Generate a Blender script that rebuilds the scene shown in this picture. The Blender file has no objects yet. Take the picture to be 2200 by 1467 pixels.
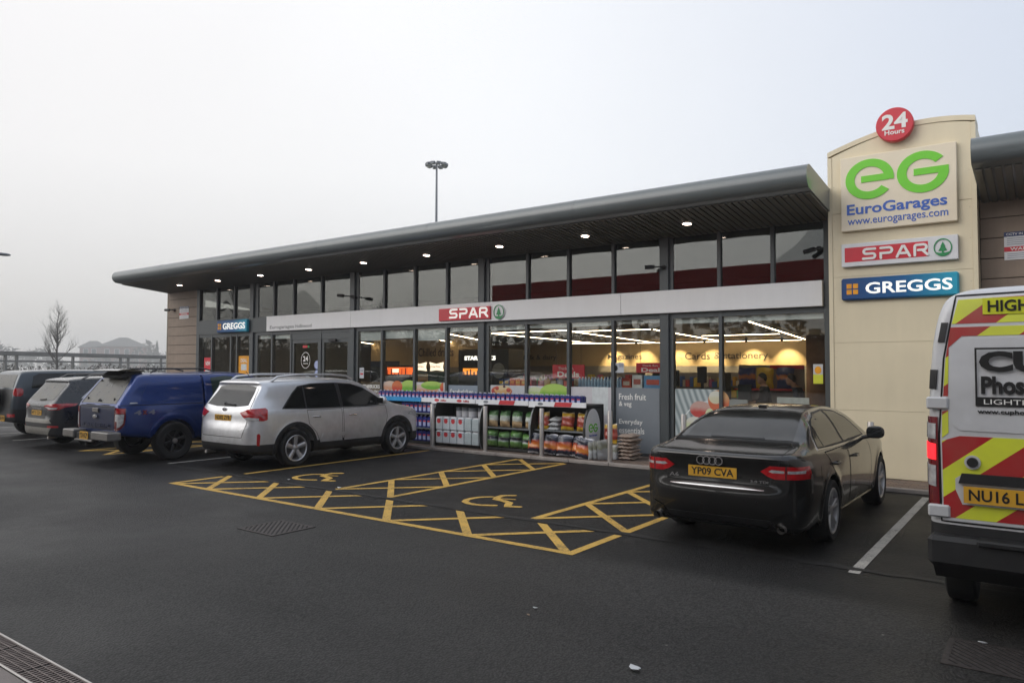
import bpy, bmesh, math, random
import numpy as np
from mathutils import Vector, Matrix, geometry
random.seed(7)
R = math.radians
SC = bpy.context.scene
COL = SC.collection
# ------------------------------------------------------------------ camera
cam = bpy.data.cameras.new('camera'); camo = bpy.data.objects.new('camera', cam); COL.objects.link(camo)
cam.sensor_width = 36.0; cam.lens = 1572 / 2200 * 36; cam.clip_start = 0.05; cam.clip_end = 3000
def _cam():
    y, p, r = R(36.2), R(2.2), R(0.2)
    fw = Vector((-math.sin(y) * math.cos(p), math.cos(y) * math.cos(p), math.sin(p)))
    rt = Vector((math.cos(y), math.sin(y), 0)); up = rt.cross(fw)
    rt2 = rt * math.cos(r) + up * math.sin(r); up2 = -rt * math.sin(r) + up * math.cos(r)
    m = Matrix((rt2, up2, -fw)).transposed().to_4x4(); m.translation = (0, 0, 1.86)
    camo.matrix_world = m
_cam(); SC.camera = camo
# ------------------------------------------------------------------ sky, sun, exposure
w = bpy.data.worlds.new('World'); SC.world = w; w.use_nodes = True
nt = w.node_tree; nt.nodes.clear()
out = nt.nodes.new('ShaderNodeOutputWorld'); add = nt.nodes.new('ShaderNodeAddShader')
b1 = nt.nodes.new('ShaderNodeBackground'); b2 = nt.nodes.new('ShaderNodeBackground')
sky = nt.nodes.new('ShaderNodeTexSky'); sky.sky_type = 'NISHITA'; sky.sun_disc = False
sky.dust_density = 3
hs = nt.nodes.new('ShaderNodeHueSaturation'); hs.inputs['Saturation'].default_value = .35
nt.links.new(sky.outputs[0], hs.inputs['Color']); nt.links.new(hs.outputs[0], b1.inputs[0]); b1.inputs[1].default_value = 0.05
tc = nt.nodes.new('ShaderNodeTexCoord'); sep = nt.nodes.new('ShaderNodeSeparateXYZ'); nt.links.new(tc.outputs['Generated'], sep.inputs[0])
rmp = nt.nodes.new('ShaderNodeValToRGB'); nt.links.new(sep.outputs[2], rmp.inputs[0])
e = rmp.color_ramp.elements
e[0].position = 0.0; e[0].color = (.56, .555, .55, 1); e[1].position = 1.0; e[1].color = (.84, .84, .845, 1)
for p, c in ((.05, (.60, .595, .59)), (.13, (.68, .678, .675)), (.25, (.82, .82, .82)), (.45, (.87, .87, .875))):
    k = e.new(p); k.color = (*c, 1)
nz = nt.nodes.new('ShaderNodeTexNoise'); nz.inputs['Scale'].default_value = 1.6; nz.inputs['Detail'].default_value = 4
nt.links.new(tc.outputs['Generated'], nz.inputs['Vector'])
mr = nt.nodes.new('ShaderNodeMapRange'); mr.inputs['From Min'].default_value = .3; mr.inputs['From Max'].default_value = .7
mr.inputs['To Min'].default_value = .97; mr.inputs['To Max'].default_value = 1.03; nt.links.new(nz.outputs[0], mr.inputs[0])
ml = nt.nodes.new('ShaderNodeVectorMath'); ml.operation = 'SCALE'; nt.links.new(rmp.outputs[0], ml.inputs[0]); nt.links.new(mr.outputs[0], ml.inputs['Scale'])
gx = nt.nodes.new('ShaderNodeMapRange'); gx.interpolation_type = 'SMOOTHSTEP'; gx.inputs[1].default_value = -.80; gx.inputs[2].default_value = .25; nt.links.new(sep.outputs[0], gx.inputs[0])
gm = nt.nodes.new('ShaderNodeMix'); gm.data_type = 'RGBA'; gm.blend_type = 'MULTIPLY'; gm.inputs[7].default_value = (.53, .59, .70, 1)      # thicker, bluer cloud to the east
nt.links.new(gx.outputs[0], gm.inputs[0]); nt.links.new(ml.outputs[0], gm.inputs[6]); 
gl = nt.nodes.new('ShaderNodeMapRange'); gl.interpolation_type = 'SMOOTHSTEP'; gl.inputs[1].default_value = -.5; gl.inputs[2].default_value = -1.05; nt.links.new(sep.outputs[0], gl.inputs[0])
gn = nt.nodes.new('ShaderNodeMix'); gn.data_type = 'RGBA'; gn.blend_type = 'MULTIPLY'; gn.inputs[7].default_value = (.86, .83, .81, 1)      # duller, warmer cloud to the west
nt.links.new(gl.outputs[0], gn.inputs[0]); nt.links.new(gm.outputs[2], gn.inputs[6]); nt.links.new(gn.outputs[2], b2.inputs[0]); b2.inputs[1].default_value = 1.09
nt.links.new(b1.outputs[0], add.inputs[0]); nt.links.new(b2.outputs[0], add.inputs[1]); nt.links.new(add.outputs[0], out.inputs[0])
sl = bpy.data.lights.new('sun', 'SUN'); sl.energy = 0.9; sl.angle = R(60); sl.color = (1, .97, .93)
so = bpy.data.objects.new('sun', sl); COL.objects.link(so)
# soft light through thin cloud, from behind the camera
sd = Vector((-.50, -.68, .52)).normalized()
sky.sun_elevation = math.asin(sd.z); sky.sun_rotation = math.atan2(sd.x, sd.y)
so.rotation_euler = (-sd).to_track_quat('-Z', 'Y').to_euler()
vs = SC.view_settings; vs.view_transform = 'Standard'; vs.look = 'None'; vs.exposure = 0.0; vs.gamma = 1.0; vs.use_curve_mapping = False
SC.render.engine = 'CYCLES'; SC.cycles.use_denoising = True; SC.cycles.use_adaptive_sampling = True; SC.cycles.adaptive_threshold = .02; SC.cycles.max_bounces = 7; SC.cycles.diffuse_bounces = 3; SC.cycles.glossy_bounces = 3; SC.cycles.volume_bounces = 1
SC.cycles.transparent_max_bounces = 10; SC.cycles.sample_clamp_indirect = 4; SC.cycles.caustics_reflective = False; SC.cycles.caustics_refractive = False
# ------------------------------------------------------------------ materials
MATS = {}
def N(nt, t, **kw):
    n = nt.nodes.new(t)
    for k, v in kw.items():
        if k in n.inputs: n.inputs[k].default_value = v
        else: setattr(n, k, v)
    return n
def M(name, col=(.5, .5, .5), rough=.5, metal=0., var=.12, scale=8., bump=0., bscale=60., coat=0., emit=0., spec=.5, dirt=0., dcol=(.20, .18, .15), dz=(.2, 1.1)):
    if name in MATS: return MATS[name]
    m = bpy.data.materials.new(name); m.use_nodes = True; nt = m.node_tree; L = nt.links.new
    b = nt.nodes['Principled BSDF']; tc = N(nt, 'ShaderNodeTexCoord')
    nz = N(nt, 'ShaderNodeTexNoise', Scale=scale, Detail=5.); L(tc.outputs['Object'], nz.inputs['Vector'])
    mr = N(nt, 'ShaderNodeMapRange'); mr.inputs[1].default_value = .3; mr.inputs[2].default_value = .7
    mr.inputs[3].default_value = 1 - var; mr.inputs[4].default_value = 1 + var; L(nz.outputs[0], mr.inputs[0])
    vm = N(nt, 'ShaderNodeVectorMath', operation='SCALE'); vm.inputs[0].default_value = col; L(mr.outputs[0], vm.inputs['Scale'])
    csock = vm.outputs[0]
    b.inputs['Roughness'].default_value = rough; b.inputs['Metallic'].default_value = metal
    b.inputs['Coat Weight'].default_value = coat; b.inputs['Coat Roughness'].default_value = .06
    b.inputs['Specular IOR Level'].default_value = spec
    if dirt > 0:      # road film: heavier towards the sills
        sp = N(nt, 'ShaderNodeSeparateXYZ'); L(tc.outputs['Object'], sp.inputs[0])
        zr = N(nt, 'ShaderNodeMapRange'); zr.inputs[1].default_value = dz[0]; zr.inputs[2].default_value = dz[1]
        zr.inputs[3].default_value = dirt; zr.inputs[4].default_value = dirt * .25; L(sp.outputs[2], zr.inputs[0])
        n2 = N(nt, 'ShaderNodeTexNoise', Scale=5., Detail=8., Roughness=.65); L(tc.outputs['Object'], n2.inputs['Vector'])
        m2 = N(nt, 'ShaderNodeMapRange'); m2.inputs[1].default_value = .3; m2.inputs[2].default_value = .72; L(n2.outputs[0], m2.inputs[0])
        mu = N(nt, 'ShaderNodeMath', operation='MULTIPLY'); L(zr.outputs[0], mu.inputs[0]); L(m2.outputs[0], mu.inputs[1])
        mx = N(nt, 'ShaderNodeMix', data_type='RGBA'); L(mu.outputs[0], mx.inputs[0]); L(csock, mx.inputs[6]); mx.inputs[7].default_value = (*dcol, 1)
        csock = mx.outputs[2]
        m3 = N(nt, 'ShaderNodeMapRange'); m3.inputs[3].default_value = rough; m3.inputs[4].default_value = .75; L(mu.outputs[0], m3.inputs[0]); L(m3.outputs[0], b.inputs['Roughness'])
        m4 = N(nt, 'ShaderNodeMapRange'); m4.inputs[3].default_value = coat; m4.inputs[4].default_value = 0; L(mu.outputs[0], m4.inputs[0]); L(m4.outputs[0], b.inputs['Coat Weight'])
    L(csock, b.inputs['Base Color'])
    if emit: L(csock, b.inputs['Emission Color']); b.inputs['Emission Strength'].default_value = emit
    if bump:
        n3 = N(nt, 'ShaderNodeTexNoise', Scale=bscale, Detail=4.); L(tc.outputs['Object'], n3.inputs['Vector'])
        bp = N(nt, 'ShaderNodeBump', Strength=bump, Distance=.02); L(n3.outputs[0], bp.inputs['Height']); L(bp.outputs[0], b.inputs['Normal'])
    MATS[name] = m
    return m
def glassmat(name, tint, f0=.05, wav=.0, wscale=.5):
    m = bpy.data.materials.new(name); m.use_nodes = True; nt = m.node_tree; nt.nodes.clear(); L = nt.links.new
    o = N(nt, 'ShaderNodeOutputMaterial'); mx = N(nt, 'ShaderNodeMixShader'); t = N(nt, 'ShaderNodeBsdfTransparent'); g = N(nt, 'ShaderNodeBsdfGlossy')
    t.inputs[0].default_value = (*tint, 1); g.inputs['Roughness'].default_value = .0; g.inputs[0].default_value = (.95, .97, .96, 1)
    lw = N(nt, 'ShaderNodeLayerWeight'); lw.inputs[0].default_value = .5; pw = N(nt, 'ShaderNodeMath', operation='POWER'); pw.inputs[1].default_value = 5; L(lw.outputs['Facing'], pw.inputs[0])
    f = N(nt, 'ShaderNodeMath', operation='MULTIPLY_ADD'); f.inputs[1].default_value = 1 - f0; f.inputs[2].default_value = f0; L(pw.outputs[0], f.inputs[0])
    L(f.outputs[0], mx.inputs[0]); L(t.outputs[0], mx.inputs[1]); L(g.outputs[0], mx.inputs[2]); L(mx.outputs[0], o.inputs[0])
    if wav:
        tc = N(nt, 'ShaderNodeTexCoord'); nz = N(nt, 'ShaderNodeTexNoise', Scale=wscale, Detail=0.); L(tc.outputs['Object'], nz.inputs['Vector'])
        bp = N(nt, 'ShaderNodeBump', Strength=wav, Distance=.02); L(nz.outputs[0], bp.inputs['Height']); L(bp.outputs[0], g.inputs['Normal'])
    MATS[name] = m; return m
def ramp_mat(name, stops, axis=2, lo=0., hi=1., rough=.45, coord='Object', noise=0., nscale=6., coat=0.):
    """print on packaging and signs: colour bands along one local axis, blotched by noise"""
    m = bpy.data.materials.new(name); m.use_nodes = True; nt = m.node_tree; L = nt.links.new; b = nt.nodes['Principled BSDF']
    tc = N(nt, 'ShaderNodeTexCoord'); sp = N(nt, 'ShaderNodeSeparateXYZ'); L(tc.outputs[coord], sp.inputs[0])
    mr = N(nt, 'ShaderNodeMapRange'); mr.inputs[1].default_value = lo; mr.inputs[2].default_value = hi; L(sp.outputs[axis], mr.inputs[0])
    src = mr.outputs[0]
    if noise:
        nz = N(nt, 'ShaderNodeTexNoise', Scale=nscale, Detail=4.); L(tc.outputs['Object'], nz.inputs['Vector'])
        ma = N(nt, 'ShaderNodeMath', operation='MULTIPLY_ADD'); ma.inputs[1].default_value = noise; L(nz.outputs[0], ma.inputs[0]); L(src, ma.inputs[2])
        sb = N(nt, 'ShaderNodeMath', operation='SUBTRACT'); sb.inputs[1].default_value = noise * .5; L(ma.outputs[0], sb.inputs[0]); src = sb.outputs[0]
    cr = N(nt, 'ShaderNodeValToRGB'); L(src, cr.inputs[0]); e = cr.color_ramp.elements
    e[0].position = stops[0][0]; e[0].color = (*stops[0][1], 1); e[1].position = stops[-1][0]; e[1].color = (*stops[-1][1], 1)
    for p, c in stops[1:-1]: k = e.new(p); k.color = (*c, 1)
    L(cr.outputs[0], b.inputs['Base Color']); b.inputs['Roughness'].default_value = rough; b.inputs['Coat Weight'].default_value = coat
    MATS[name] = m; return m
def emis(name, col, s):
    m = bpy.data.materials.new(name); m.use_nodes = True; nt = m.node_tree; b = nt.nodes['Principled BSDF']
    b.inputs['Base Color'].default_value = (*col, 1); b.inputs['Emission Color'].default_value = (*col, 1); b.inputs['Emission Strength'].default_value = s
    MATS[name] = m; return m
# ------------------------------------------------------------------ mesh helpers
class MB:
    def __init__(s): s.v = []; s.f = []
    def add(s, v, f):
        n = len(s.v); s.v += [tuple(p) for p in v]; s.f += [tuple(i + n for i in q) for q in f]; return s
    def box(s, x0, x1, y0, y1, z0, z1, c=0.):
        if c <= 0:
            return s.add([(x0, y0, z0), (x1, y0, z0), (x1, y1, z0), (x0, y1, z0), (x0, y0, z1), (x1, y0, z1), (x1, y1, z1), (x0, y1, z1)],
                         [(0, 3, 2, 1), (4, 5, 6, 7), (0, 1, 5, 4), (1, 2, 6, 5), (2, 3, 7, 6), (3, 0, 4, 7)])
        X, Y, Z = (x0, x1), (y0, y1), (z0, z1); v = []; idx = {}
        for i in (0, 1):
            for j in (0, 1):
                for k in (0, 1):
                    sx, sy, sz = 1 - 2 * i, 1 - 2 * j, 1 - 2 * k
                    for ax in range(3):
                        p = [X[i] + sx * c, Y[j] + sy * c, Z[k] + sz * c]; p[ax] = (X[i], Y[j], Z[k])[ax]
                        idx[i, j, k, ax] = len(v); v.append(p)
        f = []
        for ax in range(3):
            b, d = [q for q in range(3) if q != ax]
            for e in (0, 1):
                q = []
                for (m, n) in ((0, 0), (1, 0), (1, 1), (0, 1)):
                    t = [0, 0, 0]; t[ax] = e; t[b] = m; t[d] = n; q.append(idx[(*t, ax)])
                f.append(q)
            for m in (0, 1):
                for n in (0, 1):
                    t = [0, 0, 0]; t[b] = m; t[d] = n; t2 = list(t); t2[ax] = 1
                    f.append([idx[(*t, b)], idx[(*t, d)], idx[(*t2, d)], idx[(*t2, b)]])
        for i in (0, 1):
            for j in (0, 1):
                for k in (0, 1): f.append([idx[i, j, k, 0], idx[i, j, k, 1], idx[i, j, k, 2]])
        s.add(v, f); s.fix = True; return s
    def tube(s, pts, r, n=8, caps=True, r1=None):
        pts = [Vector(p) for p in pts]; rings = []; m = len(pts); prev = None
        for i, p in enumerate(pts):
            d = (pts[min(i + 1, m - 1)] - pts[max(i - 1, 0)]).normalized()
            if prev is None: u = d.orthogonal().normalized()
            else: u = (prev - d * prev.dot(d)); u = u.normalized() if u.length > 1e-6 else d.orthogonal().normalized()
            prev = u; q = d.cross(u); rr = r if r1 is None else r + (r1 - r) * i / (m - 1)
            rings.append([p + (u * math.cos(2 * math.pi * k / n) + q * math.sin(2 * math.pi * k / n)) * rr for k in range(n)])
        v = [p for g in rings for p in g]
        f = [(i * n + k, i * n + (k + 1) % n, (i + 1) * n + (k + 1) % n, (i + 1) * n + k) for i in range(m - 1) for k in range(n)]
        if caps: f += [tuple(range(n))[::-1], tuple(range((m - 1) * n, m * n))]
        return s.add(v, f)
    def lathe(s, prof, n=20, c=(0, 0, 0), axis='z', caps=True):
        v = []; m = len(prof)
        for r, h in prof:
            for k in range(n):
                a = 2 * math.pi * k / n; x, y = r * math.cos(a), r * math.sin(a)
                p = (x, y, h) if axis == 'z' else ((h, x, y) if axis == 'x' else (y, h, x))
                v.append((p[0] + c[0], p[1] + c[1], p[2] + c[2]))
        f = [(i * n + k, i * n + (k + 1) % n, (i + 1) * n + (k + 1) % n, (i + 1) * n + k) for i in range(m - 1) for k in range(n)]
        if caps: f += [tuple(range(n))[::-1], tuple(range((m - 1) * n, m * n))]
        return s.add(v, f)
    def prism(s, poly, a0, a1, axis='y'):
        """2D polygon (p,q) extruded along axis: y -> (p,a,q), x -> (a,p,q), z -> (p,q,a)"""
        n = len(poly)
        P = {'y': lambda p, q, a: (p, a, q), 'x': lambda p, q, a: (a, p, q), 'z': lambda p, q, a: (p, q, a)}[axis]
        v = [P(p, q, a0) for p, q in poly] + [P(p, q, a1) for p, q in poly]
        return s.add(v, [tuple(range(n)), tuple(range(n, 2 * n))[::-1]] + [(i, i + n, (i + 1) % n + n, (i + 1) % n) for i in range(n)])
    def strip(s, quads, y0, y1):
        for q in quads: s.prism(q, y0, y1)
        return s
    def mesh(s, name):
        me = bpy.data.meshes.new(name); me.from_pydata(s.v, [], s.f)
        bm = bmesh.new(); bm.from_mesh(me); bmesh.ops.recalc_face_normals(bm, faces=bm.faces); bm.to_mesh(me); bm.free()
        return me
    def build(s, name, mat, parent=None, smooth=None, loc=None):
        return link(name, s.mesh(name), mat, parent, smooth, loc)
def link(name, me, mat, parent=None, smooth=None, loc=None, rot=None):
    o = bpy.data.objects.new(name, me); COL.objects.link(o)
    if mat is not None and not me.materials: me.materials.append(MATS[mat] if isinstance(mat, str) else mat)
    if smooth is not None:
        me.polygons.foreach_set('use_smooth', [True] * len(me.polygons))
        if smooth < 179: me.set_sharp_from_angle(angle=R(smooth))
    if parent: o.parent = parent
    if loc is not None: o.location = loc
    if rot is not None: o.rotation_euler = rot
    return o
def tag(o, label=None, cat=None, group=None, kind=None):
    if label: o['label'] = label
    if cat: o['category'] = cat
    if group: o['group'] = group
    if kind: o['kind'] = kind
    return o
def empty(name, loc=(0, 0, 0), rz=0, label=None, cat=None, group=None):
    o = bpy.data.objects.new(name, None); COL.objects.link(o); o.location = loc; o.rotation_euler = (0, 0, rz)
    o.empty_display_size = .1
    return tag(o, label, cat, group)
def copy_tree(o, parent=None, loc=None, label=None, rz=None):
    c = o.copy(); COL.objects.link(c); c.parent = parent
    if loc is not None: c.location = loc
    if rz is not None: c.rotation_euler = (0, 0, rz)
    if label: c['label'] = label
    for ch in o.children: copy_tree(ch, c)
    return c
def text(s, bold=0., ext=.004):
    """letters as mesh data, unit box: x 0..1, z 0..1 with front facing -y"""
    cu = bpy.data.curves.new('lettering', 'FONT'); cu.body = s; cu.size = 1; cu.offset = bold; cu.resolution_u = 3; cu.extrude = .001
    o = bpy.data.objects.new('lettering', cu); COL.objects.link(o)
    me = bpy.data.meshes.new_from_object(o.evaluated_get(bpy.context.evaluated_depsgraph_get()))
    v = np.array([p.co[:] for p in me.vertices]); f = [tuple(p.vertices) for p in me.polygons]
    bpy.data.objects.remove(o); bpy.data.curves.remove(cu); bpy.data.meshes.remove(me)
    mn, mx = v.min(0), v.max(0); sp = mx - mn; sp[2] = max(sp[2], 1e-6)
    u = (v - mn) / sp
    return u, f
def put_text(s, x0, x1, z0, z1, y, mat, parent, bold=.01, ext=.006, name='lettering', face='-y', mb=None):
    u, f = text(s, bold)
    if face == '-y': v = [(x0 + (x1 - x0) * p[0], y - ext * p[2], z0 + (z1 - z0) * p[1]) for p in u]
    elif face == '+x': v = [(y + ext * p[2], x0 + (x1 - x0) * p[0], z0 + (z1 - z0) * p[1]) for p in u]
    if mb is not None: mb.add(v, f); return
    return MB().add(v, f).build(name, mat, parent)
def stroke(mb, pts, wd, y0, y1, cap=5):
    """one rounded stroke polygon in the xz plane"""
    P = [Vector(p) for p in pts]; n = len(P); Lf, Rt = [], []
    for i in range(n):
        a = (P[i] - P[i - 1]).normalized() if i else None; b = (P[i + 1] - P[i]).normalized() if i < n - 1 else None
        t = (a + b).normalized() if a and b else (a or b); nn = Vector((-t.y, t.x))
        k = wd / 2 / max(.5, (nn.dot(Vector((-a.y, a.x))) if a else 1)); Lf.append(P[i] + nn * k); Rt.append(P[i] - nn * k)
    d0 = (P[1] - P[0]).normalized(); d1 = (P[-1] - P[-2]).normalized()
    def arc(c, d):
        a0 = math.atan2(d.y, d.x); return [c + Vector((math.cos(a0 + math.pi / 2 - math.pi * j / (cap + 1)), math.sin(a0 + math.pi / 2 - math.pi * j / (cap + 1)))) * wd / 2 for j in range(1, cap + 1)]
    m = []
    for i in range(n - 1): m.append((Lf[i], Lf[i + 1], Rt[i + 1], Rt[i]))
    poly = Lf + arc(P[-1], d1) + Rt[::-1] + arc(P[0], -d0)
    mb.prism([(p.x, p.y) for p in poly], y0, y1)
def arcpts(cx, cz, r, a0, a1, n=10, rz=None):
    rz = rz or r
    return [(cx + r * math.cos(R(a0 + (a1 - a0) * i / n)), cz + rz * math.sin(R(a0 + (a1 - a0) * i / n))) for i in range(n + 1)]
def ring(mb, cx, cz, r0, r1, a0, a1, y0, y1, n=24, k=1.0):
    A = arcpts(cx, cz, r1, a0, a1, n, r1 * k); B = arcpts(cx, cz, r0, a0, a1, n, r0 * k)
    if abs(a1 - a0) < 359.9: mb.prism(A + B[::-1], y0, y1)
    else:
        nn = n; v = []; f = []
        for i in range(nn):
            for (q, yy) in ((A[i], y0), (B[i], y0), (A[i], y1), (B[i], y1)): v.append((q[0], yy, q[1]))
        for i in range(nn):
            j = (i + 1) % nn; a, b = 4 * i, 4 * j
            f += [(a, b, b + 1, a + 1), (a + 2, a + 3, b + 3, b + 2), (a, a + 2, b + 2, b), (a + 1, b + 1, b + 3, a + 3)]
        mb.add(v, f)
# ------------------------------------------------------------------ materials of the place
def asphalt_mat():
    m = bpy.data.materials.new('asphalt'); m.use_nodes = True; nt = m.node_tree; L = nt.links.new; b = nt.nodes['Principled BSDF']
    tc = N(nt, 'ShaderNodeTexCoord'); P = tc.outputs['Object']
    sp = N(nt, 'ShaderNodeSeparateXYZ'); L(P, sp.inputs[0])
    nb = N(nt, 'ShaderNodeTexNoise', Scale=.7, Detail=3.); L(P, nb.inputs['Vector'])
    ad = N(nt, 'ShaderNodeMath', operation='MULTIPLY_ADD'); ad.inputs[1].default_value = .5; L(nb.outputs[0], ad.inputs[0]); L(sp.outputs[1], ad.inputs[2])
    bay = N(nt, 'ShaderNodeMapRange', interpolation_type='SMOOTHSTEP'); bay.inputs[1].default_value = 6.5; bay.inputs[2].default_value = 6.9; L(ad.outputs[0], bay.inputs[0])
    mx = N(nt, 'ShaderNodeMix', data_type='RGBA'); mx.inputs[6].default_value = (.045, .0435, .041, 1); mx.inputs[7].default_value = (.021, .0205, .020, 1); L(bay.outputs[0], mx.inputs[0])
    n1 = N(nt, 'ShaderNodeTexNoise', Scale=.45, Detail=6., Roughness=.6); L(P, n1.inputs['Vector'])
    r1 = N(nt, 'ShaderNodeMapRange'); r1.inputs[1].default_value = .3; r1.inputs[2].default_value = .7; r1.inputs[3].default_value = .68; r1.inputs[4].default_value = 1.22; L(n1.outputs[0], r1.inputs[0])
    # tyre-polished bands along the lane and oil drips
    mp = N(nt, 'ShaderNodeMapping'); mp.inputs['Scale'].default_value = (.12, 1.1, 1); L(P, mp.inputs[0]); nt_ = N(nt, 'ShaderNodeTexNoise', Scale=1.3, Detail=3.); L(mp.outputs[0], nt_.inputs['Vector'])
    rt_ = N(nt, 'ShaderNodeMapRange'); rt_.inputs[1].default_value = .42; rt_.inputs[2].default_value = .60; rt_.inputs[3].default_value = 1.06; rt_.inputs[4].default_value = .88; L(nt_.outputs[0], rt_.inputs[0])
    no = N(nt, 'ShaderNodeTexNoise', Scale=1.9, Detail=6., Roughness=.7); L(P, no.inputs['Vector']); ro = N(nt, 'ShaderNodeMapRange'); ro.inputs[1].default_value = .62; ro.inputs[2].default_value = .72; ro.inputs[3].default_value = 1; ro.inputs[4].default_value = .55; L(no.outputs[0], ro.inputs[0])
    ma = N(nt, 'ShaderNodeMath', operation='MULTIPLY'); L(rt_.outputs[0], ma.inputs[0]); L(ro.outputs[0], ma.inputs[1]); mb_ = N(nt, 'ShaderNodeMath', operation='MULTIPLY'); L(ma.outputs[0], mb_.inputs[0]); L(r1.outputs[0], mb_.inputs[1]); r1 = mb_
    v1 = N(nt, 'ShaderNodeVectorMath', operation='SCALE'); L(mx.outputs[2], v1.inputs[0]); L(r1.outputs[0], v1.inputs['Scale'])
    vo = N(nt, 'ShaderNodeTexVoronoi', Scale=58.); L(P, vo.inputs['Vector'])
    r2 = N(nt, 'ShaderNodeMapRange'); r2.inputs[1].default_value = 0; r2.inputs[2].default_value = .75; r2.inputs[3].default_value = 1.4; r2.inputs[4].default_value = .45; L(vo.outputs['Distance'], r2.inputs[0])
    n5 = N(nt, 'ShaderNodeTexNoise', Scale=26., Detail=5.); L(P, n5.inputs['Vector'])
    r5 = N(nt, 'ShaderNodeMapRange'); r5.inputs[1].default_value = .32; r5.inputs[2].default_value = .68; r5.inputs[3].default_value = .65; r5.inputs[4].default_value = 1.35; L(n5.outputs[0], r5.inputs[0])
    m5 = N(nt, 'ShaderNodeMath', operation='MULTIPLY'); L(r2.outputs[0], m5.inputs[0]); L(r5.outputs[0], m5.inputs[1])
    v2 = N(nt, 'ShaderNodeVectorMath', operation='SCALE'); L(v1.outputs[0], v2.inputs[0]); L(m5.outputs[0], v2.inputs['Scale'])
    vs_ = N(nt, 'ShaderNodeTexVoronoi', Scale=1.6); vs_.inputs['Randomness'].default_value = 1; L(P, vs_.inputs['Vector'])
    th = N(nt, 'ShaderNodeMath', operation='LESS_THAN'); th.inputs[1].default_value = .016; L(vs_.outputs['Distance'], th.inputs[0])
    ms = N(nt, 'ShaderNodeMix', data_type='RGBA'); L(th.outputs[0], ms.inputs[0]); L(v2.outputs[0], ms.inputs[6]); ms.inputs[7].default_value = (.22, .21, .19, 1)
    L(ms.outputs[2], b.inputs['Base Color'])
    r3 = N(nt, 'ShaderNodeMapRange'); r3.inputs[1].default_value = .3; r3.inputs[2].default_value = .7; r3.inputs[3].default_value = .42; r3.inputs[4].default_value = .70; L(n1.outputs[0], r3.inputs[0]); L(r3.outputs[0], b.inputs['Roughness'])
    b.inputs['Specular IOR Level'].default_value = .26
    bp = N(nt, 'ShaderNodeBump', Strength=.45, Distance=.010); L(vo.outputs['Distance'], bp.inputs['Height']); bp.invert = True
    L(bp.outputs[0], b.inputs['Normal']); MATS['asphalt'] = m
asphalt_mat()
def paint_mat(name, col):
    m = bpy.data.materials.new(name); m.use_nodes = True; nt = m.node_tree; L = nt.links.new; b = nt.nodes['Principled BSDF']
    tc = N(nt, 'ShaderNodeTexCoord'); P = tc.outputs['Object']
    n1 = N(nt, 'ShaderNodeTexNoise', Scale=3., Detail=8., Roughness=.7); L(P, n1.inputs['Vector'])
    n2 = N(nt, 'ShaderNodeTexNoise', Scale=60., Detail=4.); L(P, n2.inputs['Vector'])
    mu = N(nt, 'ShaderNodeMath', operation='MULTIPLY'); L(n1.outputs[0], mu.inputs[0]); L(n2.outputs[0], mu.inputs[1])
    r = N(nt, 'ShaderNodeMapRange'); r.inputs[1].default_value = .235; r.inputs[2].default_value = .37; L(mu.outputs[0], r.inputs[0])
    mx = N(nt, 'ShaderNodeMix', data_type='RGBA'); L(r.outputs[0], mx.inputs[0]); mx.inputs[6].default_value = (*col, 1); mx.inputs[7].default_value = (*[c * .35 + .03 for c in col], 1)
    L(mx.outputs[2], b.inputs['Base Color']); b.inputs['Roughness'].default_value = .7
    bp = N(nt, 'ShaderNodeBump', Strength=.4, Distance=.01); L(n2.outputs[0], bp.inputs['Height']); L(bp.outputs[0], b.inputs['Normal']); MATS[name] = m
paint_mat('yellow_paint', (.68, .42, .085)); paint_mat('white_paint', (.50, .48, .44))
M('land', (.09, .10, .06), .95, scale=.3, var=.3)
M('concrete', (.30, .26, .235), .8, scale=3, var=.15, bump=.2)
M('kerb', (.33, .29, .26), .85, scale=6, var=.2, bump=.2)
M('brick_paving', (.17, .125, .10), .8, scale=3, var=.35, bump=.2)
M('tar', (.012, .012, .012), .6, var=.3, scale=15)
M('steel_grate', (.075, .066, .062), .6, .5, var=.3, scale=20)
M('grate_dark', (.012, .011, .011), .8)
M('frame_grey', (.066, .076, .080), .42, scale=2, var=.06)
M('roof_grey', (.130, .148, .150), .30, .0, scale=1.2, var=.05, coat=.4)
M('soffit', (.15, .14, .115), .45, .1, scale=2, var=.08)
M('fascia_white', (.82, .82, .82), .4, scale=.8, var=.03)
M('plank', (.27, .205, .155), .6, scale=3, var=.10, bump=.05)
M('plank_trim', (.36, .32, .26), .5)
M('cream', (.75, .655, .46), .42, scale=1.1, var=.05)
M('cream_dark', (.58, .50, .37), .5, scale=1.5, var=.04)
M('white_sign', (.72, .72, .73), .35, var=.03)
M('red_sign', (.62, .022, .04), .35, var=.03)
M('white_letter', (.85, .84, .80), .4, var=.02)
emis('lit_letter', (.95, .95, .90), .55)
M('green_logo', (.16, .62, .02), .35, var=.02)
M('spar_green', (.015, .25, .075), .35, var=.02)
M('eg_blue', (.035, .12, .48), .35, var=.02)
M('grey_letter', (.30, .30, .30), .5); M('dark_letter', (.09, .075, .06), .6); M('orange_sign', (.85, .36, .01), .4)
M('black_plastic', (.014, .014, .015), .5, var=.2); M('steel', (.60, .57, .54), .36, .85, scale=4, var=.1, dirt=.25, dz=(.0, .8))
ramp_mat('greggs_blue', [(0, (.005, .05, .19)), (.55, (.006, .11, .30)), (1, (.02, .38, .55))], axis=0, lo=0, hi=1, coord='Generated', rough=.3)
glassmat('shop_glass', (.92, .93, .91), .045, .05, .6); glassmat('high_glass', (.60, .61, .58), .062, .5, .8)
emis('downlight', (1, .76, .62), 20); emis('line_light', (1, .78, .52), 14)
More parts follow.
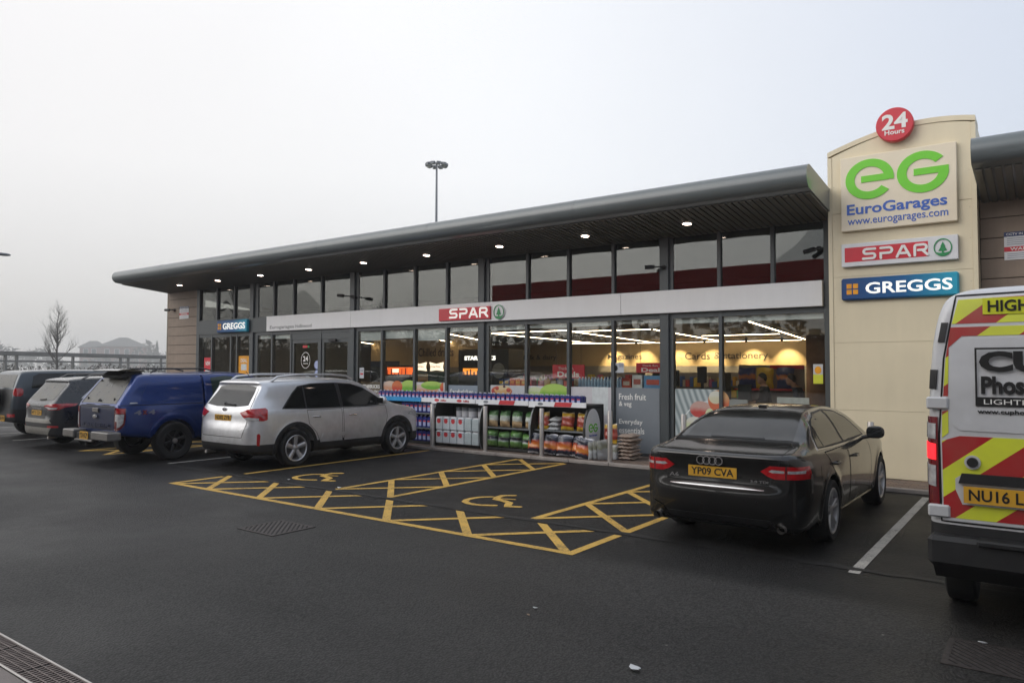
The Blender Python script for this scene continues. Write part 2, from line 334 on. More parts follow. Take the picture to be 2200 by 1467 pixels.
M('dark_void', (.03, .03, .03), .9); M('ceiling', (.17, .155, .13), .8, scale=1); M('shop_floor', (.22, .19, .16), .4, scale=2)
M('wall_beige', (.58, .43, .23), .7, scale=1.5, var=.05); M('wall_grey', (.26, .24, .22), .6, var=.05); M('wall_brown', (.12, .065, .042), .6, scale=5, var=.2)
M('blind', (.62, .66, .66), .7, var=.03)
def streak(name, amt, sc=(5, 5, .35)):      # faint rain streaks down a painted sheet
    nt = MATS[name].node_tree; L = nt.links.new; b = nt.nodes['Principled BSDF']; src = b.inputs['Base Color'].links[0].from_socket
    tc = N(nt, 'ShaderNodeTexCoord'); mp = N(nt, 'ShaderNodeMapping'); mp.inputs['Scale'].default_value = sc; L(tc.outputs['Object'], mp.inputs[0]); nz = N(nt, 'ShaderNodeTexNoise', Scale=1.6, Detail=6., Roughness=.65); L(mp.outputs[0], nz.inputs['Vector'])
    mr = N(nt, 'ShaderNodeMapRange'); mr.inputs[1].default_value = .42; mr.inputs[2].default_value = .72; mr.inputs[3].default_value = 1; mr.inputs[4].default_value = 1 - amt; L(nz.outputs[0], mr.inputs[0])
    vm = N(nt, 'ShaderNodeVectorMath', operation='SCALE'); L(src, vm.inputs[0]); L(mr.outputs[0], vm.inputs['Scale']); L(vm.outputs[0], b.inputs['Base Color'])
streak('cream', .05, (2.2, 2.2, .25)); streak('cream_dark', .08); streak('fascia_white', .04); streak('roof_grey', .12, (1.5, 1.5, 1.5)); streak('plank', .12)
# ------------------------------------------------------------------ ground
F = 14.2; KY = 12.6; PZ = 0.045
land = MB().add([(-850, -270, -.03), (550, -270, -.03), (550, 850, -.03), (-850, 850, -.03)], [(0, 1, 2, 3)]).build('land', 'land'); tag(land, kind='structure')
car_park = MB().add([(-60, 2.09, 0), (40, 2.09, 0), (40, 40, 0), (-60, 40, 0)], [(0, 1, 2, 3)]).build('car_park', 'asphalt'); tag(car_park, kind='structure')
fore = MB().add([(-60, -40, 0), (40, -40, 0), (40, 1.86, 0), (-60, 1.86, 0)], [(0, 1, 2, 3)]).build('forecourt', 'concrete'); tag(fore, kind='structure')
def line(p, q, wd, mat, z=.004, name='line'):
    p, q = Vector(p), Vector(q); d = (q - p).normalized(); n = Vector((-d.y, d.x)) * wd / 2
    # slanted ends stay parallel to x where the paint butts a joint
    return MB().add([(*(p + n), z), (*(p - n), z), (*(q - n), z), (*(q + n), z)], [(0, 1, 2, 3)]).build(name, mat, car_park)
def pline(poly, mat, z, name='line'): return MB().add([(x, y, z) for x, y in poly], [tuple(range(len(poly)))]).build(name, mat, car_park)
Yp = 'yellow_paint'; XL, XR, Y0, Y1 = -11.5, -3.94, 6.4, 7.42
line((XL - .05, Y0), (XR + .05, Y0), .1, Yp, .0040)
line((XL, Y0), (XL, 7.3), .1, Yp, .0044); line((XR, Y0), (XR, Y1), .1, Yp, .0044)
def diag(x0, y0, x1, y1, z, wd=.1):      # stripe cut square to the edges it meets
    h = wd / 2 * 1.414; return pline([(x0 - h, y0), (x0 + h, y0), (x1 + h, y1), (x1 - h, y1)], Yp, z)
for k in range(7):
    x = XR - .05 - 1.30 * k
    if k < 6: diag(x, Y0, x - .98, Y1, .0048)
    if k > 0: diag(max(x, XL + .1), Y0, max(x, XL + .1) + .98, Y1, .0052)
line((XL, 7.72), (XL, 12.5), .1, Yp)
for (xa, xb) in ((-8.92, -7.76), (-5.22, XR), (-17.6, -16.42)):
    line((xa, 7.6), (xa, 12.4), .1, Yp, .0044); line((xb, 7.58), (xb, 12.4), .1, Yp, .0044)
    for y in (7.62, 8.86, 10.1, 11.3):
        d = xb - xa; t = min(1, (12.4 - y) / d); h = .07
        pline([(xb, y - h), (xb, y + h), (xb - d * t, y + d * t + h), (xb - d * t, y + d * t - h)], Yp, .0048)
        pline([(xa, y - h), (xa + d * t, y + d * t - h), (xa + d * t, y + d * t + h), (xa, y + h)], Yp, .0052)
for x, y in ((-13.93, 7.65), (-21.45, 7.65), (-23.9, 7.65), (-26.4, 7.65)): line((x, y), (x, 12.4), .09, 'white_paint')
line((-1.48, 7.35), (-1.48, 12.35), .10, 'white_paint')
line((1.2, 7.35), (1.2, 12.35), .10, 'white_paint')
def wheelchair(dx, dy):      # painted badge read from the lane: wheel arc, seated figure, arm and foot
    mb = MB(); k = 0
    for pts, wd in (([(-6.6, 8.52), (-6.71, 8.40), (-6.745, 8.26), (-6.73, 8.12), (-6.66, 7.99), (-6.54, 7.92), (-6.42, 7.90), (-6.30, 7.92), (-6.15, 8.01)], .095), ([(-6.40, 8.80), (-6.52, 8.70), (-6.50, 8.54), (-6.42, 8.40), (-6.26, 8.36), (-6.10, 8.29), (-6.03, 8.16), (-5.96, 8.06), (-5.82, 8.12)], .105), ([(-6.38, 8.47), (-6.19, 8.53)], .05)):
        t = MB(); stroke(t, pts, wd, 0, .001, 4); mb.add([(x + dx, z + dy, .004 + y + .0015 * k) for x, y, z in t.v], t.f); k += 1
    return mb.build('wheelchair_symbol', Yp, car_park)
wheelchair(0, 0); wheelchair(-3.80, 0.0)
tar = MB()
random.seed(3); n = 90; ya = [7.51 + random.uniform(-.025, .025) for _ in range(n + 1)]
tar.add([(-14 + 16 * i / n, ya[i] + (s * random.uniform(.025, .07)), .0062) for i in range(n + 1) for s in (-1, 1)], [(2 * i, 2 * i + 2, 2 * i + 3, 2 * i + 1) for i in range(n)])
tar.build('tarred_joint', 'tar', car_park)
# pavement with its kerb stones and paving blocks
pav = MB().box(-27, 5, KY + .12, 30, -.02, PZ - .008).build('pavement', 'tar'); tag(pav, kind='structure')
kb = MB().box(0, .906, 0, .118, 0, PZ + .02, .008).mesh('kerb_stone'); kb.materials.append(MATS['kerb'])
for i in range(35): link('kerb_stone', kb, None, pav, loc=(-27 + i * .914, KY, 0))
bk = [MB().box(0, .194, 0, .094, PZ - .02, PZ, .004).mesh('paving_block') for _ in range(3)]
for i, c in enumerate(((.185, .135, .105), (.15, .115, .095), (.21, .15, .115))): M('paving%d' % i, c, .85, scale=9, var=.25, bump=.15); bk[i].materials.append(MATS['paving%d' % i])
blk = []
for r in range(15):
    for c in range(62):
        x = -13.0 + c * .2 + (r % 2) * .1; y = KY + .122 + r * .1
        vis = (-6.9 < x < -4.3 and r < 9) or (-2.3 < x < -.9 and r < 10)
        blk.append((0 if vis else 1, math.hypot(x, y), x, y))
blk.sort(); rest = MB()
for i, (v, d, x, y) in enumerate(blk):
    if i < 290: link('paving_block', bk[random.randrange(3)], None, pav, loc=(x, y, random.uniform(-.002, .001)))
    else: rest.box(x, x + .194, y, y + .094, PZ - .02, PZ + random.uniform(-.002, .001))
rest.build('paving_blocks', 'brick_paving', pav)['kind'] = 'stuff'
# gullies
def grate(name, cx, cy, sx, sy, label, nb=9):
    g = empty(name, (cx, cy, .002), 0, label, 'drain cover')
    MB().box(-sx / 2, sx / 2, -sy / 2, sy / 2, -.01, .001).build('pit', 'grate_dark', g)
    fr = MB(); t = .035
    fr.box(-sx / 2, sx / 2, -sy / 2, -sy / 2 + t, 0, .006).box(-sx / 2, sx / 2, sy / 2 - t, sy / 2, 0, .006).box(-sx / 2, -sx / 2 + t, -sy / 2 + t, sy / 2 - t, 0, .0055).box(sx / 2 - t, sx / 2, -sy / 2 + t, sy / 2 - t, 0, .0055)
    fr.build('frame', 'steel_grate', g)
    for i in range(nb * 2):      # diagonal bars clipped to the frame
        c = -(sx + sy) / 2 + (i + .5) * (sx + sy) / (nb * 2); hw_ = (sx + sy) / (nb * 2) * .30; P_ = [Vector(((c - hw_ + s_) / 2 - q, (c - hw_ + s_) / 2 + q)) for s_, q in ((0, -2), (0, 2), (2 * hw_, 2), (2 * hw_, -2))]
        for ax, sg, lim in ((0, 1, sx / 2 - t), (0, -1, sx / 2 - t), (1, 1, sy / 2 - t), (1, -1, sy / 2 - t)):
            Q_ = []
            for j in range(len(P_)):
                a_, b_ = P_[j], P_[(j + 1) % len(P_)]; da, db = lim - sg * a_[ax], lim - sg * b_[ax]
                if da >= 0: Q_.append(a_)
                if da * db < 0: Q_.append(a_.lerp(b_, da / (da - db)))
            P_ = Q_
        if len(P_) > 2: MB().prism([(p.x, p.y) for p in P_], .001, .005, 'z').build('bar', 'steel_grate', g)
    return g
g = grate('gully_grate', -7.32, 5.35, .66, .60, 'square iron gully grate in the lane before the yellow hatching'); g.rotation_euler = (0, 0, 0)
grate('gully_grate', -.28, 5.72, .62, .56, 'dark gully grate on the tarmac beside the striped van')
ch = empty('channel_drain', (-6, 1.975, 0), 0, 'slotted metal channel drain along the edge of the concrete forecourt', 'drain')
MB().box(-6, 8, -.11, .11, -.05, -.004).build('trough', 'grate_dark', ch)
MB().box(-6, 8, .098, .112, -.03, .006).box(-6, 8, -.112, -.098, -.03, .006).build('edge_rail', 'steel', ch)
sl_ = MB()
for r in range(4):
    for i in range(14): sl_.box(.012 + i * .0345, .012 + i * .0345 + .014, -.09 + r * .047, -.09 + r * .047 + .036, -.006, .003)
for r in range(5): sl_.box(0, .49, -.098 + r * .047, -.098 + r * .047 + .009, -.007, .0035)
M('galv', (.20, .165, .15), .55, .6, var=.25, scale=12)
slm = sl_.mesh('grating'); slm.materials.append(MATS['galv'])
for i in range(12): link('grating', slm, None, ch, loc=(-1.6 + i * .5, 0, 0))
# ------------------------------------------------------------------ shop building
shop = empty('shop_building', (-14, F, 0), 0, 'long single-storey shop with grey framed glazing and overhanging rounded roof', 'building')
shop.location = (0, 0, 0)
BX0, BX1, BB = -26.1, 4.0, 27.0
wall = MB().box(BX0 + .02, -24.1, F + .03, F + .28, 0, 4.7).box(BX0 + .02, BX0 + .25, F + .28, BB, 0, 4.2).box(BX0 + .02, BX1, BB - .2, BB, 0, 3.2).box(-.9, BX1, F + .03, F + .28, 0, 4.75).build('wall', 'dark_void', shop)
PH = .331
pl = MB().box(0, 2.03, 0, .03, 0, PH - .012, .004).mesh('plank'); pl.materials.append(MATS['plank'])
pr = MB().box(0, 4.85, 0, .03, 0, PH - .012, .004).mesh('plank'); pr.materials.append(MATS['plank'])
for i in range(14):
    link('plank', pl, None, wall, loc=(BX0 + .03, F - .002, .06 + i * PH)); link('plank', pr, None, wall, loc=(-.85, F - .002, .06 + i * PH))
sd_ = MB().box(0, .03, 0, 12.6, 0, PH - .012).mesh('plank'); sd_.materials.append(MATS['plank'])
for i in range(12): link('plank', sd_, None, wall, loc=(BX0 - .012, F + .05, .06 + i * PH))
MB().box(BX0 - .02, BX0 + .028, F - .012, F + .045, .04, 4.72).build('corner_trim', 'plank_trim', wall)
# roof: mono-pitch, high at the front with a bullnose edge
SL = .095; RY0 = 12.405; RR = .205
def roof_prof():
    c = (RY0, 5.02); p = [(c[0] + RR * math.cos(R(a)), c[1] + RR * math.sin(R(a))) for a in range(97, 264, 12)]
    dy = BB + .3 - RY0
    return [(BB + .3, c[1] + RR - SL * dy)] + p + [(F + .2, 4.815 - SL * (F + .2 - RY0)), (BB + .3, 4.815 - SL * dy - .1)]
roof = MB().prism(roof_prof(), -26.15, -3.07, 'x').build('roof', 'roof_grey', shop, 40)
MB().prism(roof_prof(), -.83, 4.6, 'x').build('roof', 'roof_grey', shop, 40)
for x in (-23.1, -19.2, -15.3, -11.4, -7.5): MB().prism([(RY0 + (RR + .003) * math.cos(R(a)), 5.02 + (RR + .003) * math.sin(R(a))) for a in range(97, 264, 12)] + [(RY0 + .05, 5.0)], x, x + .04, 'x').build('roof_joint', 'roof_grey', roof, 40)
def soff(y): return 4.815 - SL * (y - RY0)
sp_ = MB().prism([(RY0 + .12, soff(RY0 + .12) - .004), (F + .05, soff(F + .05) - .004), (F + .05, soff(F + .05) - .03), (RY0 + .12, soff(RY0 + .12) - .03)], 0, .082, 'x').mesh('soffit_panel'); sp_.materials.append(MATS['soffit'])
for i in range(192): link('soffit_panel', sp_, None, roof, loc=(-26.1 + i * .12, 0, 0))
for i in range(44): link('soffit_panel', sp_, None, roof, loc=(-.8 + i * .12, 0, 0))
dl = MB().lathe([(.001, -.023), (.068, -.023), (.082, -.0205)], 20, caps=False).mesh('lamp'); dl.materials.append(MATS['downlight'])
dr = MB().lathe([(.082, -.02), (.105, -.016), (.107, .02), (.082, .02)], 16, caps=False).mesh('rim'); dr.materials.append(MATS['white_sign'])
for i in range(9):
    x = -23.72 + i * 2.27; y = 13.3
    d = empty('downlight', (x, y, soff(y) - .035)); d.parent = roof; d.rotation_euler = (math.atan(-SL), 0, 0)
    link('lamp', dl, None, d); link('rim', dr, None, d)
# glazing frame
fr_ = MB(); GT = 4.62
COLS = [(-20.95, -20.57), (-16.13, -15.82), (-11.41, -11.1), (-6.53, -6.25)]
UM = [-22.87, -21.86, -19.71, -18.73, -17.41, -14.76, -13.6, -12.46, -9.93, -8.79, -7.64, -5.26, -4.21]
LM = [-23.15, -22.02, -21.68, -19.78, -18.82, -17.43, -14.83, -13.6, -12.47, -9.96, -8.79, -7.65, -5.24]
for x0, x1 in COLS: MB().box(x0, x0 + .2, F - .06, F + .12, PZ, GT + .06, .01).build('column', 'frame_grey', shop); MB().box(x0 + .2, x1, F + .0, F + .12, PZ, GT + .05).build('column_return', 'frame_grey', shop)
MB().box(-24.1, -23.92, F - .04, F + .12, PZ, GT + .1).build('column', 'frame_grey', shop)
MB().box(-3.28, -3.08, F - .04, F + .12, PZ, GT + .1).build('column', 'frame_grey', shop)
def between(cols, a, b):
    xs = [a] + [v for c in cols for v in c] + [b]; return [(xs[i], xs[i + 1]) for i in range(0, len(xs), 2)]
BAYS = between(COLS, -23.92, -3.28)
um = MB().box(-.035, .035, -.035, .09, 3.52, GT + .02).mesh('mullion'); um.materials.append(MATS['frame_grey'])
lm = MB().box(-.035, .035, -.035, .09, PZ, 3.02).mesh('mullion'); lm.materials.append(MATS['frame_grey'])
for x in UM: link('mullion', um, None, shop, loc=(x, F, 0))
for x in LM: link('mullion', lm, None, shop, loc=(x, F, 0))
for (x0, x1) in BAYS:
    for (z0, z1, nm) in ((GT, GT + .12, 'head_rail'), (3.44, 3.52, 'transom'), (2.93, 3.03, 'transom'), (PZ - .02, PZ + .06, 'sill_rail')):
        MB().box(x0, x1, F - .028, F + .085, z0, z1).build(nm, 'frame_grey', shop)
    for ms, z0, z1, g in ((UM, 3.52, GT, 'high_glass'), (LM, PZ + .06, 2.93, 'shop_glass')):
        xs = [x0] + [m + s for m in ms if x0 < m < x1 for s in (-.035, .035)] + [x1]
        for i in range(0, len(xs), 2):
            if g == 'shop_glass' and xs[i] > -18.9 and xs[i + 1] < -16.1: continue
            o = MB().box(xs[i], xs[i + 1], F + .022, F + .03, z0, z1).build('pane', g, shop); o.data.transform(Matrix.Translation((-xs[i], 0, 0))); o.location.x = xs[i]
# white fascia (in four lengths) and the grey band at its end
xs = [-19.94, -16.0, -11.3, -7.4, -3.29]
for i in range(4): MB().box(xs[i] + .003, xs[i + 1] - .003, F - .13, F - .03, 3.04, 3.51, .004).build('fascia_panel', 'fascia_white', shop)
MB().box(-23.95, -19.95, F - .07, F - .03, 3.03, 3.5).build('fascia_band', 'frame_grey', shop)
MB().box(-19.94, -3.29, F - .03, F + .02, 3.03, 3.47).build('fascia_backing', 'frame_grey', shop)
put_text('Eurogarages', -19.75, -18.55, 3.08, 3.21, F - .13, 'grey_letter', shop, .012); put_text('Hollinwood', -18.48, -17.72, 3.11, 3.21, F - .13, 'grey_letter', shop, 0)
# doors
glassmat('door_glass', (.85, .88, .84), .05)
for (x0, x1) in ((-18.78, -17.47), (-17.37, -16.16)):
    d = MB(); z1 = 2.74
    d.box(x0, x0 + .09, F - .01, F + .06, PZ + .02, z1).box(x1 - .09, x1, F - .01, F + .06, PZ + .02, z1).box(x0 + .09, x1 - .09, F - .01, F + .06, z1 - .1, z1).box(x0 + .09, x1 - .09, F - .01, F + .06, PZ + .02, PZ + .2)
    d = d.build('sliding_door', 'frame_grey', shop)
    MB().box(x0 + .09, x1 - .09, F + .02, F + .028, PZ + .2, z1 - .1).build('pane', 'door_glass', d)
MB().box(-18.82, -16.13, F - .02, F + .09, 2.745, 2.925).build('door_header', 'frame_grey', shop)
MB().box(-17.0, -16.68, F - .1, F - .02, 2.66, 2.73, .01).build('door_sensor', 'black_plastic', shop)
# roller blinds behind the glass
for x0, x1, h in ((-20.5, -19.84, .1), (-19.72, -18.88, .12), (-15.78, -14.9, .26), (-14.78, -13.66, .22), (-13.55, -12.52, .3), (-12.42, -11.45, .1), (-11.06, -10.0, .1), (-9.92, -8.84, .08), (-8.74, -7.7, .08), (-7.6, -6.57, .06), (-6.22, -5.28, .1), (-5.2, -3.32, .1)):
    MB().box(x0, x1, F + .06, F + .066, 2.92 - h, 2.92).build('roller_blind', 'blind', shop)
# interior shell
ish = MB().box(-24, -3.3, F + .3, 26, PZ - .02, PZ + .01).build('shop_floor', 'shop_floor', shop)
MB().box(-25.8, BX1, F + .13, 26.1, 3.06, 3.12).build('shop_ceiling', 'ceiling', shop)
MB().box(-26, BX1, 18.5, 18.6, 3.12, 4.25).build('loft_dark_sheet', 'dark_void', shop)  # dark panel standing in for the unlit space behind the high panes
MB().box(-26, -6.6, 26, 26.1, 2.02, 3.06).build('back_wall', 'wall_beige', shop)
MB().box(-26, -6.6, 25.99, 26.1, PZ, 2.018).build('back_wall_lower', 'wall_grey', shop)
MB().box(-6.6, -3.0, 25.9, 26.1, PZ, 3.06).build('back_wall_end', 'wall_brown', shop)
MB().box(-3.05, -2.95, F + .15, 26, PZ, 3.06).build('side_wall', 'wall_beige', shop)
MB().box(-24.2, -24.1, F + .3, 26, PZ, 3.06).build('side_wall', 'wall_grey', shop)
for s, x0, x1, z0, z1 in (('Cards', -10.98, -10.0, 2.26, 2.52), ('& stationery', -9.85, -7.9, 2.2, 2.52), ('Magazines', -14.25, -12.75, 2.22, 2.5)):
    put_text(s, x0, x1, z0, z1, 25.99, 'dark_letter', shop, .005)
put_text('Milk & dairy', -18.4, -16.7, 2.22, 2.5, 25.99, 'dark_letter', shop, .005)
put_text('Chilled drinks', -19.9, -18.1, 2.36, 2.68, 20.99, 'dark_letter', shop, .005)
MB().box(-22.6, -16.4, 21, 21.1, 1.95, 3.06).build('bulkhead', 'wall_beige', shop); MB().box(-22.6, -16.4, 21.0, 21.1, PZ, 1.948).build('bulkhead_lower', 'wall_grey', shop)
# suspended line lights
def tube_light(p, q, z=2.9):
    p, q = Vector((*p, z)), Vector((*q, z)); d = q - p; L_ = d.length; o = empty('line_light', p, math.atan2(d.y, d.x)); o.parent = shop
    MB().box(0, L_, -.02, .02, -.012, 0).build('diffuser', 'line_light', o); MB().box(0, L_, -.022, .022, .001, .05).build('housing', 'black_plastic', o)
for p, q in (((-12.9, 16.5), (-10.1, 16.35)), ((-12.9, 16.6), (-14.2, 25)), ((-10.4, 16.9), (-8.15, 17.1)), ((-10.4, 17.0), (-12.0, 25.6)), ((-8.1, 17.2), (-9.4, 25.6)), ((-8.4, 21.2), (-6.1, 21.1)), ((-5.1, 15.5), (-6.45, 25.2)), ((-14.1, 16.1), (-16.4, 20.7)), ((-15.3, 24.6), (-12.2, 25.7)), ((-12.0, 25.7), (-9.5, 25.7)), ((-9.3, 25.7), (-6.7, 25.7)), ((-15.6, 16.2), (-18.5, 21.5)), ((-19.5, 16.5), (-22.5, 21))):
    tube_light(p, q)
# track spots washing the back wall
for x in (-13.9, -12.6, -11.2, -9.9, -8.4, -7.2):
    o = empty('track_spot', (x, 25.2, 2.98)); o.parent = shop
    MB().lathe([(.045, 0), (.05, -.12), (.03, -.14)], 10).tube([(0, 0, 0), (0, 0, .1)], .01, 6).build('housing', 'black_plastic', o)
    l = bpy.data.lights.new('track_spot', 'SPOT'); l.energy = 170; l.color = (1, .78, .45); l.spot_size = R(75); l.spot_blend = .7; l.shadow_soft_size = .03
    lo = bpy.data.objects.new('lamp', l); COL.objects.link(lo); lo.parent = o; lo.location = (0, .05, -.15); lo.rotation_euler = Vector((0, .62, -.75)).to_track_quat('-Z', 'Y').to_euler()
# ------------------------------------------------------------------ signs
def sign_letters_spar(root, x0, z0, h, y):
    mb = MB(); k = h; wd = .2 * k; t = .012
    def S(ox, pts, dy=0): stroke(mb, [(x0 + ox * k + px * k, z0 + pz * k) for px, pz in pts], wd, y - t - dy, y)
    S(.1, [(0, .1), (.75, .1)] + arcpts(.75, .3, .2, -90, 90, 6)[1:-1] + [(.75, .5), (.25, .5)] + arcpts(.25, .7, .2, 270, 90, 6)[1:-1] + [(.25, .9), (.95, .9)])
    S(1.5, [(0, 0.05), (0, .45), (.65, .45)] + arcpts(.65, .675, .225, -90, 90, 6)[1:-1] + [(.65, .9), (.0, .9)])
    S(2.75, [(0, .05), (.42, .9), (.55, .9), (.97, .05)]); S(2.75, [(.3, .32), (.68, .32)], .002)
    S(4.1, [(0, .05), (0, .75)] + arcpts(.15, .75, .15, 180, 90, 4)[1:] + [(.65, .9)] + arcpts(.65, .68, .22, 90, -90, 6)[1:-1] + [(.65, .46), (.25, .46)]); S(4.1, [(.6, .4), (.95, .05)], .002)
    return mb
def spar_fir(root, cx, cz, r, y):
    a = MB(); ring(a, cx, cz, r * .88, r, 0, 360, y - .012, y, 36, 1.12); a.build('emblem_ring', 'spar_green', root)
    b = MB(); b.prism([(cx, cz + .72 * r), (cx + .28 * r, cz + .1 * r), (cx + .2 * r, cz + .12 * r), (cx + .48 * r, cz - .42 * r), (cx + .3 * r, cz - .4 * r), (cx + .1 * r, cz - .45 * r), (cx + .09 * r, cz - .78 * r), (cx - .09 * r, cz - .78 * r), (cx - .1 * r, cz - .45 * r), (cx - .3 * r, cz - .4 * r), (cx - .48 * r, cz - .42 * r), (cx - .2 * r, cz + .12 * r), (cx - .28 * r, cz + .1 * r)], y - .012, y)
    b.prism(arcpts(cx, cz, .86 * r, 215, 325, 12, .98 * r) + [(cx + .3 * r, cz - .66 * r), (cx - .3 * r, cz - .66 * r)], y - .008, y - .001); b.build('fir_emblem', 'spar_green', root)
# sign on the fascia
ss = empty('shop_sign', (-11.6, F - .13, 3.25), 0, 'red sign with white lettering and fir emblem on the white fascia', 'sign')
MB().box(-.995, .665, -.05, 0, -.155, .155, .004).build('sign_board', 'red_sign', ss)
emis('lit_white', (1, .97, .9), .35)
sign_letters_spar(ss, -.64, -.105, .245, -.05).build('lettering', 'lit_white', ss)
MB().lathe([(.175, -.03), (.175, 0)], 32, (.925, 0, 0), 'y').build('emblem_disc', 'white_sign', ss).data.transform(Matrix.Diagonal((1, 1, 1.0, 1)))
spar_fir(ss, .925, 0, .155, -.03)
def greggs(name, loc, W_, H_, label, d=.12):
    g = empty(name, loc, 0, label, 'sign')
    MB().box(0, W_, -d, 0, 0, H_, .025).build('sign_board', 'greggs_blue', g)
    s = MB(); q = H_ * .21
    for i in (0, 1):
        for j in (0, 1): s.box(W_ * .05 + i * q * 1.28, W_ * .05 + i * q * 1.28 + q, -d - .006, -d, H_ * .26 + j * q * 1.28, H_ * .26 + j * q * 1.28 + q)
    s.build('four_squares', 'orange_sign', g)
    put_text('GREGGS', W_ * .22, W_ * .95, H_ * .25, H_ * .76, -d, 'lit_letter', g, .02)
    return g
greggs('shop_sign', (-22.62, F - .07, 3.06), 1.72, .41, 'blue sign with orange squares above the corner windows')
# totem
TY = 13.75; TX0, TX1 = -3.1, -.86
tot = empty('sign_totem', (TX0, TY, 0), 0, 'tall cream sign pillar with curved top standing against the shop front', 'sign totem')
W_ = TX1 - TX0
MB().prism([(.02, .0), (W_ - .02, .0), (W_ - .02, 5.68), (W_ * .7, 5.82), (W_ * .3, 5.74), (.02, 5.6)], .02, .95).build('core', 'cream_dark', tot)
zs = [PZ + .01, 1.18, 2.35, 3.5, 4.62]
for i in range(4): MB().box(.07, W_ - .07, 0, .05, zs[i] + .002, zs[i + 1] - .002, .0015).build('panel', 'cream', tot)
def topz(u): return 5.60 + .42 * math.sin(math.pi * (.08 + .62 * u)) - .06
top = [(.07 + (W_ - .14) * i / 14, topz(i / 14)) for i in range(15)]
MB().prism([(.07, 4.626), (W_ - .07, 4.626)] + top[::-1], 0, .05).build('panel', 'cream', tot)
tr = [(W_ * i / 14, topz(i / 14) + .004) for i in range(15)]
MB().prism(tr + [(x, z + .085) for x, z in tr[::-1]], -.014, .55).build('top_trim', 'cream', tot)
for a_, b_ in ((0, .068), (W_ - .068, W_)): MB().box(a_, b_, -.012, 1.0, PZ, 5.635 if a_ == 0 else 5.865).build('edge_trim', 'cream', tot)
fx = MB()
for z in (.4, .9, 1.6, 2.1, 2.8, 3.3, 4.0, 4.5, 5.1):
    for x in (.1, W_ - .1): fx.lathe([(.008, -.006), (.008, 0)], 6, (x, 0, z), 'y')
fx.build('fixings', 'cream_dark', tot)
eg = empty('totem_sign', (-2.87, TY - .005, 4.28), 0, 'cream board with large green letters and blue lettering on the pillar', 'sign')
BW, BH = 1.75, 1.29
M('cream_board', (.80, .70, .53), .35, var=.02); MB().box(0, BW, -.09, 0, 0, BH, .01).build('sign_board', 'cream_board', eg)
def eglogo(root, x0, z0, w_, h_, y, t=.012, mat='green_logo'):
    r = w_ * .243; k = h_ / 2 / r; mb = MB(); cx = x0 + r; cz = z0 + h_ / 2
    ring(mb, cx, cz, r * .62, r, -8, 322, y - t, y, 40, k); mb.box(cx - r * .34, cx + r * .8, y - t - .001, y - .001, cz - r * .14 * k, cz + r * .18 * k)
    mb.build('logo_letter', mat, root); mb = MB(); cx = x0 + w_ - r
    ring(mb, cx, cz, r * .62, r, 38, 356, y - t, y, 40, k); mb.box(cx - r * .34, cx + r * .985, y - t - .001, y - .001, cz - r * .14 * k, cz + r * .18 * k)
    mb.build('logo_letter', mat, root)
eglogo(eg, .085, .52, 1.56, .69, -.09)
put_text('EuroGarages', .10, 1.61, .22, .46, -.09, 'eg_blue', eg, .022); put_text('www.eurogarages.com', .11, 1.62, .06, .19, -.09, 'eg_blue', eg, .006)
sb = empty('totem_sign', (-2.87, TY - .005, 3.66), 0, 'white board with red strip and green fir emblem on the pillar', 'sign')
MB().box(0, 1.75, -.09, 0, 0, .40, .008).build('sign_board', 'white_sign', sb)
MB().box(.055, 1.325, -.094, -.0905, .08, .33).build('red_strip', 'red_sign', sb)
mb = sign_letters_spar(sb, 0, 0, .2, -.094); mb.v = [(.33 + x * .98, y, .1 + z) for x, y, z in mb.v]; mb.build('lettering', 'white_letter', sb)
spar_fir(sb, 1.535, .205, .13, -.0905)
greggs('totem_sign', (-2.88, TY - .005, 3.08), 1.76, .38, 'blue gradient board with orange squares lowest on the pillar', .09)
td = empty('totem_sign', (-2.0, TY - .04, 6.0), 0, 'round red disc reading 24 Hours at the top of the pillar', 'sign')
MB().lathe([(.0, -.12), (.275, -.12), (.285, -.11), (.285, 0), (0, 0)], 40, (0, 0, 0), 'y', False).build('disc', 'red_sign', td, 40)
put_text('24', -.19, .2, -.08, .18, -.12, 'white_letter', td, .03); put_text('Hours', -.15, .15, -.17, -.09, -.12, 'white_letter', td, .02)
# cctv notices and cameras
def notice(loc, w_, h_, label, big=True):
    n_ = empty('notice_board', loc, 0, label, 'notice')
    MB().box(0, w_, -.008, 0, 0, h_).build('board', 'white_sign', n_)
    MB().box(.0, w_, -.011, -.0085, h_ * .30, h_ * .47).build('warning_band', 'red_sign', n_)
    M('navy', (.03, .05, .15), .4); M('print_grey', (.32, .33, .38), .5)
    MB().box(0, w_, -.011, -.0085, h_ * .84, h_).build('title_band', 'navy', n_)
    put_text('CCTV IN OPERATION', .03, w_ - .03, h_ * .88, h_ * .96, -.011, 'white_letter', n_, .01); put_text('WARNING', .08, w_ - .08, h_ * .33, h_ * .44, -.011, 'white_letter', n_, .02)
    ln = MB()
    for k in range(4): ln.box(.04, w_ - .04 - .03 * (k % 2), -.0095, -.0085, h_ * (.54 + .07 * k), h_ * (.565 + .07 * k))
    for k in range(3): ln.box(.04, w_ - .05 - .04 * (k % 2), -.0095, -.0085, h_ * (.06 + .07 * k), h_ * (.085 + .07 * k))
    ln.build('small_print', 'print_grey', n_); return n_
notice((-.53, F - .004, 3.65), .62, .45, 'white CCTV notice with red warning band beside the pillar'); notice((-25.27, F - .004, 3.64), .6, .44, 'white CCTV notice with red band at the far corner of the shop')
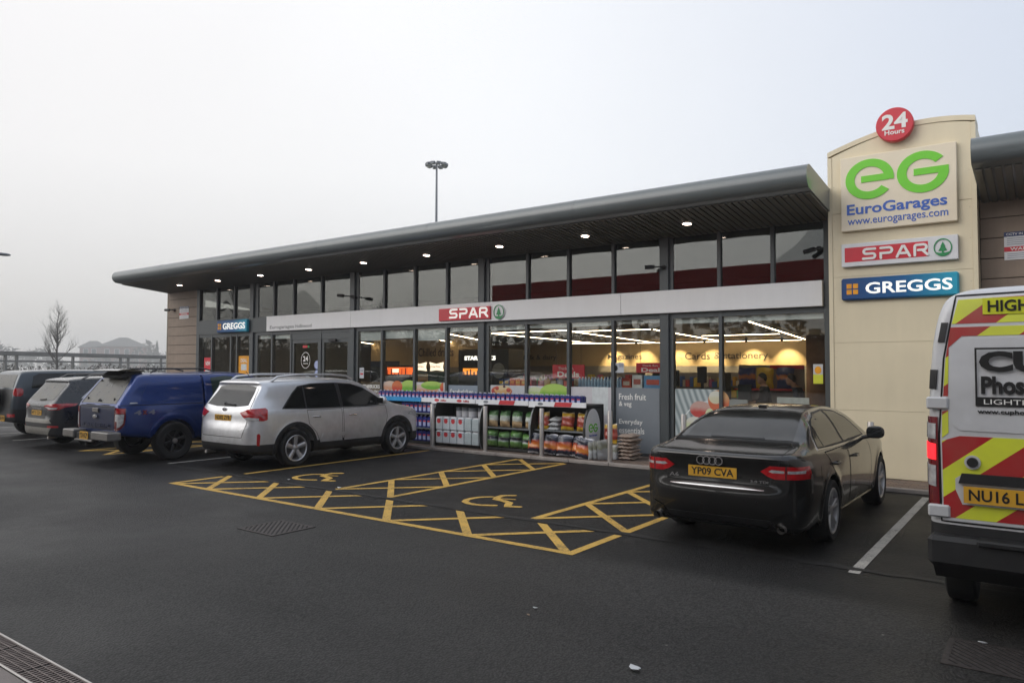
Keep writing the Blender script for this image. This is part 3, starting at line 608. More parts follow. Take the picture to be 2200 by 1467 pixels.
def camera(loc, label, heads=((-.2, -.1, -.04),)):
    c = empty('security_camera', loc, 0, label, 'camera')
    MB().lathe([(.05, 0), (.05, -.03), (.02, -.04), (.02, -.1)], 10, (0, 0, 0), 'y').build('bracket', 'black_plastic', c)
    for h in heads:
        hd = Vector(h); dn = (hd - Vector((0, -.1, 0))).normalized()
        MB().tube([(0, -.1, 0), h], .015, 6).tube([h, hd + dn * .2], .045, 8).build('camera_body', 'black_plastic', c)
    return c
camera((-16.0, F - .06, 3.93), 'twin-headed black camera on the column above the doors', ((-.2, -.16, .02), (.2, -.16, -.04)))
camera((-6.42, F - .06, 4.0), 'single black camera on the column nearest the pillar', ((-.14, -.16, .0),))
camera((-3.35, F - .06, 4.1), 'small black camera tucked against the cream pillar', ((-.05, -.14, -.02),))
camera((-25.6, F - .01, 3.98), 'small black camera on the planked wall beside the notice', ((-.1, -.14, .0),))
# ------------------------------------------------------------------ vehicles: bodies grown from side, plan and section outlines
def chaikin(poly, it=2, closed=True):
    P = [np.array(p, float) for p in poly]
    for _ in range(it):
        q = []
        for i in range(len(P) if closed else len(P) - 1):
            a, b = P[i], P[(i + 1) % len(P)]; q += [a * .75 + b * .25, a * .25 + b * .75]
        P = q
    return np.array(P)
class G2:      # signed distance to a closed outline, sampled on a grid and looked up bilinearly
    def __init__(s, poly, h=.015, pad=.7):
        poly = np.asarray(poly, float); s.h = h; s.lo = poly.min(0) - pad; hi = poly.max(0) + pad
        nx, ny = ((hi - s.lo) / h).astype(int) + 2; s.n = (nx, ny)
        X = s.lo[0] + np.arange(nx) * h; Y = s.lo[1] + np.arange(ny) * h; PX, PY = np.meshgrid(X, Y, indexing='ij')
        d = np.full(PX.shape, 1e9); ins = np.zeros(PX.shape, bool)
        for i in range(len(poly)):
            a, b = poly[i], poly[(i + 1) % len(poly)]; e = b - a; l2 = max(e @ e, 1e-12)
            t = np.clip(((PX - a[0]) * e[0] + (PY - a[1]) * e[1]) / l2, 0, 1)
            d = np.minimum(d, (PX - a[0] - t * e[0]) ** 2 + (PY - a[1] - t * e[1]) ** 2)
            c = (a[1] > PY) != (b[1] > PY)
            if abs(e[1]) > 1e-12: ins ^= c & (PX < a[0] + (PY - a[1]) * e[0] / e[1])
        s.g = np.sqrt(d) * np.where(ins, -1, 1)
    def __call__(s, x, y):
        u = np.clip((x - s.lo[0]) / s.h, 0, s.n[0] - 1.001); v = np.clip((y - s.lo[1]) / s.h, 0, s.n[1] - 1.001)
        u, v = np.broadcast_arrays(u, v); i = u.astype(int); j = v.astype(int); a = u - i; b = v - j; g = s.g
        return (g[i, j] * (1 - a) + g[i + 1, j] * a) * (1 - b) + (g[i, j + 1] * (1 - a) + g[i + 1, j + 1] * a) * b
def smax(a, b, k): h = np.maximum(k - np.abs(a - b), 0); return np.maximum(a, b) + h * h / (4 * k)
def smin(a, b, k): return -smax(-a, -b, k)
def nets(fn, lo, hi, h):
    ax = [np.arange(lo[i], hi[i] + h, h) for i in range(3)]
    V = fn(ax[0][:, None, None], ax[1][None, :, None], ax[2][None, None, :]); S = V < 0
    c = np.zeros([n - 1 for n in V.shape], np.int8); sl = (slice(None, -1), slice(1, None))
    for i in (0, 1):
        for j in (0, 1):
            for k in (0, 1): c += S[sl[i], sl[j], sl[k]]
    act = (c > 0) & (c < 8); I = np.argwhere(act); idx = np.full(act.shape, -1); idx[act] = np.arange(len(I))
    acc = np.zeros((len(I), 3)); cnt = np.zeros(len(I))
    for a in range(3):
        b, d = [q for q in range(3) if q != a]
        for m in (0, 1):
            for n in (0, 1):
                o = np.zeros(3, int); o[b] = m; o[d] = n; o2 = o.copy(); o2[a] = 1
                p, q = I + o, I + o2; v0, v1 = V[tuple(p.T)], V[tuple(q.T)]; k = (v0 < 0) != (v1 < 0)
                t = v0[k] / (v0[k] - v1[k]); pt = p[k].astype(float); pt[:, a] += t; acc[k] += pt; cnt[k] += 1
    P = np.array(lo) + acc / cnt[:, None] * h; faces = []
    for a in range(3):
        b, d = [(1, 2), (2, 0), (0, 1)][a]
        s0 = [slice(1, -1)] * 3; s0[a] = slice(None, -1); s1 = list(s0); s1[a] = slice(1, None)
        A, B = S[tuple(s0)], S[tuple(s1)]; E = np.argwhere(A != B); fl = A[tuple(E.T)]
        E = E.copy(); 
        for q in range(3):
            if q != a: E[:, q] += 1
        def ci(m, n):
            t = E.copy(); t[:, b] -= m; t[:, d] -= n; return idx[tuple(t.T)]
        Q = np.stack([ci(1, 1), ci(0, 1), ci(0, 0), ci(1, 0)], 1); Q[~fl] = Q[~fl][:, ::-1]; faces.append(Q)
    return P, np.concatenate(faces)
def pin(I, B, m):      # points inside a polygon, at least m from its edge
    ins = np.zeros(len(I), bool); d = np.full(len(I), 1e9); x, y = I.T
    for a, b in zip(B, np.roll(B, -1, 0)):
        e = b - a; t = np.clip(((x - a[0]) * e[0] + (y - a[1]) * e[1]) / max(e @ e, 1e-12), 0, 1); d = np.minimum(d, np.hypot(x - a[0] - t * e[0], y - a[1] - t * e[1]))
        if abs(e[1]) > 1e-12: ins ^= ((a[1] > y) != (b[1] > y)) & (x < a[0] + (y - a[1]) * e[0] / e[1])
    return ins & (d > m)
class Body:
    def __init__(s, side, planL, planU, zb, sect, k=(.10, .10), arches=(), depth=.28, mods=(), it=2):
        mir = lambda p: list(p) + [(-x, y) for x, y in p[::-1]]
        s.S = G2(chaikin(side, it)); s.PL = G2(chaikin(mir(planL), it)); s.PU = G2(chaikin(mir(planU), it)); s.C = G2(chaikin(mir(sect), it))
        s.zb, s.k, s.arches, s.depth, s.mods = zb, k, arches, depth, mods; s.hw = max(p[0] for p in sect); s.L = max(p[0] for p in side); s.H = max(p[1] for p in side)
    def __call__(s, x, y, z):
        ds = s.S(y, z); t = np.clip((z - s.zb[0]) / (s.zb[1] - s.zb[0]), 0, 1); t = t * t * (3 - 2 * t)
        dp = s.PL(x, y) * (1 - t) + s.PU(x, y) * t
        f = smax(smax(ds, dp, s.k[0]), s.C(x, z), s.k[1])
        for m in s.mods: f = m(f, x, y, z)
        ax = np.abs(x)
        for (ya, za, ra) in s.arches:
            q = np.sqrt((y - ya) ** 2 + (z - za) ** 2)
            f = f - .014 * np.exp(-((q - ra - .03) / .05) ** 2) * np.clip((ax - .6) / .2, 0, 1)
            f = smax(f, -np.maximum(q - ra, s.hw - s.depth - ax), .012)
        return f
    def grad(s, P, e=.004):
        x, y, z = P.T; g = np.stack([s(x + e, y, z) - s(x - e, y, z), s(x, y + e, z) - s(x, y - e, z), s(x, y, z + e) - s(x, y, z - e)], 1) / (2 * e)
        return g / np.maximum(np.linalg.norm(g, axis=1), 1e-6)[:, None]
    def mesh(s, h=.022):
        P, Q = nets(s, (-s.hw - .06, -.08, .1), (s.hw + .06, s.L + .08, s.H + .08), h)
        for _ in range(2): P = P - np.clip(s(*P.T), -h, h)[:, None] * s.grad(P)
        return P, Q
    def trace(s, O, D):
        t = np.zeros(len(O))
        for _ in range(70): t = np.minimum(t + .75 * s(*(O + D * t[:, None]).T), 6)
        return O + D * t[:, None]
    def arc(s, z, yc=.95):      # unrolled distance round the tail at height z
        a = np.radians(np.linspace(0, 100, 200)); D = np.stack([-np.sin(a), np.cos(a), 0 * a], 1); O = np.array([0, yc, z]) - D * 3
        H = s.trace(O, D); l = np.concatenate([[0], np.cumsum(np.linalg.norm(np.diff(H, axis=0), axis=1))]); return l, a
    def hit(s, U, proj, zref=.8):
        u, v = U[:, 0], U[:, 1]; n = len(u); one = np.ones(n); zero = np.zeros(n)
        if proj == 'R': return s.trace(np.stack([one * 1.6, u, v], 1), np.tile([-1., 0, 0], (n, 1)))
        if proj == 'B': return s.trace(np.stack([u, -one, v], 1), np.tile([0, 1., 0], (n, 1)))
        if proj == 'F': return s.trace(np.stack([u, one * (s.L + 1), v], 1), np.tile([0, -1., 0], (n, 1)))
        if proj == 'T': return s.trace(np.stack([u, v, one * 3.2], 1), np.tile([0, 0, -1.], (n, 1)))
        if proj == 'S':
            l, a = s.arc(zref); f = np.interp(np.abs(u), l, a) * np.sign(u); D = np.stack([-np.sin(f), np.cos(f), zero], 1)
            return s.trace(np.stack([zero, one * .95, v], 1) - D * 3, D)
    def patch(s, poly, proj, off=.003, h=.05, skirt=.012, zref=None, smooth=0):
        if smooth: poly = chaikin(poly, smooth)
        B = []
        for i in range(len(poly)):
            a, b = np.array(poly[i], float), np.array(poly[(i + 1) % len(poly)], float); k = max(1, int(np.linalg.norm(b - a) / h)); B += [a + (b - a) * j / k for j in range(k)]
        nb = len(B); B = np.array(B); mn, mx = B.min(0), B.max(0); 
        gx, gy = np.meshgrid(np.arange(mn[0], mx[0], h), np.arange(mn[1], mx[1], h)); I = np.stack([gx.ravel(), gy.ravel()], 1)
        if len(I): I = I[pin(I, B, h * .35)]
        U = np.concatenate([B, I]) if len(I) else B
        r = geometry.delaunay_2d_cdt([Vector(p) for p in U], [], [list(range(nb))], 1, 1e-5)
        U2 = np.array([v[:] for v in r[0]]); F_ = [tuple(f) for f in r[2]]
        P = s.hit(U2, proj, zref if zref is not None else float(U2[:, 1].mean())); Nn = s.grad(P); Pt = P + Nn * off
        org = {}
        for i, o in enumerate(r[3]):
            for q in o: org[q] = i
        ring_ = [org[i] for i in range(nb) if i in org]; m = MB(); m.add(Pt, F_)
        if skirt:
            m.add(np.concatenate([Pt[ring_], (Pt - Nn * skirt)[ring_]]), [(i, (i + 1) % len(ring_), (i + 1) % len(ring_) + len(ring_), i + len(ring_)) for i in range(len(ring_))])
        return m
    def ribbon(s, pts, proj, wd=.007, off=.0012, h=.03, zref=.8):
        U = []
        for a, b in zip(pts[:-1], pts[1:]):
            a, b = np.array(a, float), np.array(b, float); k = max(1, int(np.linalg.norm(b - a) / h)); U += [a + (b - a) * j / k for j in range(k)]
        U.append(np.array(pts[-1], float)); U = np.array(U); T = np.gradient(U, axis=0); T /= np.maximum(np.linalg.norm(T, axis=1), 1e-9)[:, None]
        Nn = np.stack([-T[:, 1], T[:, 0]], 1) * wd / 2; A, Bq = s.hit(U + Nn, proj, zref), s.hit(U - Nn, proj, zref)
        A = A + s.grad(A) * off; Bq = Bq + s.grad(Bq) * off; n = len(U)
        return MB().add(np.concatenate([A, Bq]), [(i, i + 1, n + i + 1, n + i) for i in range(n - 1)])
def mirror(mb):
    m = MB(); m.v = [(-x, y, z) for x, y, z in mb.v]; m.f = list(mb.f); return m
def body_parts(b, root, mat, zcut=None, low='cladding', h=.022, name='body'):
    P, Q = b.mesh(h); me = bpy.data.meshes.new(name); me.from_pydata(P.tolist(), [], Q.tolist())
    if zcut:
        bm = bmesh.new(); bm.from_mesh(me); bmesh.ops.bisect_plane(bm, geom=bm.verts[:] + bm.edges[:] + bm.faces[:], plane_co=(0, 0, zcut), plane_no=(0, 0, 1), dist=.0001)
        b2 = bm.copy(); bmesh.ops.delete(bm, geom=[f for f in bm.faces if f.calc_center_median().z < zcut], context='FACES'); bmesh.ops.delete(b2, geom=[f for f in b2.faces if f.calc_center_median().z >= zcut], context='FACES')
        bm.to_mesh(me); m2 = bpy.data.meshes.new('lower_' + name); b2.to_mesh(m2); bm.free(); b2.free(); link('lower_' + name, m2, low, root, 50)
    return link(name, me, mat, root, 50)
M('tyre', (.008, .008, .008), .75, var=.25, scale=12, bump=.1, bscale=40, dirt=.2, dcol=(.04, .038, .035), dz=(-.4, .4)); M('cladding', (.010, .010, .011), .55, var=.2, dirt=.2, dcol=(.05, .047, .042)); M('seam', (.006, .006, .006), .8); M('spoke_shade', (.006, .006, .006), .95)
M('alloy', (.58, .58, .59), .35, .75, var=.1, dirt=.2, dz=(-.4, .4)); M('alloy_dark', (.012, .012, .013), .35, .3); M('chrome', (.42, .42, .43), .2, 1., var=.05); M('badge_chrome', (.72, .72, .73), .2, 1., var=.03); M('brake', (.10, .09, .085), .5, .8)
M('plate_yellow', (.72, .38, .015), .4, var=.05, dirt=.3, dz=(-1, 2)); M('plate_ink', (.01, .01, .01), .5); M('lamp_clear', (.55, .55, .55), .15, .3, coat=1., var=.25, scale=25)
M('lamp_red', (.42, .008, .012), .12, var=.3, scale=22, coat=1.); M('lamp_dark_red', (.14, .004, .008), .12, var=.2, scale=22, coat=1.); M('reflector_red', (.40, .01, .015), .2, coat=1.)
def carglass(name, col, rough=.06, dirt=0., dcol=(.30, .285, .25)):
    M(name, col, rough, var=.05, coat=.0, spec=.5, dirt=dirt, dcol=dcol, dz=(.9, 1.9))
carglass('car_glass', (.010, .011, .011)); carglass('rear_glass', (.010, .011, .011), .07, .13); carglass('dusty_glass', (.05, .05, .045), .22, .9, (.26, .245, .205)); carglass('greenish_glass', (.03, .05, .042))
def wheel(root, x, y, r, wd, rr, n, rim='alloy', side=1, twin=0, sw=.045):
    o = empty('wheel', (x, y, r)); o.parent = root; s = side
    hw = wd / 2
    MB().lathe([(rr, -hw * .86 * s), (rr + .02, -hw * .95 * s), (r * .90, -hw * 1.0 * s), (r * .975, -hw * .86 * s), (r, -hw * .6 * s), (r, hw * .6 * s), (r * .975, hw * .86 * s), (r * .90, hw * 1.0 * s), (rr + .02, hw * .95 * s), (rr, hw * .86 * s), (rr - .01, -hw * .8 * s)], 36, (0, 0, 0), 'x', False).build('tyre', 'tyre', o, 35)
    m = MB(); m.lathe([(rr + .004, hw * .88 * s), (rr - .004, hw * .93 * s), (rr - .022, hw * .84 * s), (rr - .03, hw * .2 * s), (rr - .03, -hw * .7 * s)], 36, (0, 0, 0), 'x', False)
    for i in range(n):
        for dlt in ((-.16, .16) if twin else (0,)):
            a0 = 2 * math.pi * i / n + .3; a1 = a0 + dlt * .9
            p0 = Vector((0, math.cos(a0 + dlt * .4) * .035, math.sin(a0 + dlt * .4) * .035)); p1 = Vector((0, math.cos(a1) * (rr - .016), math.sin(a1) * (rr - .016)))
            t = Vector((0, -(p1 - p0).z, (p1 - p0).y)).normalized(); w0, w1 = sw * .8, sw * 1.1; f = hw * s
            v = [p0 - t * w0 / 2, p0 + t * w0 / 2, p1 + t * w1 / 2, p1 - t * w1 / 2]
            fr = [Vector((f * (.62 if q < 2 else .8), c.y, c.z)) for q, c in enumerate(v)]
            vi = [Vector((f * .72 if q < 2 else f * .86, (p0 if q < 2 else p1).y + (c - (p0 if q < 2 else p1)).y * .45, (p0 if q < 2 else p1).z + (c - (p0 if q < 2 else p1)).z * .45)) for q, c in enumerate(v)]
            bk_ = [Vector((f * .3, c.y, c.z)) for c in v]
            m.add(fr + vi + bk_, [(4, 5, 6, 7), (0, 1, 5, 4), (1, 2, 6, 5), (2, 3, 7, 6), (3, 0, 4, 7), (8, 9, 1, 0), (9, 10, 2, 1), (10, 11, 3, 2), (11, 8, 0, 3)])
    m.lathe([(.066, hw * .4 * s), (.066, hw * .68 * s), (.05, hw * .74 * s), (.001, hw * .76 * s)], 16, (0, 0, 0), 'x', False)
    m.build('rim', rim, o, 40)
    MB().lathe([(.001, hw * .1 * s), (rr * .72, hw * .1 * s), (rr * .72, -.02 * s), (rr - .03, -.03 * s)], 24, (0, 0, 0), 'x', False).build('shade_disc', 'brake' if rim == 'alloy' else 'spoke_shade', o)  # dark backing disc; its colour stands for the shade behind the spokes
    return o
def wheels(root, hw, ys, r, wd, rr, n, rim='alloy', twin=0, sw=.045):
    for y in ys:
        for s in (1, -1): wheel(root, s * (hw - wd / 2 - .01), y, r, wd, rr, n, rim, s, twin, sw)
def plate(root, b, x, z, reg, w_=.52, h_=.111, tilt=0, y=None):
    yy = b.hit(np.array([[x - w_ / 2, z], [x + w_ / 2, z]]), 'B')[:, 1].min() - .012 if y is None else y
    o = MB().box(-w_ / 2, w_ / 2, 0, .012, -h_ / 2, h_ / 2).build('number_plate', 'plate_yellow', root, loc=(x, yy, z)); o.rotation_euler = (tilt, 0, 0)
    put_text(reg, -w_ * .44, w_ * .44, -h_ * .33, h_ * .36, -.0005, 'plate_ink', o, .018, .002, 'registration'); return o
def both(b, root, name, poly, proj, mat, off=.003, h=.05, parent=None, smooth=0, zref=None, mirror_too=True):
    m = b.patch(poly, proj, off, h, zref=zref, smooth=smooth); o = m.build(name, mat, parent or root, 40)
    if mirror_too: mirror(m).build(name, mat, parent or root, 40)
    return o
def blob(name, mat, root, c, s, e=2.6, tw=0):
    v, f = [], []; nu, nv = 18, 10
    sg = lambda q: math.copysign(abs(q) ** (2 / e), q)
    for j in range(nv + 1):
        b_ = -math.pi / 2 + math.pi * j / nv
        for i in range(nu):
            a_ = 2 * math.pi * i / nu; v.append((c[0] + s[0] * sg(math.cos(b_)) * sg(math.cos(a_)), c[1] + s[1] * sg(math.cos(b_)) * sg(math.sin(a_)), c[2] + s[2] * sg(math.sin(b_))))
    for j in range(nv):
        for i in range(nu): f.append((j * nu + i, j * nu + (i + 1) % nu, (j + 1) * nu + (i + 1) % nu, (j + 1) * nu + i))
    return MB().add(v, f).build(name, mat, root, 60)
def doormirror(root, mat, x, y, z, s=1.):
    for sg in (1, -1):
        o = blob('door_mirror', mat, root, (sg * (x + .11 * s), y, z + .03), (.115 * s, .06 * s, .085 * s)); MB().tube([(sg * (x - .06), y + .02, z - .05), (sg * (x + .05), y + .01, z - .02)], .025, 8).build('stalk', 'black_plastic', o)
        MB().box(sg * (x + .11) - .085 * s, sg * (x + .11) + .085 * s, y - .062 * s, y - .055 * s, z - .03, z + .09).build('mirror_glass', 'car_glass', o)
def side_doors(b, root, doors, handles, mat, seamw=.009):
    for poly, (hy, hz) in zip(doors, handles):
        m = b.patch(poly, 'R', .0015, .06, .006); rb = b.ribbon(list(poly) + [poly[0]], 'R', seamw, .0022)
        for mm, rr_, sg in ((m, rb, 1), (mirror(m), mirror(rb), -1)):
            d = mm.build('door', mat, root, 50); rr_.build('seam', 'seam', d)
            p = b.hit(np.array([[hy, hz]]), 'R')[0]
            MB().tube([(sg * (p[0] - .01), hy - .09, hz), (sg * (p[0] + .035), hy - .07, hz), (sg * (p[0] + .035), hy + .07, hz), (sg * (p[0] - .01), hy + .09, hz)], .015, 8).build('handle', 'badge_chrome' if mat != 'audi_black' else mat, d, 40)
def arch_trim(b, root, ya, za, ra, wd, mat='cladding', zmin=.3):
    a0 = math.degrees(math.asin(max(-1, min(1, (zmin - za) / ra))))
    A = arcpts(ya, za, ra + wd, a0, 180 - a0, 20); B = arcpts(ya, za, ra + .002, a0, 180 - a0, 20)
    both(b, root, 'arch_trim', A + B[::-1], 'R', mat, .011, .03)
# ---- silver estate SUV
M('silver_paint', (.76, .77, .79), .28, .68, var=.03, coat=.6, dirt=.42, dcol=(.17, .155, .13), dz=(.2, 1.25))
def silver_suv():
    rt = empty('parked_car', (-12.5, 7.86, 0), 0, 'silver SUV with roof rails parked beside the yellow disabled bay', 'car')
    r = .355; ya, yf = 1.02, 3.72; A = ((ya, r, .42), (yf, r, .42))
    side = [(.25, .26), (.06, .34), (-.01, .5), (-.015, .70), (.02, .80), (.06, .86), (.07, 1.02), (.10, 1.14), (.17, 1.22), (.40, 1.53), (.34, 1.60), (.42, 1.645), (.9, 1.70), (1.6, 1.715), (2.2, 1.70), (2.6, 1.65), (2.95, 1.52), (3.55, 1.16), (3.75, 1.10), (4.25, 1.01), (4.5, .90), (4.64, .72), (4.68, .5), (4.6, .3), (4.4, .22), (.6, .24)]
    sect = [(0, .18), (.78, .19), (.89, .28), (.925, .42), (.945, .62), (.945, .80), (.925, .98), (.895, 1.07), (.86, 1.13), (.74, 1.52), (.68, 1.62), (.56, 1.70), (.3, 1.735), (0, 1.74)]
    pL = [(0, -.01), (.5, .0), (.74, .05), (.87, .19), (.925, .45), (.943, 1.0), (.943, 3.5), (.92, 4.1), (.82, 4.45), (.55, 4.62), (0, 4.69)]
    pU = [(0, .0), (.45, .02), (.66, .09), (.78, .28), (.86, .7), (.90, 1.3), (.90, 3.2), (.8, 4.2), (.4, 4.7), (0, 4.7)]
    b = Body(side, pL, pU, (1.0, 1.35), sect, (.09, .10), A)
    body_parts(b, rt, 'silver_paint', .47); P = 'silver_paint'
    for y in (ya, yf): arch_trim(b, rt, y, r, .424, .075)
    # tailgate, rear screen
    tg = b.patch([(-.62, .60), (.62, .60), (.70, .82), (.74, 1.10), (.66, 1.50), (-.66, 1.50), (-.74, 1.10), (-.70, .82)], 'B', .0015, .06, .006).build('tailgate', P, rt, 50)
    b.ribbon([(-.66, 1.5), (-.745, 1.10), (-.70, .82), (-.62, .60), (.62, .60), (.70, .82), (.745, 1.10), (.66, 1.5)], 'B', .010, .003).build('seam', 'seam', tg)
    b.patch([(-.655, 1.185), (-.3, 1.15), (.3, 1.15), (.655, 1.185), (.575, 1.515), (.3, 1.555), (-.3, 1.555), (-.575, 1.515)], 'B', .005, .05).build('rear_window', 'rear_glass', tg, 40)
    m = MB(); q = b.hit(np.array([[-.05, 1.20], [.28, 1.19]]), 'B'); m.tube([q[0] + np.array([0, -.02, 0]), q[1] + np.array([0, -.02, 0])], .014, 6).lathe([(.03, -.03), (.03, 0)], 10, tuple(q[0]), 'y'); m.build('wiper', 'black_plastic', tg)
    b.patch([(-.52, .63), (.52, .63), (.56, .80), (-.56, .80)], 'B', .004, .06).build('lower_panel', P, tg, 40)
    plate(tg, b, -.02, .945, 'ND02 ZYB'); bd = MB().lathe([(.065, -.012), (.06, -.02), (.03, -.022)], 20, (0, 0, 0), 'y'); bd.v = [(x, y, z * .55) for x, y, z in bd.v]
    bd.build('badge', 'chrome', tg, loc=(0, float(b.hit(np.array([[0, 1.1]]), 'B')[0][1]), 1.10))
    # lamps wrapping the corners
    both(b, rt, 'tail_lamp', [(.50, 1.05), (.62, .965), (.70, .925), (1.02, .90), (1.10, .92), (1.10, 1.10), (1.05, 1.135), (.75, 1.12), (.58, 1.07)], 'S', 'lamp_red', .010, .03, zref=1.0)
    both(b, rt, 'reversing_lamp', [(.64, .955), (.71, .915), (.93, .905), (.93, .955), (.75, .975)], 'S', 'lamp_clear', .0125, .03, zref=1.0)
    both(b, rt, 'bumper_reflector', [(.92, .46), (.97, .45), (.985, .64), (.96, .68), (.92, .66)], 'S', 'reflector_red', .006, .03, zref=.6)
    b.ribbon([(-.9, .47), (.9, .47)], 'S', .008, .002).build('bumper_seam', 'seam', rt)
    for sg in (1, -1):
        xs = sg * .66
        rl = MB().tube([(xs * 1.0, .62, 1.62), (xs, .75, 1.705), (xs, 1.2, 1.745), (xs, 2.0, 1.75), (xs, 2.45, 1.72), (xs, 2.62, 1.64)], .022, 8).build('roof_rail', 'silver_paint', rt, 60)
    MB().tube([(0, .62, 1.68), (0, .53, 1.80)], .006, 6).build('aerial', 'black_plastic', rt)
    # glazing
    both(b, rt, 'window_surround', [(.72, 1.105), (1.0, 1.40), (1.16, 1.525), (1.5, 1.575), (2.05, 1.585), (2.5, 1.56), (2.8, 1.475), (3.15, 1.29), (3.42, 1.12), (2.8, 1.085), (1.8, 1.08), (1.1, 1.09)], 'R', 'black_plastic', .0032, .05)
    for nm, pl_ in (('quarter_window', [(.77, 1.12), (1.02, 1.385), (1.17, 1.505), (1.26, 1.525), (1.26, 1.105)]), ('side_window', [(1.30, 1.105), (1.30, 1.53), (1.6, 1.56), (2.08, 1.565), (2.12, 1.1)]), ('side_window', [(2.20, 1.1), (2.18, 1.56), (2.5, 1.54), (2.78, 1.46), (3.12, 1.285), (3.34, 1.13)])):
        both(b, rt, nm, pl_, 'R', 'car_glass', .0065, .05)
    both(b, rt, 'windscreen', [(-.72, 3.50), (.72, 3.50), (.60, 2.95), (.5, 2.86), (-.5, 2.86), (-.60, 2.95)], 'T', 'car_glass', .004, .06, mirror_too=False)
    side_doors(b, rt, [[(1.28, 1.06), (2.14, 1.065), (2.16, .42), (1.60, .42), (1.50, .62), (1.32, .80)], [(2.18, 1.065), (3.36, 1.09), (3.40, .85), (3.28, .42), (2.20, .42)]], [(1.5, .93), (2.42, .93)], P)
    both(b, rt, 'door_moulding', [(1.62, .52), (3.2, .50), (3.2, .58), (1.66, .60)], 'R', P, .009, .06)
    both(b, rt, 'headlamp', [(4.05, .86), (4.42, .78), (4.45, .88), (4.2, .98)], 'R', 'lamp_clear', .006, .04)
    doormirror(rt, P, .93, 3.12, 1.17); wheels(rt, .945, (ya, yf), r, .235, .246, 5, 'alloy', 0, .085)
    MB().tube([(-.55, .25, .28), (-.55, .05, .28)], .035, 10).build('exhaust', 'steel', rt)
silver_suv()
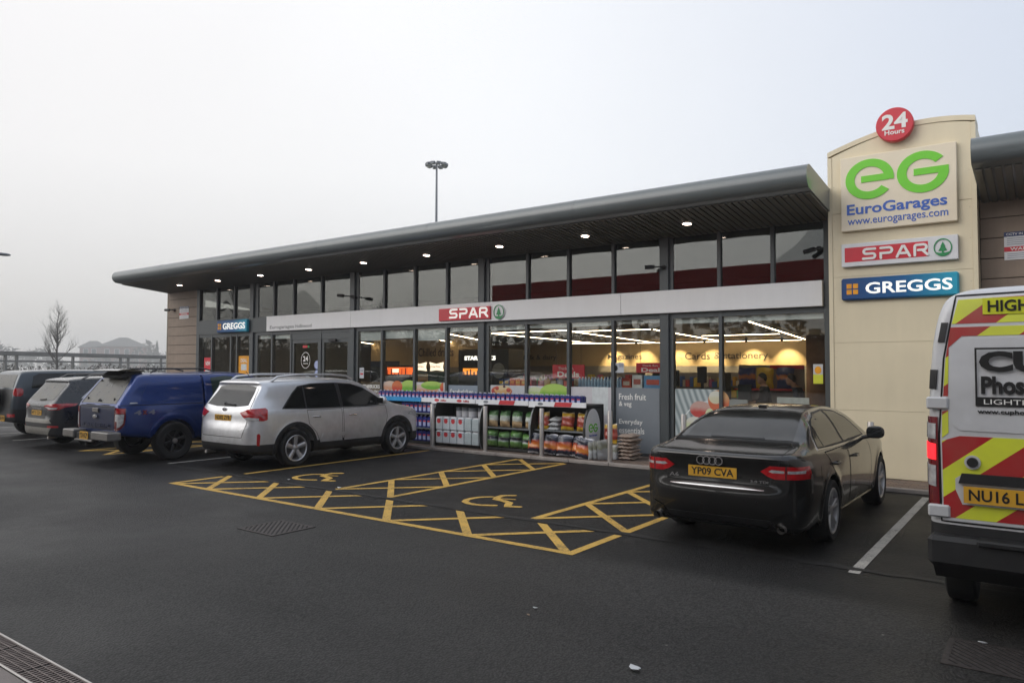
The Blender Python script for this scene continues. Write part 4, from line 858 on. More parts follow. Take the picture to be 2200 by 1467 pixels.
# ---- black saloon
M('audi_black', (.006, .0058, .0055), .25, .1, var=.05, coat=.8, dirt=.07, dcol=(.045, .042, .038), dz=(.2, 1.2))
def saloon():
    rt = empty('parked_car', (-2.82, 7.42, 0), 0, 'black saloon parked nose-in before the cream sign pillar', 'car'); P = 'audi_black'
    r = .338; ya, yf = 1.14, 3.98; A = ((ya, r, .385), (yf, r, .385))
    side = [(.30, .20), (.10, .25), (.02, .40), (-.01, .55), (.0, .63), (.05, .70), (.055, .86), (.02, .955), (.03, .99), (.12, 1.015), (.40, 1.045), (.66, 1.075), (1.02, 1.25), (1.35, 1.375), (1.75, 1.445), (2.2, 1.46), (2.65, 1.435), (3.0, 1.35), (3.35, 1.18), (3.75, .985), (4.2, .93), (4.6, .82), (4.84, .68), (4.92, .5), (4.88, .3), (4.6, .2)]
    sect = [(0, .15), (.76, .16), (.87, .24), (.905, .40), (.927, .58), (.927, .72), (.915, .84), (.885, .925), (.84, .985), (.79, 1.04), (.69, 1.24), (.60, 1.36), (.48, 1.43), (.3, 1.46), (0, 1.47)]
    pL = [(0, -.015), (.45, .0), (.70, .06), (.84, .19), (.895, .45), (.925, 1.0), (.9275, 3.4), (.91, 4.1), (.82, 4.55), (.55, 4.85), (0, 4.93)]
    pU = [(0, .0), (.45, .04), (.60, .30), (.70, .70), (.78, 1.1), (.82, 1.8), (.82, 3.2), (.75, 4), (.4, 4.9), (0, 4.93)]
    b = Body(side, pL, pU, (1.0, 1.22), sect, (.07, .10), A)
    body_parts(b, rt, P)
    bl = b.patch([(-.54, .70), (.54, .70), (.60, .84), (.66, .965), (-.66, .965), (-.60, .84)], 'B', .0015, .05, .006).build('boot_lid', P, rt, 50)
    b.ribbon([(-.665, .965), (-.60, .84), (-.54, .70), (.54, .70), (.60, .84), (.665, .965)], 'B', .009, .003).build('seam', 'seam', bl)
    b.ribbon([(-.66, .10), (-.665, .5), (-.60, .66)], 'T', .009, .002).build('seam', 'seam', bl); b.ribbon([(.66, .10), (.665, .5), (.60, .66)], 'T', .009, .002).build('seam', 'seam', bl)
    rw = b.patch([(-.60, .70), (.60, .70), (.575, 1.0), (.535, 1.30), (.40, 1.37), (-.40, 1.37), (-.535, 1.30), (-.575, 1.0)], 'T', .004, .05).build('rear_window', 'rear_glass', rt, 40)
    b.ribbon([(-.3, .72), (.3, .72)], 'T', .03, .006).build('window_seal', 'black_plastic', rw)
    # four-ring badge
    y0 = float(b.hit(np.array([[0, .915]]), 'B')[0][1]); m = MB()
    bd = empty('badge', (-.06, y0 - .008, .918)); bd.parent = bl
    for i in range(4):
        m = MB(); ring(m, -.0975 + i * .065, 0, .036, .045, 0, 360, -.008 - .001 * (i % 2), .002 - .001 * (i % 2), 24); m.build('badge_ring', 'badge_chrome', bd)
    plate(bl, b, -.04, .80, 'YP09 CVA')
    y1 = float(b.hit(np.array([[.0, .7]]), 'B')[0][1])
    put_text('A6', -.515, -.41, .725, .765, float(b.hit(np.array([[-.46, .74]]), 'B')[0][1]) - .004, 'badge_chrome', rt, .02, name='badge_lettering'); put_text('3.0 TDI', .36, .54, .725, .75, float(b.hit(np.array([[.53, .74]]), 'B')[0][1]) - .003, 'badge_chrome', rt, .02, name='badge_lettering')
    b.ribbon([(-.50, .655), (.50, .655)], 'B', .010, .008).build('bumper_strip', 'chrome', rt)
    both(b, rt, 'tail_lamp', [(.46, .845), (.53, .80), (.60, .775), (1.03, .775), (1.06, .80), (1.06, .885), (1.02, .90), (.55, .905)], 'S', 'lamp_red', .006, .03, zref=.85)
    both(b, rt, 'lamp_insert', [(.54, .85), (.58, .838), (.69, .838), (.69, .862), (.57, .868)], 'S', 'lamp_clear', .0085, .025, zref=.85)
    both(b, rt, 'lamp_insert', [(.72, .835), (.93, .835), (.94, .862), (.72, .862)], 'S', 'lamp_clear', .0085, .025, zref=.85)
    both(b, rt, 'lamp_seam', [(.700, .775), (.710, .775), (.710, .903), (.700, .903)], 'S', 'seam', .009, .03, zref=.85)
    # bumper valance with two cut-outs
    dm = MB()
    b.patch([(-.62, .25), (.62, .25), (.55, .36), (-.55, .36)], 'B', .006, .05).build('diffuser', 'black_plastic', rt, 40)
    b.ribbon([(-.72, .44), (-.60, .40), (-.52, .285), (.52, .285), (.60, .40), (.72, .44)], 'B', .014, .010).build('diffuser_trim', P, rt)
    for sg in (1, -1):
        MB().lathe([(.042, -.03), (.042, .18), (.034, .18), (.034, -.03)], 18, (sg * .66, .07, .285), 'y', False).build('exhaust', 'steel', rt, 40)
    both(b, rt, 'window_surround', [(.86, 1.005), (.95, 1.15), (1.20, 1.30), (1.6, 1.385), (2.1, 1.405), (2.5, 1.375), (2.85, 1.28), (3.2, 1.10), (3.32, 1.0), (2.5, .985), (1.5, .99)], 'R', 'chrome', .003, .05)
    both(b, rt, 'window_frame', [(.885, 1.02), (.97, 1.145), (1.21, 1.285), (1.6, 1.37), (2.1, 1.39), (2.49, 1.36), (2.83, 1.265), (3.17, 1.09), (3.26, 1.015), (2.5, 1.0), (1.5, 1.005)], 'R', 'black_plastic', .0045, .05)
    for pl_ in ([(.91, 1.035), (.985, 1.14), (1.12, 1.225), (1.13, 1.025)], [(1.16, 1.025), (1.15, 1.24), (1.3, 1.3), (1.6, 1.352), (1.98, 1.37), (2.02, 1.02)], [(2.10, 1.02), (2.07, 1.37), (2.47, 1.342), (2.8, 1.25), (3.12, 1.085), (3.19, 1.03)]):
        both(b, rt, 'side_window', pl_, 'R', 'car_glass', .007, .05)
    both(b, rt, 'windscreen', [(-.70, 3.66), (.70, 3.66), (.58, 3.05), (.46, 2.86), (-.46, 2.86), (-.58, 3.05)], 'T', 'car_glass', .004, .06, mirror_too=False)
    side_doors(b, rt, [[(1.05, .975), (2.0, .975), (2.03, .30), (1.58, .30), (1.5, .55), (1.25, .74)], [(2.04, .975), (3.2, .985), (3.3, .75), (3.3, .5), (3.2, .30), (2.07, .30)]], [(1.32, .84), (2.3, .84)], P)
    b.patch([(-.05, 1.62), (.05, 1.62), (.03, 1.76), (-.03, 1.76)], 'T', .02, .03, .03).build('aerial_fin', P, rt, 40)
    both(b, rt, 'fuel_flap', [(.72, .72), (.88, .72), (.88, .86), (.72, .86)], 'R', P, .002, .04)
    both(b, rt, 'sill_trim', [(1.55, .22), (3.5, .22), (3.5, .27), (1.55, .28)], 'R', P, .012, .06)
    doormirror(rt, P, .90, 3.02, 1.04, .95); wheels(rt, .927, (ya, yf), r, .245, .245, 5, 'alloy', 1, .04)
saloon()
# ---- blue pickup with hard canopy
M('blue_paint', (.005, .032, .17), .28, .45, var=.05, coat=.6, dirt=.06, dcol=(.045, .045, .05), dz=(.2, 1.4)); M('pickup_bumper', (.22, .21, .20), .4, .7, dirt=.4, dz=(-.3, .8)); M('tailgate_shade_blue', (.004, .011, .05), .42, .0, coat=.0, dirt=.06, dcol=(.05, .05, .055), dz=(.3, 1.5))  # the tailgate's blue is a darkened copy of the body paint, shade put into colour
def pickup():
    rt = empty('parked_pickup', (-15.33, 6.72, 0), 0, 'blue pickup truck with matching hard canopy over its bed', 'pickup'); P = 'blue_paint'
    r = .388; ya, yf = 1.33, 4.55; A = ((ya, r, .46), (yf, r, .46))
    side = [(.55, .50), (.28, .55), (.20, .62), (.19, .9), (.19, 1.10), (.22, 1.14), (.34, 1.30), (.60, 1.67), (.70, 1.745), (.90, 1.775), (1.9, 1.785), (2.05, 1.785), (2.5, 1.82), (3.05, 1.79), (3.35, 1.68), (4.0, 1.20), (4.15, 1.15), (4.9, 1.07), (5.2, .93), (5.33, .65), (5.25, .38), (4.9, .32), (2.2, .36)]
    sect = [(0, .30), (.78, .31), (.88, .42), (.915, .62), (.925, .85), (.915, 1.0), (.895, 1.10), (.875, 1.16), (.80, 1.55), (.75, 1.68), (.62, 1.78), (.3, 1.82), (0, 1.83)]
    pL = [(0, .185), (.6, .19), (.82, .21), (.90, .28), (.92, .5), (.925, 1.2), (.925, 4.3), (.89, 4.9), (.78, 5.2), (.5, 5.33), (0, 5.36)]
    pU = [(0, .18), (.55, .19), (.74, .22), (.84, .32), (.87, .7), (.89, 1.6), (.89, 3.4), (.8, 4.8), (.4, 5.3), (0, 5.36)]
    def gap(f, x, y, z):
        return smax(f, -np.maximum(np.abs(y - 2.0) - .018, .72 - np.maximum(np.abs(x), z - .95)), .01)
    b = Body(side, pL, pU, (1.12, 1.4), sect, (.07, .09), A, .3, (gap,))
    body_parts(b, rt, P)
    for y in (ya, yf):
        a = arcpts(y, r, .46 + .10, 20, 160, 24) + arcpts(y, r, .462, 20, 160, 24)[::-1]; both(b, rt, 'arch_flare', a, 'R', P, .022, .06)
    # canopy screen and side panel
    cs = b.patch([(-.70, 1.165), (.70, 1.165), (.67, 1.35), (.60, 1.60), (.50, 1.70), (-.50, 1.70), (-.60, 1.60), (-.67, 1.35)], 'B', .004, .05).build('canopy_screen', 'dusty_glass', rt, 40)
    b.patch([(-.735, 1.15), (-.70, 1.15), (-.60, 1.61), (-.63, 1.60)], 'B', .007, .05).build('screen_edge', 'black_plastic', cs)
    y = float(b.hit(np.array([[0, 1.22]]), 'B')[0][1]); MB().box(-.07, .07, y - .03, y, 1.20, 1.225, .006).lathe([(.02, y - .035), (.02, y)], 10, (0, 0, 1.225), 'y').build('screen_handle', 'black_plastic', cs)
    for sg in (1, -1):
        for z in (1.24, 1.6): yy = float(b.hit(np.array([[sg * .55, z]]), 'B')[0][1]); MB().box(sg * .55 - .015, sg * .55 + .015, yy - .02, yy, z - .035, z + .035).build('hinge', 'black_plastic', cs)
    sp = MB().prism([(.50, 1.66), (.46, 1.72), (.60, 1.80), (.85, 1.80), (.9, 1.76)], -.40, .40, 'x'); sp = sp.build('canopy_spoiler', 'black_plastic', rt)
    MB().prism([(.36, 1.800), (.50, 1.80), (.86, 1.79), (.88, 1.81), (.62, 1.845), (.44, 1.835), (.35, 1.812)], -.52, .52, 'x').build('spoiler_wing', 'audi_black', sp)
    b.ribbon([(.21, 1.135), (1.97, 1.135)], 'R', .014, .002).build('canopy_seam', 'seam', rt); mirror(b.ribbon([(.21, 1.135), (1.97, 1.135)], 'R', .014, .002)).build('canopy_seam', 'seam', rt)
    both(b, rt, 'canopy_panel', [(.66, 1.20), (.68, 1.32), (.80, 1.56), (.95, 1.66), (1.92, 1.68), (1.92, 1.19)], 'R', P, .008, .06)
    for sg in (1, -1): MB().tube([(sg * .62, .95, 1.77), (sg * .62, 1.1, 1.85), (sg * .62, 2.1, 1.86), (sg * .62, 2.35, 1.80)], .016, 6).build('roof_rail', 'black_plastic', rt, 60)
    both(b, rt, 'canopy_badge', [(.42, 1.165), (.58, 1.165), (.57, 1.19), (.43, 1.19)], 'R', 'chrome', .005, .05)
    # tailgate
    tg = b.patch([(-.70, .66), (.70, .66), (.72, 1.09), (.69, 1.125), (-.69, 1.125), (-.72, 1.09)], 'B', .004, .06).build('tailgate', 'tailgate_shade_blue', rt, 40)
    b.ribbon([(-.705, .66), (.705, .66), (.725, 1.10), (-.725, 1.10), (-.705, .66)], 'B', .010, .0055).build('seam', 'seam', tg)
    y = .19; MB().box(-.12, .12, y - .022, y, .99, 1.07, .008).build('tailgate_handle', 'pickup_bumper', tg)
    bd = MB().lathe([(.085, -.02), (.08, -.03), (.03, -.034)], 20, (0, 0, 0), 'y'); bd.v = [(x, yy, z * .5) for x, yy, z in bd.v]; bd.build('badge', 'chrome', tg, loc=(0, y, .90))
    put_text('RANGER', -.60, .60, .70, .775, y - .002, 'tailgate_shade_blue', tg, .02, .010)
    # lamps
    lp = [(.735, .66), (.80, .645), (.88, .68), (.945, .76), (.965, .88), (.965, 1.08), (.735, 1.09)]
    both(b, rt, 'tail_lamp', lp, 'S', 'lamp_dark_red', .012, .03, zref=.85)
    both(b, rt, 'brake_lamp', [(.80, .985), (.945, .975), (.95, 1.07), (.79, 1.08)], 'S', 'lamp_red', .016, .03, zref=.85)
    both(b, rt, 'reversing_lamp', [(.755, .72), (.81, .70), (.87, .73), (.92, .80), (.935, .965), (.755, .97)], 'S', 'lamp_clear', .016, .03, zref=.85)
    MB().add(*(lambda t: ([(float(p[0]) , float(p[1]), float(p[2])) for p in t.v], t.f))(b.patch([(.755, .715), (.81, .70), (.81, .83), (.755, .83)], 'S', .019, .03, zref=.85))).build('fog_lamp', 'lamp_dark_red', rt, 40)
    # step bumper in three pieces
    for x0, x1 in ((-.97, -.48), (.26, .95)):
        MB().box(x0, x1, -.02, .24, .47, .63, .02).build('rear_bumper', 'pickup_bumper', rt)
    MB().box(-.48, .26, .03, .24, .44, .58, .01).build('bumper_step', 'black_plastic', rt); MB().box(-.48, .26, .0, .05, .42, .455, .008).build('bumper_step_edge', 'pickup_bumper', rt)
    plate(rt, b, -.10, .535, 'YD14 KZP', .34, .15, y=.012)
    MB().tube([(-.1, .05, .36), (-.1, .3, .38)], .03, 8).build('tow_hitch', 'black_plastic', rt)
    # "4x4" decal
    sq = float(b.hit(np.array([[.78, .99]]), 'R')[0][0]); M('decal_grey', (.20, .21, .25), .4)
    for s_, a0, a1, mt in (('4', .50, .64, 'decal_grey'), ('x', .66, .76, 'lamp_dark_red'), ('4', .78, .92, 'decal_grey')): put_text(s_, a0, a1, .945, 1.035, sq + .004, mt, rt, .04, .004, 'decal', '+x')
    for nm, pl_ in (('side_window', [(2.20, 1.25), (2.18, 1.66), (2.5, 1.70), (2.72, 1.69), (2.75, 1.24)]), ('side_window', [(2.85, 1.24), (2.83, 1.69), (3.1, 1.66), (3.4, 1.52), (3.72, 1.26)])): both(b, rt, nm, pl_, 'R', 'greenish_glass', .006, .05)
    side_doors(b, rt, [[(2.12, 1.2), (2.78, 1.2), (2.80, .45), (2.12, .45)], [(2.82, 1.2), (3.75, 1.2), (3.85, .9), (3.8, .45), (2.84, .45)]], [(2.25, 1.05), (2.98, 1.05)], P)
    both(b, rt, 'windscreen', [(-.72, 3.92), (.72, 3.92), (.62, 3.42), (-.62, 3.42)], 'T', 'car_glass', .004, .06, mirror_too=False)
    doormirror(rt, 'black_plastic', .92, 3.6, 1.28, 1.1); wheels(rt, .945, (ya, yf), r, .265, .235, 6, 'alloy_dark', 0, .06)
    for s in (1, -1): MB().lathe([(.055, -.01 * s), (.05, .014 * s), (.001, .02 * s)], 14, (s * .925, ya, r), 'x', False).build('hub_cap', 'steel', rt)
pickup()
# ---- dark grey crossover
M('dark_grey_paint', (.018, .021, .026), .26, .4, var=.05, coat=.8, dirt=.2, dcol=(.11, .10, .088), dz=(.2, 1.5)); M('skid_silver', (.26, .25, .225), .5, .3, dirt=.4, dz=(-.5, 1))
def crossover():
    rt = empty('parked_car', (-19.0, 7.2, 0), 0, 'dark grey crossover with dusty tail parked beside the blue pickup', 'car'); P = 'dark_grey_paint'
    r = .35; ya, yf = .96, 3.65; A = ((ya, r, .41), (yf, r, .41))
    side = [(.25, .26), (.05, .32), (-.01, .48), (.0, .66), (.05, .74), (.06, .90), (.05, 1.02), (.12, 1.10), (.48, 1.50), (.42, 1.57), (.55, 1.615), (1.0, 1.67), (1.7, 1.69), (2.2, 1.66), (2.6, 1.57), (3.35, 1.12), (3.6, 1.06), (4.1, .98), (4.35, .85), (4.5, .65), (4.5, .45), (4.4, .25), (.6, .24)]
    sect = [(0, .18), (.78, .19), (.87, .28), (.905, .42), (.92, .62), (.92, .82), (.905, .98), (.87, 1.06), (.84, 1.12), (.71, 1.50), (.65, 1.60), (.54, 1.67), (.3, 1.70), (0, 1.71)]
    pL = [(0, -.01), (.45, .0), (.70, .07), (.83, .22), (.90, .5), (.92, 1.0), (.92, 3.4), (.88, 4.0), (.78, 4.3), (.5, 4.46), (0, 4.52)]
    pU = [(0, .0), (.42, .02), (.62, .10), (.74, .30), (.83, .8), (.87, 1.4), (.87, 3.1), (.78, 4.0), (.4, 4.5), (0, 4.52)]
    b = Body(side, pL, pU, (.98, 1.3), sect, (.08, .10), A); body_parts(b, rt, P, .60)
    tg = b.patch([(-.60, .70), (.60, .70), (.68, .9), (.70, 1.06), (.62, 1.47), (-.62, 1.47), (-.70, 1.06), (-.68, .9)], 'B', .0015, .06, .006).build('tailgate', P, rt, 50)
    b.patch([(-.64, 1.13), (-.2, 1.09), (.2, 1.09), (.64, 1.13), (.555, 1.47), (.25, 1.50), (-.25, 1.50), (-.555, 1.47)], 'B', .005, .05).build('rear_window', 'dusty_glass', tg, 40)
    b.patch([(-.45, .70), (.45, .70), (.50, .90), (-.50, .90)], 'B', .004, .05).build('plate_recess', 'cladding', tg, 40); b.patch([(-.28, .905), (.28, .905), (.26, .945), (-.26, .945)], 'B', .012, .05).build('badge_bar', 'chrome', tg, 40)
    plate(tg, b, 0, .825, 'MT13 ZZA'); y = float(b.hit(np.array([[.1, 1.12]]), 'B')[0][1]); MB().tube([(0, y - .02, 1.125), (.3, y - .01, 1.14)], .013, 6).build('wiper', 'black_plastic', tg)
    both(b, rt, 'tail_lamp', [(.38, .985), (.52, .93), (.62, .90), (.86, .905), (.95, .955), (1.18, .99), (1.24, 1.045), (.95, 1.05), (.70, 1.035), (.50, 1.02)], 'S', 'lamp_red', .008, .03, zref=.98)
    both(b, rt, 'reversing_lamp', [(.44, .975), (.54, .935), (.63, .912), (.80, .918), (.83, .955), (.62, .965)], 'S', 'lamp_clear', .011, .03, zref=.98)
    both(b, rt, 'bumper_reflector', [(.60, .50), (.86, .50), (.86, .545), (.60, .545)], 'S', 'reflector_red', .006, .04, zref=.5)
    b.patch([(-.60, .34), (.60, .34), (.70, .50), (-.70, .50)], 'B', .01, .05).build('skid_plate', 'skid_silver', rt, 40)
    b.patch([(-.70, .60), (.70, .60), (.62, .69), (-.62, .69)], 'B', .003, .05).build('bumper_sill', 'skid_silver', rt, 40)
    both(b, rt, 'window_surround', [(.66, 1.16), (.98, 1.44), (1.5, 1.54), (2.1, 1.54), (2.5, 1.45), (3.15, 1.12), (2.0, 1.07), (1.1, 1.08)], 'R', 'chrome', .003, .05)
    both(b, rt, 'side_window', [(.73, 1.165), (1.0, 1.415), (1.5, 1.515), (2.1, 1.515), (2.48, 1.425), (3.04, 1.135), (2.0, 1.095), (1.1, 1.10)], 'R', 'car_glass', .006, .05)
    for sg in (1, -1): MB().tube([(sg * .62, .75, 1.60), (sg * .63, .95, 1.70), (sg * .63, 2.0, 1.73), (sg * .62, 2.3, 1.66)], .02, 8).build('roof_rail', 'pickup_bumper', rt, 60)
    both(b, rt, 'windscreen', [(-.68, 3.28), (.68, 3.28), (.58, 2.7), (-.58, 2.7)], 'T', 'car_glass', .004, .06, mirror_too=False)
    side_doors(b, rt, [[(1.15, 1.05), (2.05, 1.05), (2.07, .45), (1.5, .45), (1.42, .65)], [(2.09, 1.05), (3.15, 1.08), (3.2, .8), (3.1, .45), (2.11, .45)]], [(1.4, .93), (2.3, .93)], P)
    MB().tube([(.5, .1, .27), (.5, .3, .28)], .035, 10).build('exhaust', 'steel', rt); wheels(rt, .92, (ya, yf), r, .235, .225, 5, 'alloy', 0, .06)
crossover()
# ---- blue-grey off-roader at the edge of the picture
M('slate_paint', (.045, .060, .075), .28, .4, var=.05, coat=.7, dirt=.12, dcol=(.14, .13, .12), dz=(.3, 2.0)); M('black_dirty', (.010, .011, .012), .4, dirt=.15, dcol=(.04, .04, .038))
def offroader():
    rt = empty('parked_car', (-22.5, 7.62, 0), 0, 'tall slate grey off-roader with spare wheel cover on its tail', 'car'); P = 'slate_paint'
    r = .38; ya, yf = 1.1, 3.9; A = ((ya, r, .45), (yf, r, .45))
    side = [(.3, .40), (.06, .46), (.0, .62), (.02, .74), (.06, 1.05), (.10, 1.24), (.22, 1.62), (.30, 1.75), (.45, 1.80), (1.2, 1.84), (2.2, 1.84), (2.75, 1.78), (3.4, 1.24), (3.6, 1.17), (4.5, 1.08), (4.75, .9), (4.8, .6), (4.7, .4), (4.4, .35), (.6, .38)]
    sect = [(0, .3), (.8, .31), (.9, .42), (.93, .62), (.935, .9), (.92, 1.08), (.89, 1.18), (.80, 1.62), (.75, 1.74), (.62, 1.83), (.3, 1.85), (0, 1.855)]
    pL = [(0, .0), (.6, .01), (.8, .06), (.90, .2), (.93, .6), (.935, 1.2), (.935, 3.7), (.88, 4.4), (.7, 4.7), (.4, 4.8), (0, 4.82)]
    b = Body(side, pL, pL, (1.1, 1.5), sect, (.08, .10), A); body_parts(b, rt, P, .78, 'black_dirty')
    b.patch([(-.70, 1.34), (.70, 1.34), (.64, 1.68), (-.64, 1.68)], 'B', .005, .05).build('rear_window', 'dusty_glass', rt, 40)
    b.patch([(-.74, .80), (.74, .80), (.76, 1.30), (-.76, 1.30)], 'B', .004, .06).build('rear_door', 'black_dirty', rt, 40)
    both(b, rt, 'tail_lamp', [(.79, 1.16), (.84, 1.12), (.98, 1.12), (1.02, 1.17), (1.02, 1.28), (.97, 1.33), (.84, 1.33), (.79, 1.29)], 'S', 'lamp_red', .014, .03, zref=1.2, smooth=1)
    both(b, rt, 'bumper_reflector', [(.62, .58), (.88, .58), (.88, .66), (.62, .66)], 'S', 'reflector_red', .008, .04, zref=.6)
    MB().lathe([(.36, -.02), (.38, -.08), (.37, -.18), (.30, -.235), (.001, -.245)], 30, (-.12, .04, 1.05), 'y', False).lathe([(.12, .06), (.12, -.03)], 12, (-.12, 0, 1.05), 'y').build('spare_wheel_cover', 'black_dirty', rt, 40)
    plate(rt, b, .32, .54, 'KE55 VOH', .3, .15)
    for pl_ in ([(.50, 1.33), (.56, 1.64), (.70, 1.71), (1.55, 1.72), (1.55, 1.32)], [(1.62, 1.31), (1.62, 1.72), (2.3, 1.71), (2.32, 1.30)], [(2.4, 1.24), (2.38, 1.69), (2.75, 1.60), (3.2, 1.25)]): both(b, rt, 'side_window', pl_, 'R', 'car_glass', .006, .05)
    both(b, rt, 'windscreen', [(-.72, 3.34), (.72, 3.34), (.64, 2.86), (-.64, 2.86)], 'T', 'car_glass', .004, .06, mirror_too=False)
    side_doors(b, rt, [[(1.58, 1.2), (2.33, 1.2), (2.35, .8), (1.6, .8)], [(2.37, 1.2), (3.25, 1.2), (3.3, .8), (2.38, .8)]], [(1.75, 1.08), (2.55, 1.08)], P)
    MB().tube([(0, .28, 1.80), (0, .24, 1.83)], .012, 6).build('aerial', 'black_plastic', rt); doormirror(rt, P, .93, 3.1, 1.3); wheels(rt, .94, (ya, yf), r, .255, .225, 6, 'alloy', 0, .055)
offroader()
# ---- white van with red and yellow chevrons
M('van_white', (.60, .61, .62), .3, var=.03, coat=.6, dirt=.35, dcol=(.24, .23, .21), dz=(.3, 2.6)); M('van_black', (.012, .012, .013), .55, var=.2, dirt=.25, dcol=(.05, .05, .045)); M('hivis_yellow', (.72, .76, .03), .4, var=.05, dirt=.3, dz=(0, 3)); emis('brake_glow', (1, .02, .03), 1.3)
def chevron_mat():
    m = bpy.data.materials.new('chevron'); m.use_nodes = True; nt = m.node_tree; L = nt.links.new; b = nt.nodes['Principled BSDF']
    tc = N(nt, 'ShaderNodeTexCoord'); sp = N(nt, 'ShaderNodeSeparateXYZ'); L(tc.outputs['Object'], sp.inputs[0])
    ab = N(nt, 'ShaderNodeMath', operation='ABSOLUTE'); L(sp.outputs[0], ab.inputs[0])
    mu = N(nt, 'ShaderNodeMath', operation='MULTIPLY_ADD'); mu.inputs[1].default_value = .80; L(ab.outputs[0], mu.inputs[0]); L(sp.outputs[2], mu.inputs[2])
    dv = N(nt, 'ShaderNodeMath', operation='MULTIPLY_ADD'); dv.inputs[1].default_value = 1 / .39; dv.inputs[2].default_value = .18; L(mu.outputs[0], dv.inputs[0])
    fr = N(nt, 'ShaderNodeMath', operation='FRACT'); L(dv.outputs[0], fr.inputs[0]); gt = N(nt, 'ShaderNodeMath', operation='GREATER_THAN'); gt.inputs[1].default_value = .5; L(fr.outputs[0], gt.inputs[0])
    mx = N(nt, 'ShaderNodeMix', data_type='RGBA'); L(gt.outputs[0], mx.inputs[0]); mx.inputs[6].default_value = (.40, .008, .014, 1); mx.inputs[7].default_value = (.70, .76, .04, 1)
    n2 = N(nt, 'ShaderNodeTexNoise', Scale=4., Detail=7.); L(tc.outputs['Object'], n2.inputs['Vector']); m2 = N(nt, 'ShaderNodeMapRange'); m2.inputs[1].default_value = .35; m2.inputs[2].default_value = .75; m2.inputs[4].default_value = .28; L(n2.outputs[0], m2.inputs[0])
    m3 = N(nt, 'ShaderNodeMix', data_type='RGBA'); L(m2.outputs[0], m3.inputs[0]); L(mx.outputs[2], m3.inputs[6]); m3.inputs[7].default_value = (.22, .19, .12, 1)
    L(m3.outputs[2], b.inputs['Base Color']); b.inputs['Roughness'].default_value = .4; MATS['chevron'] = m
chevron_mat()
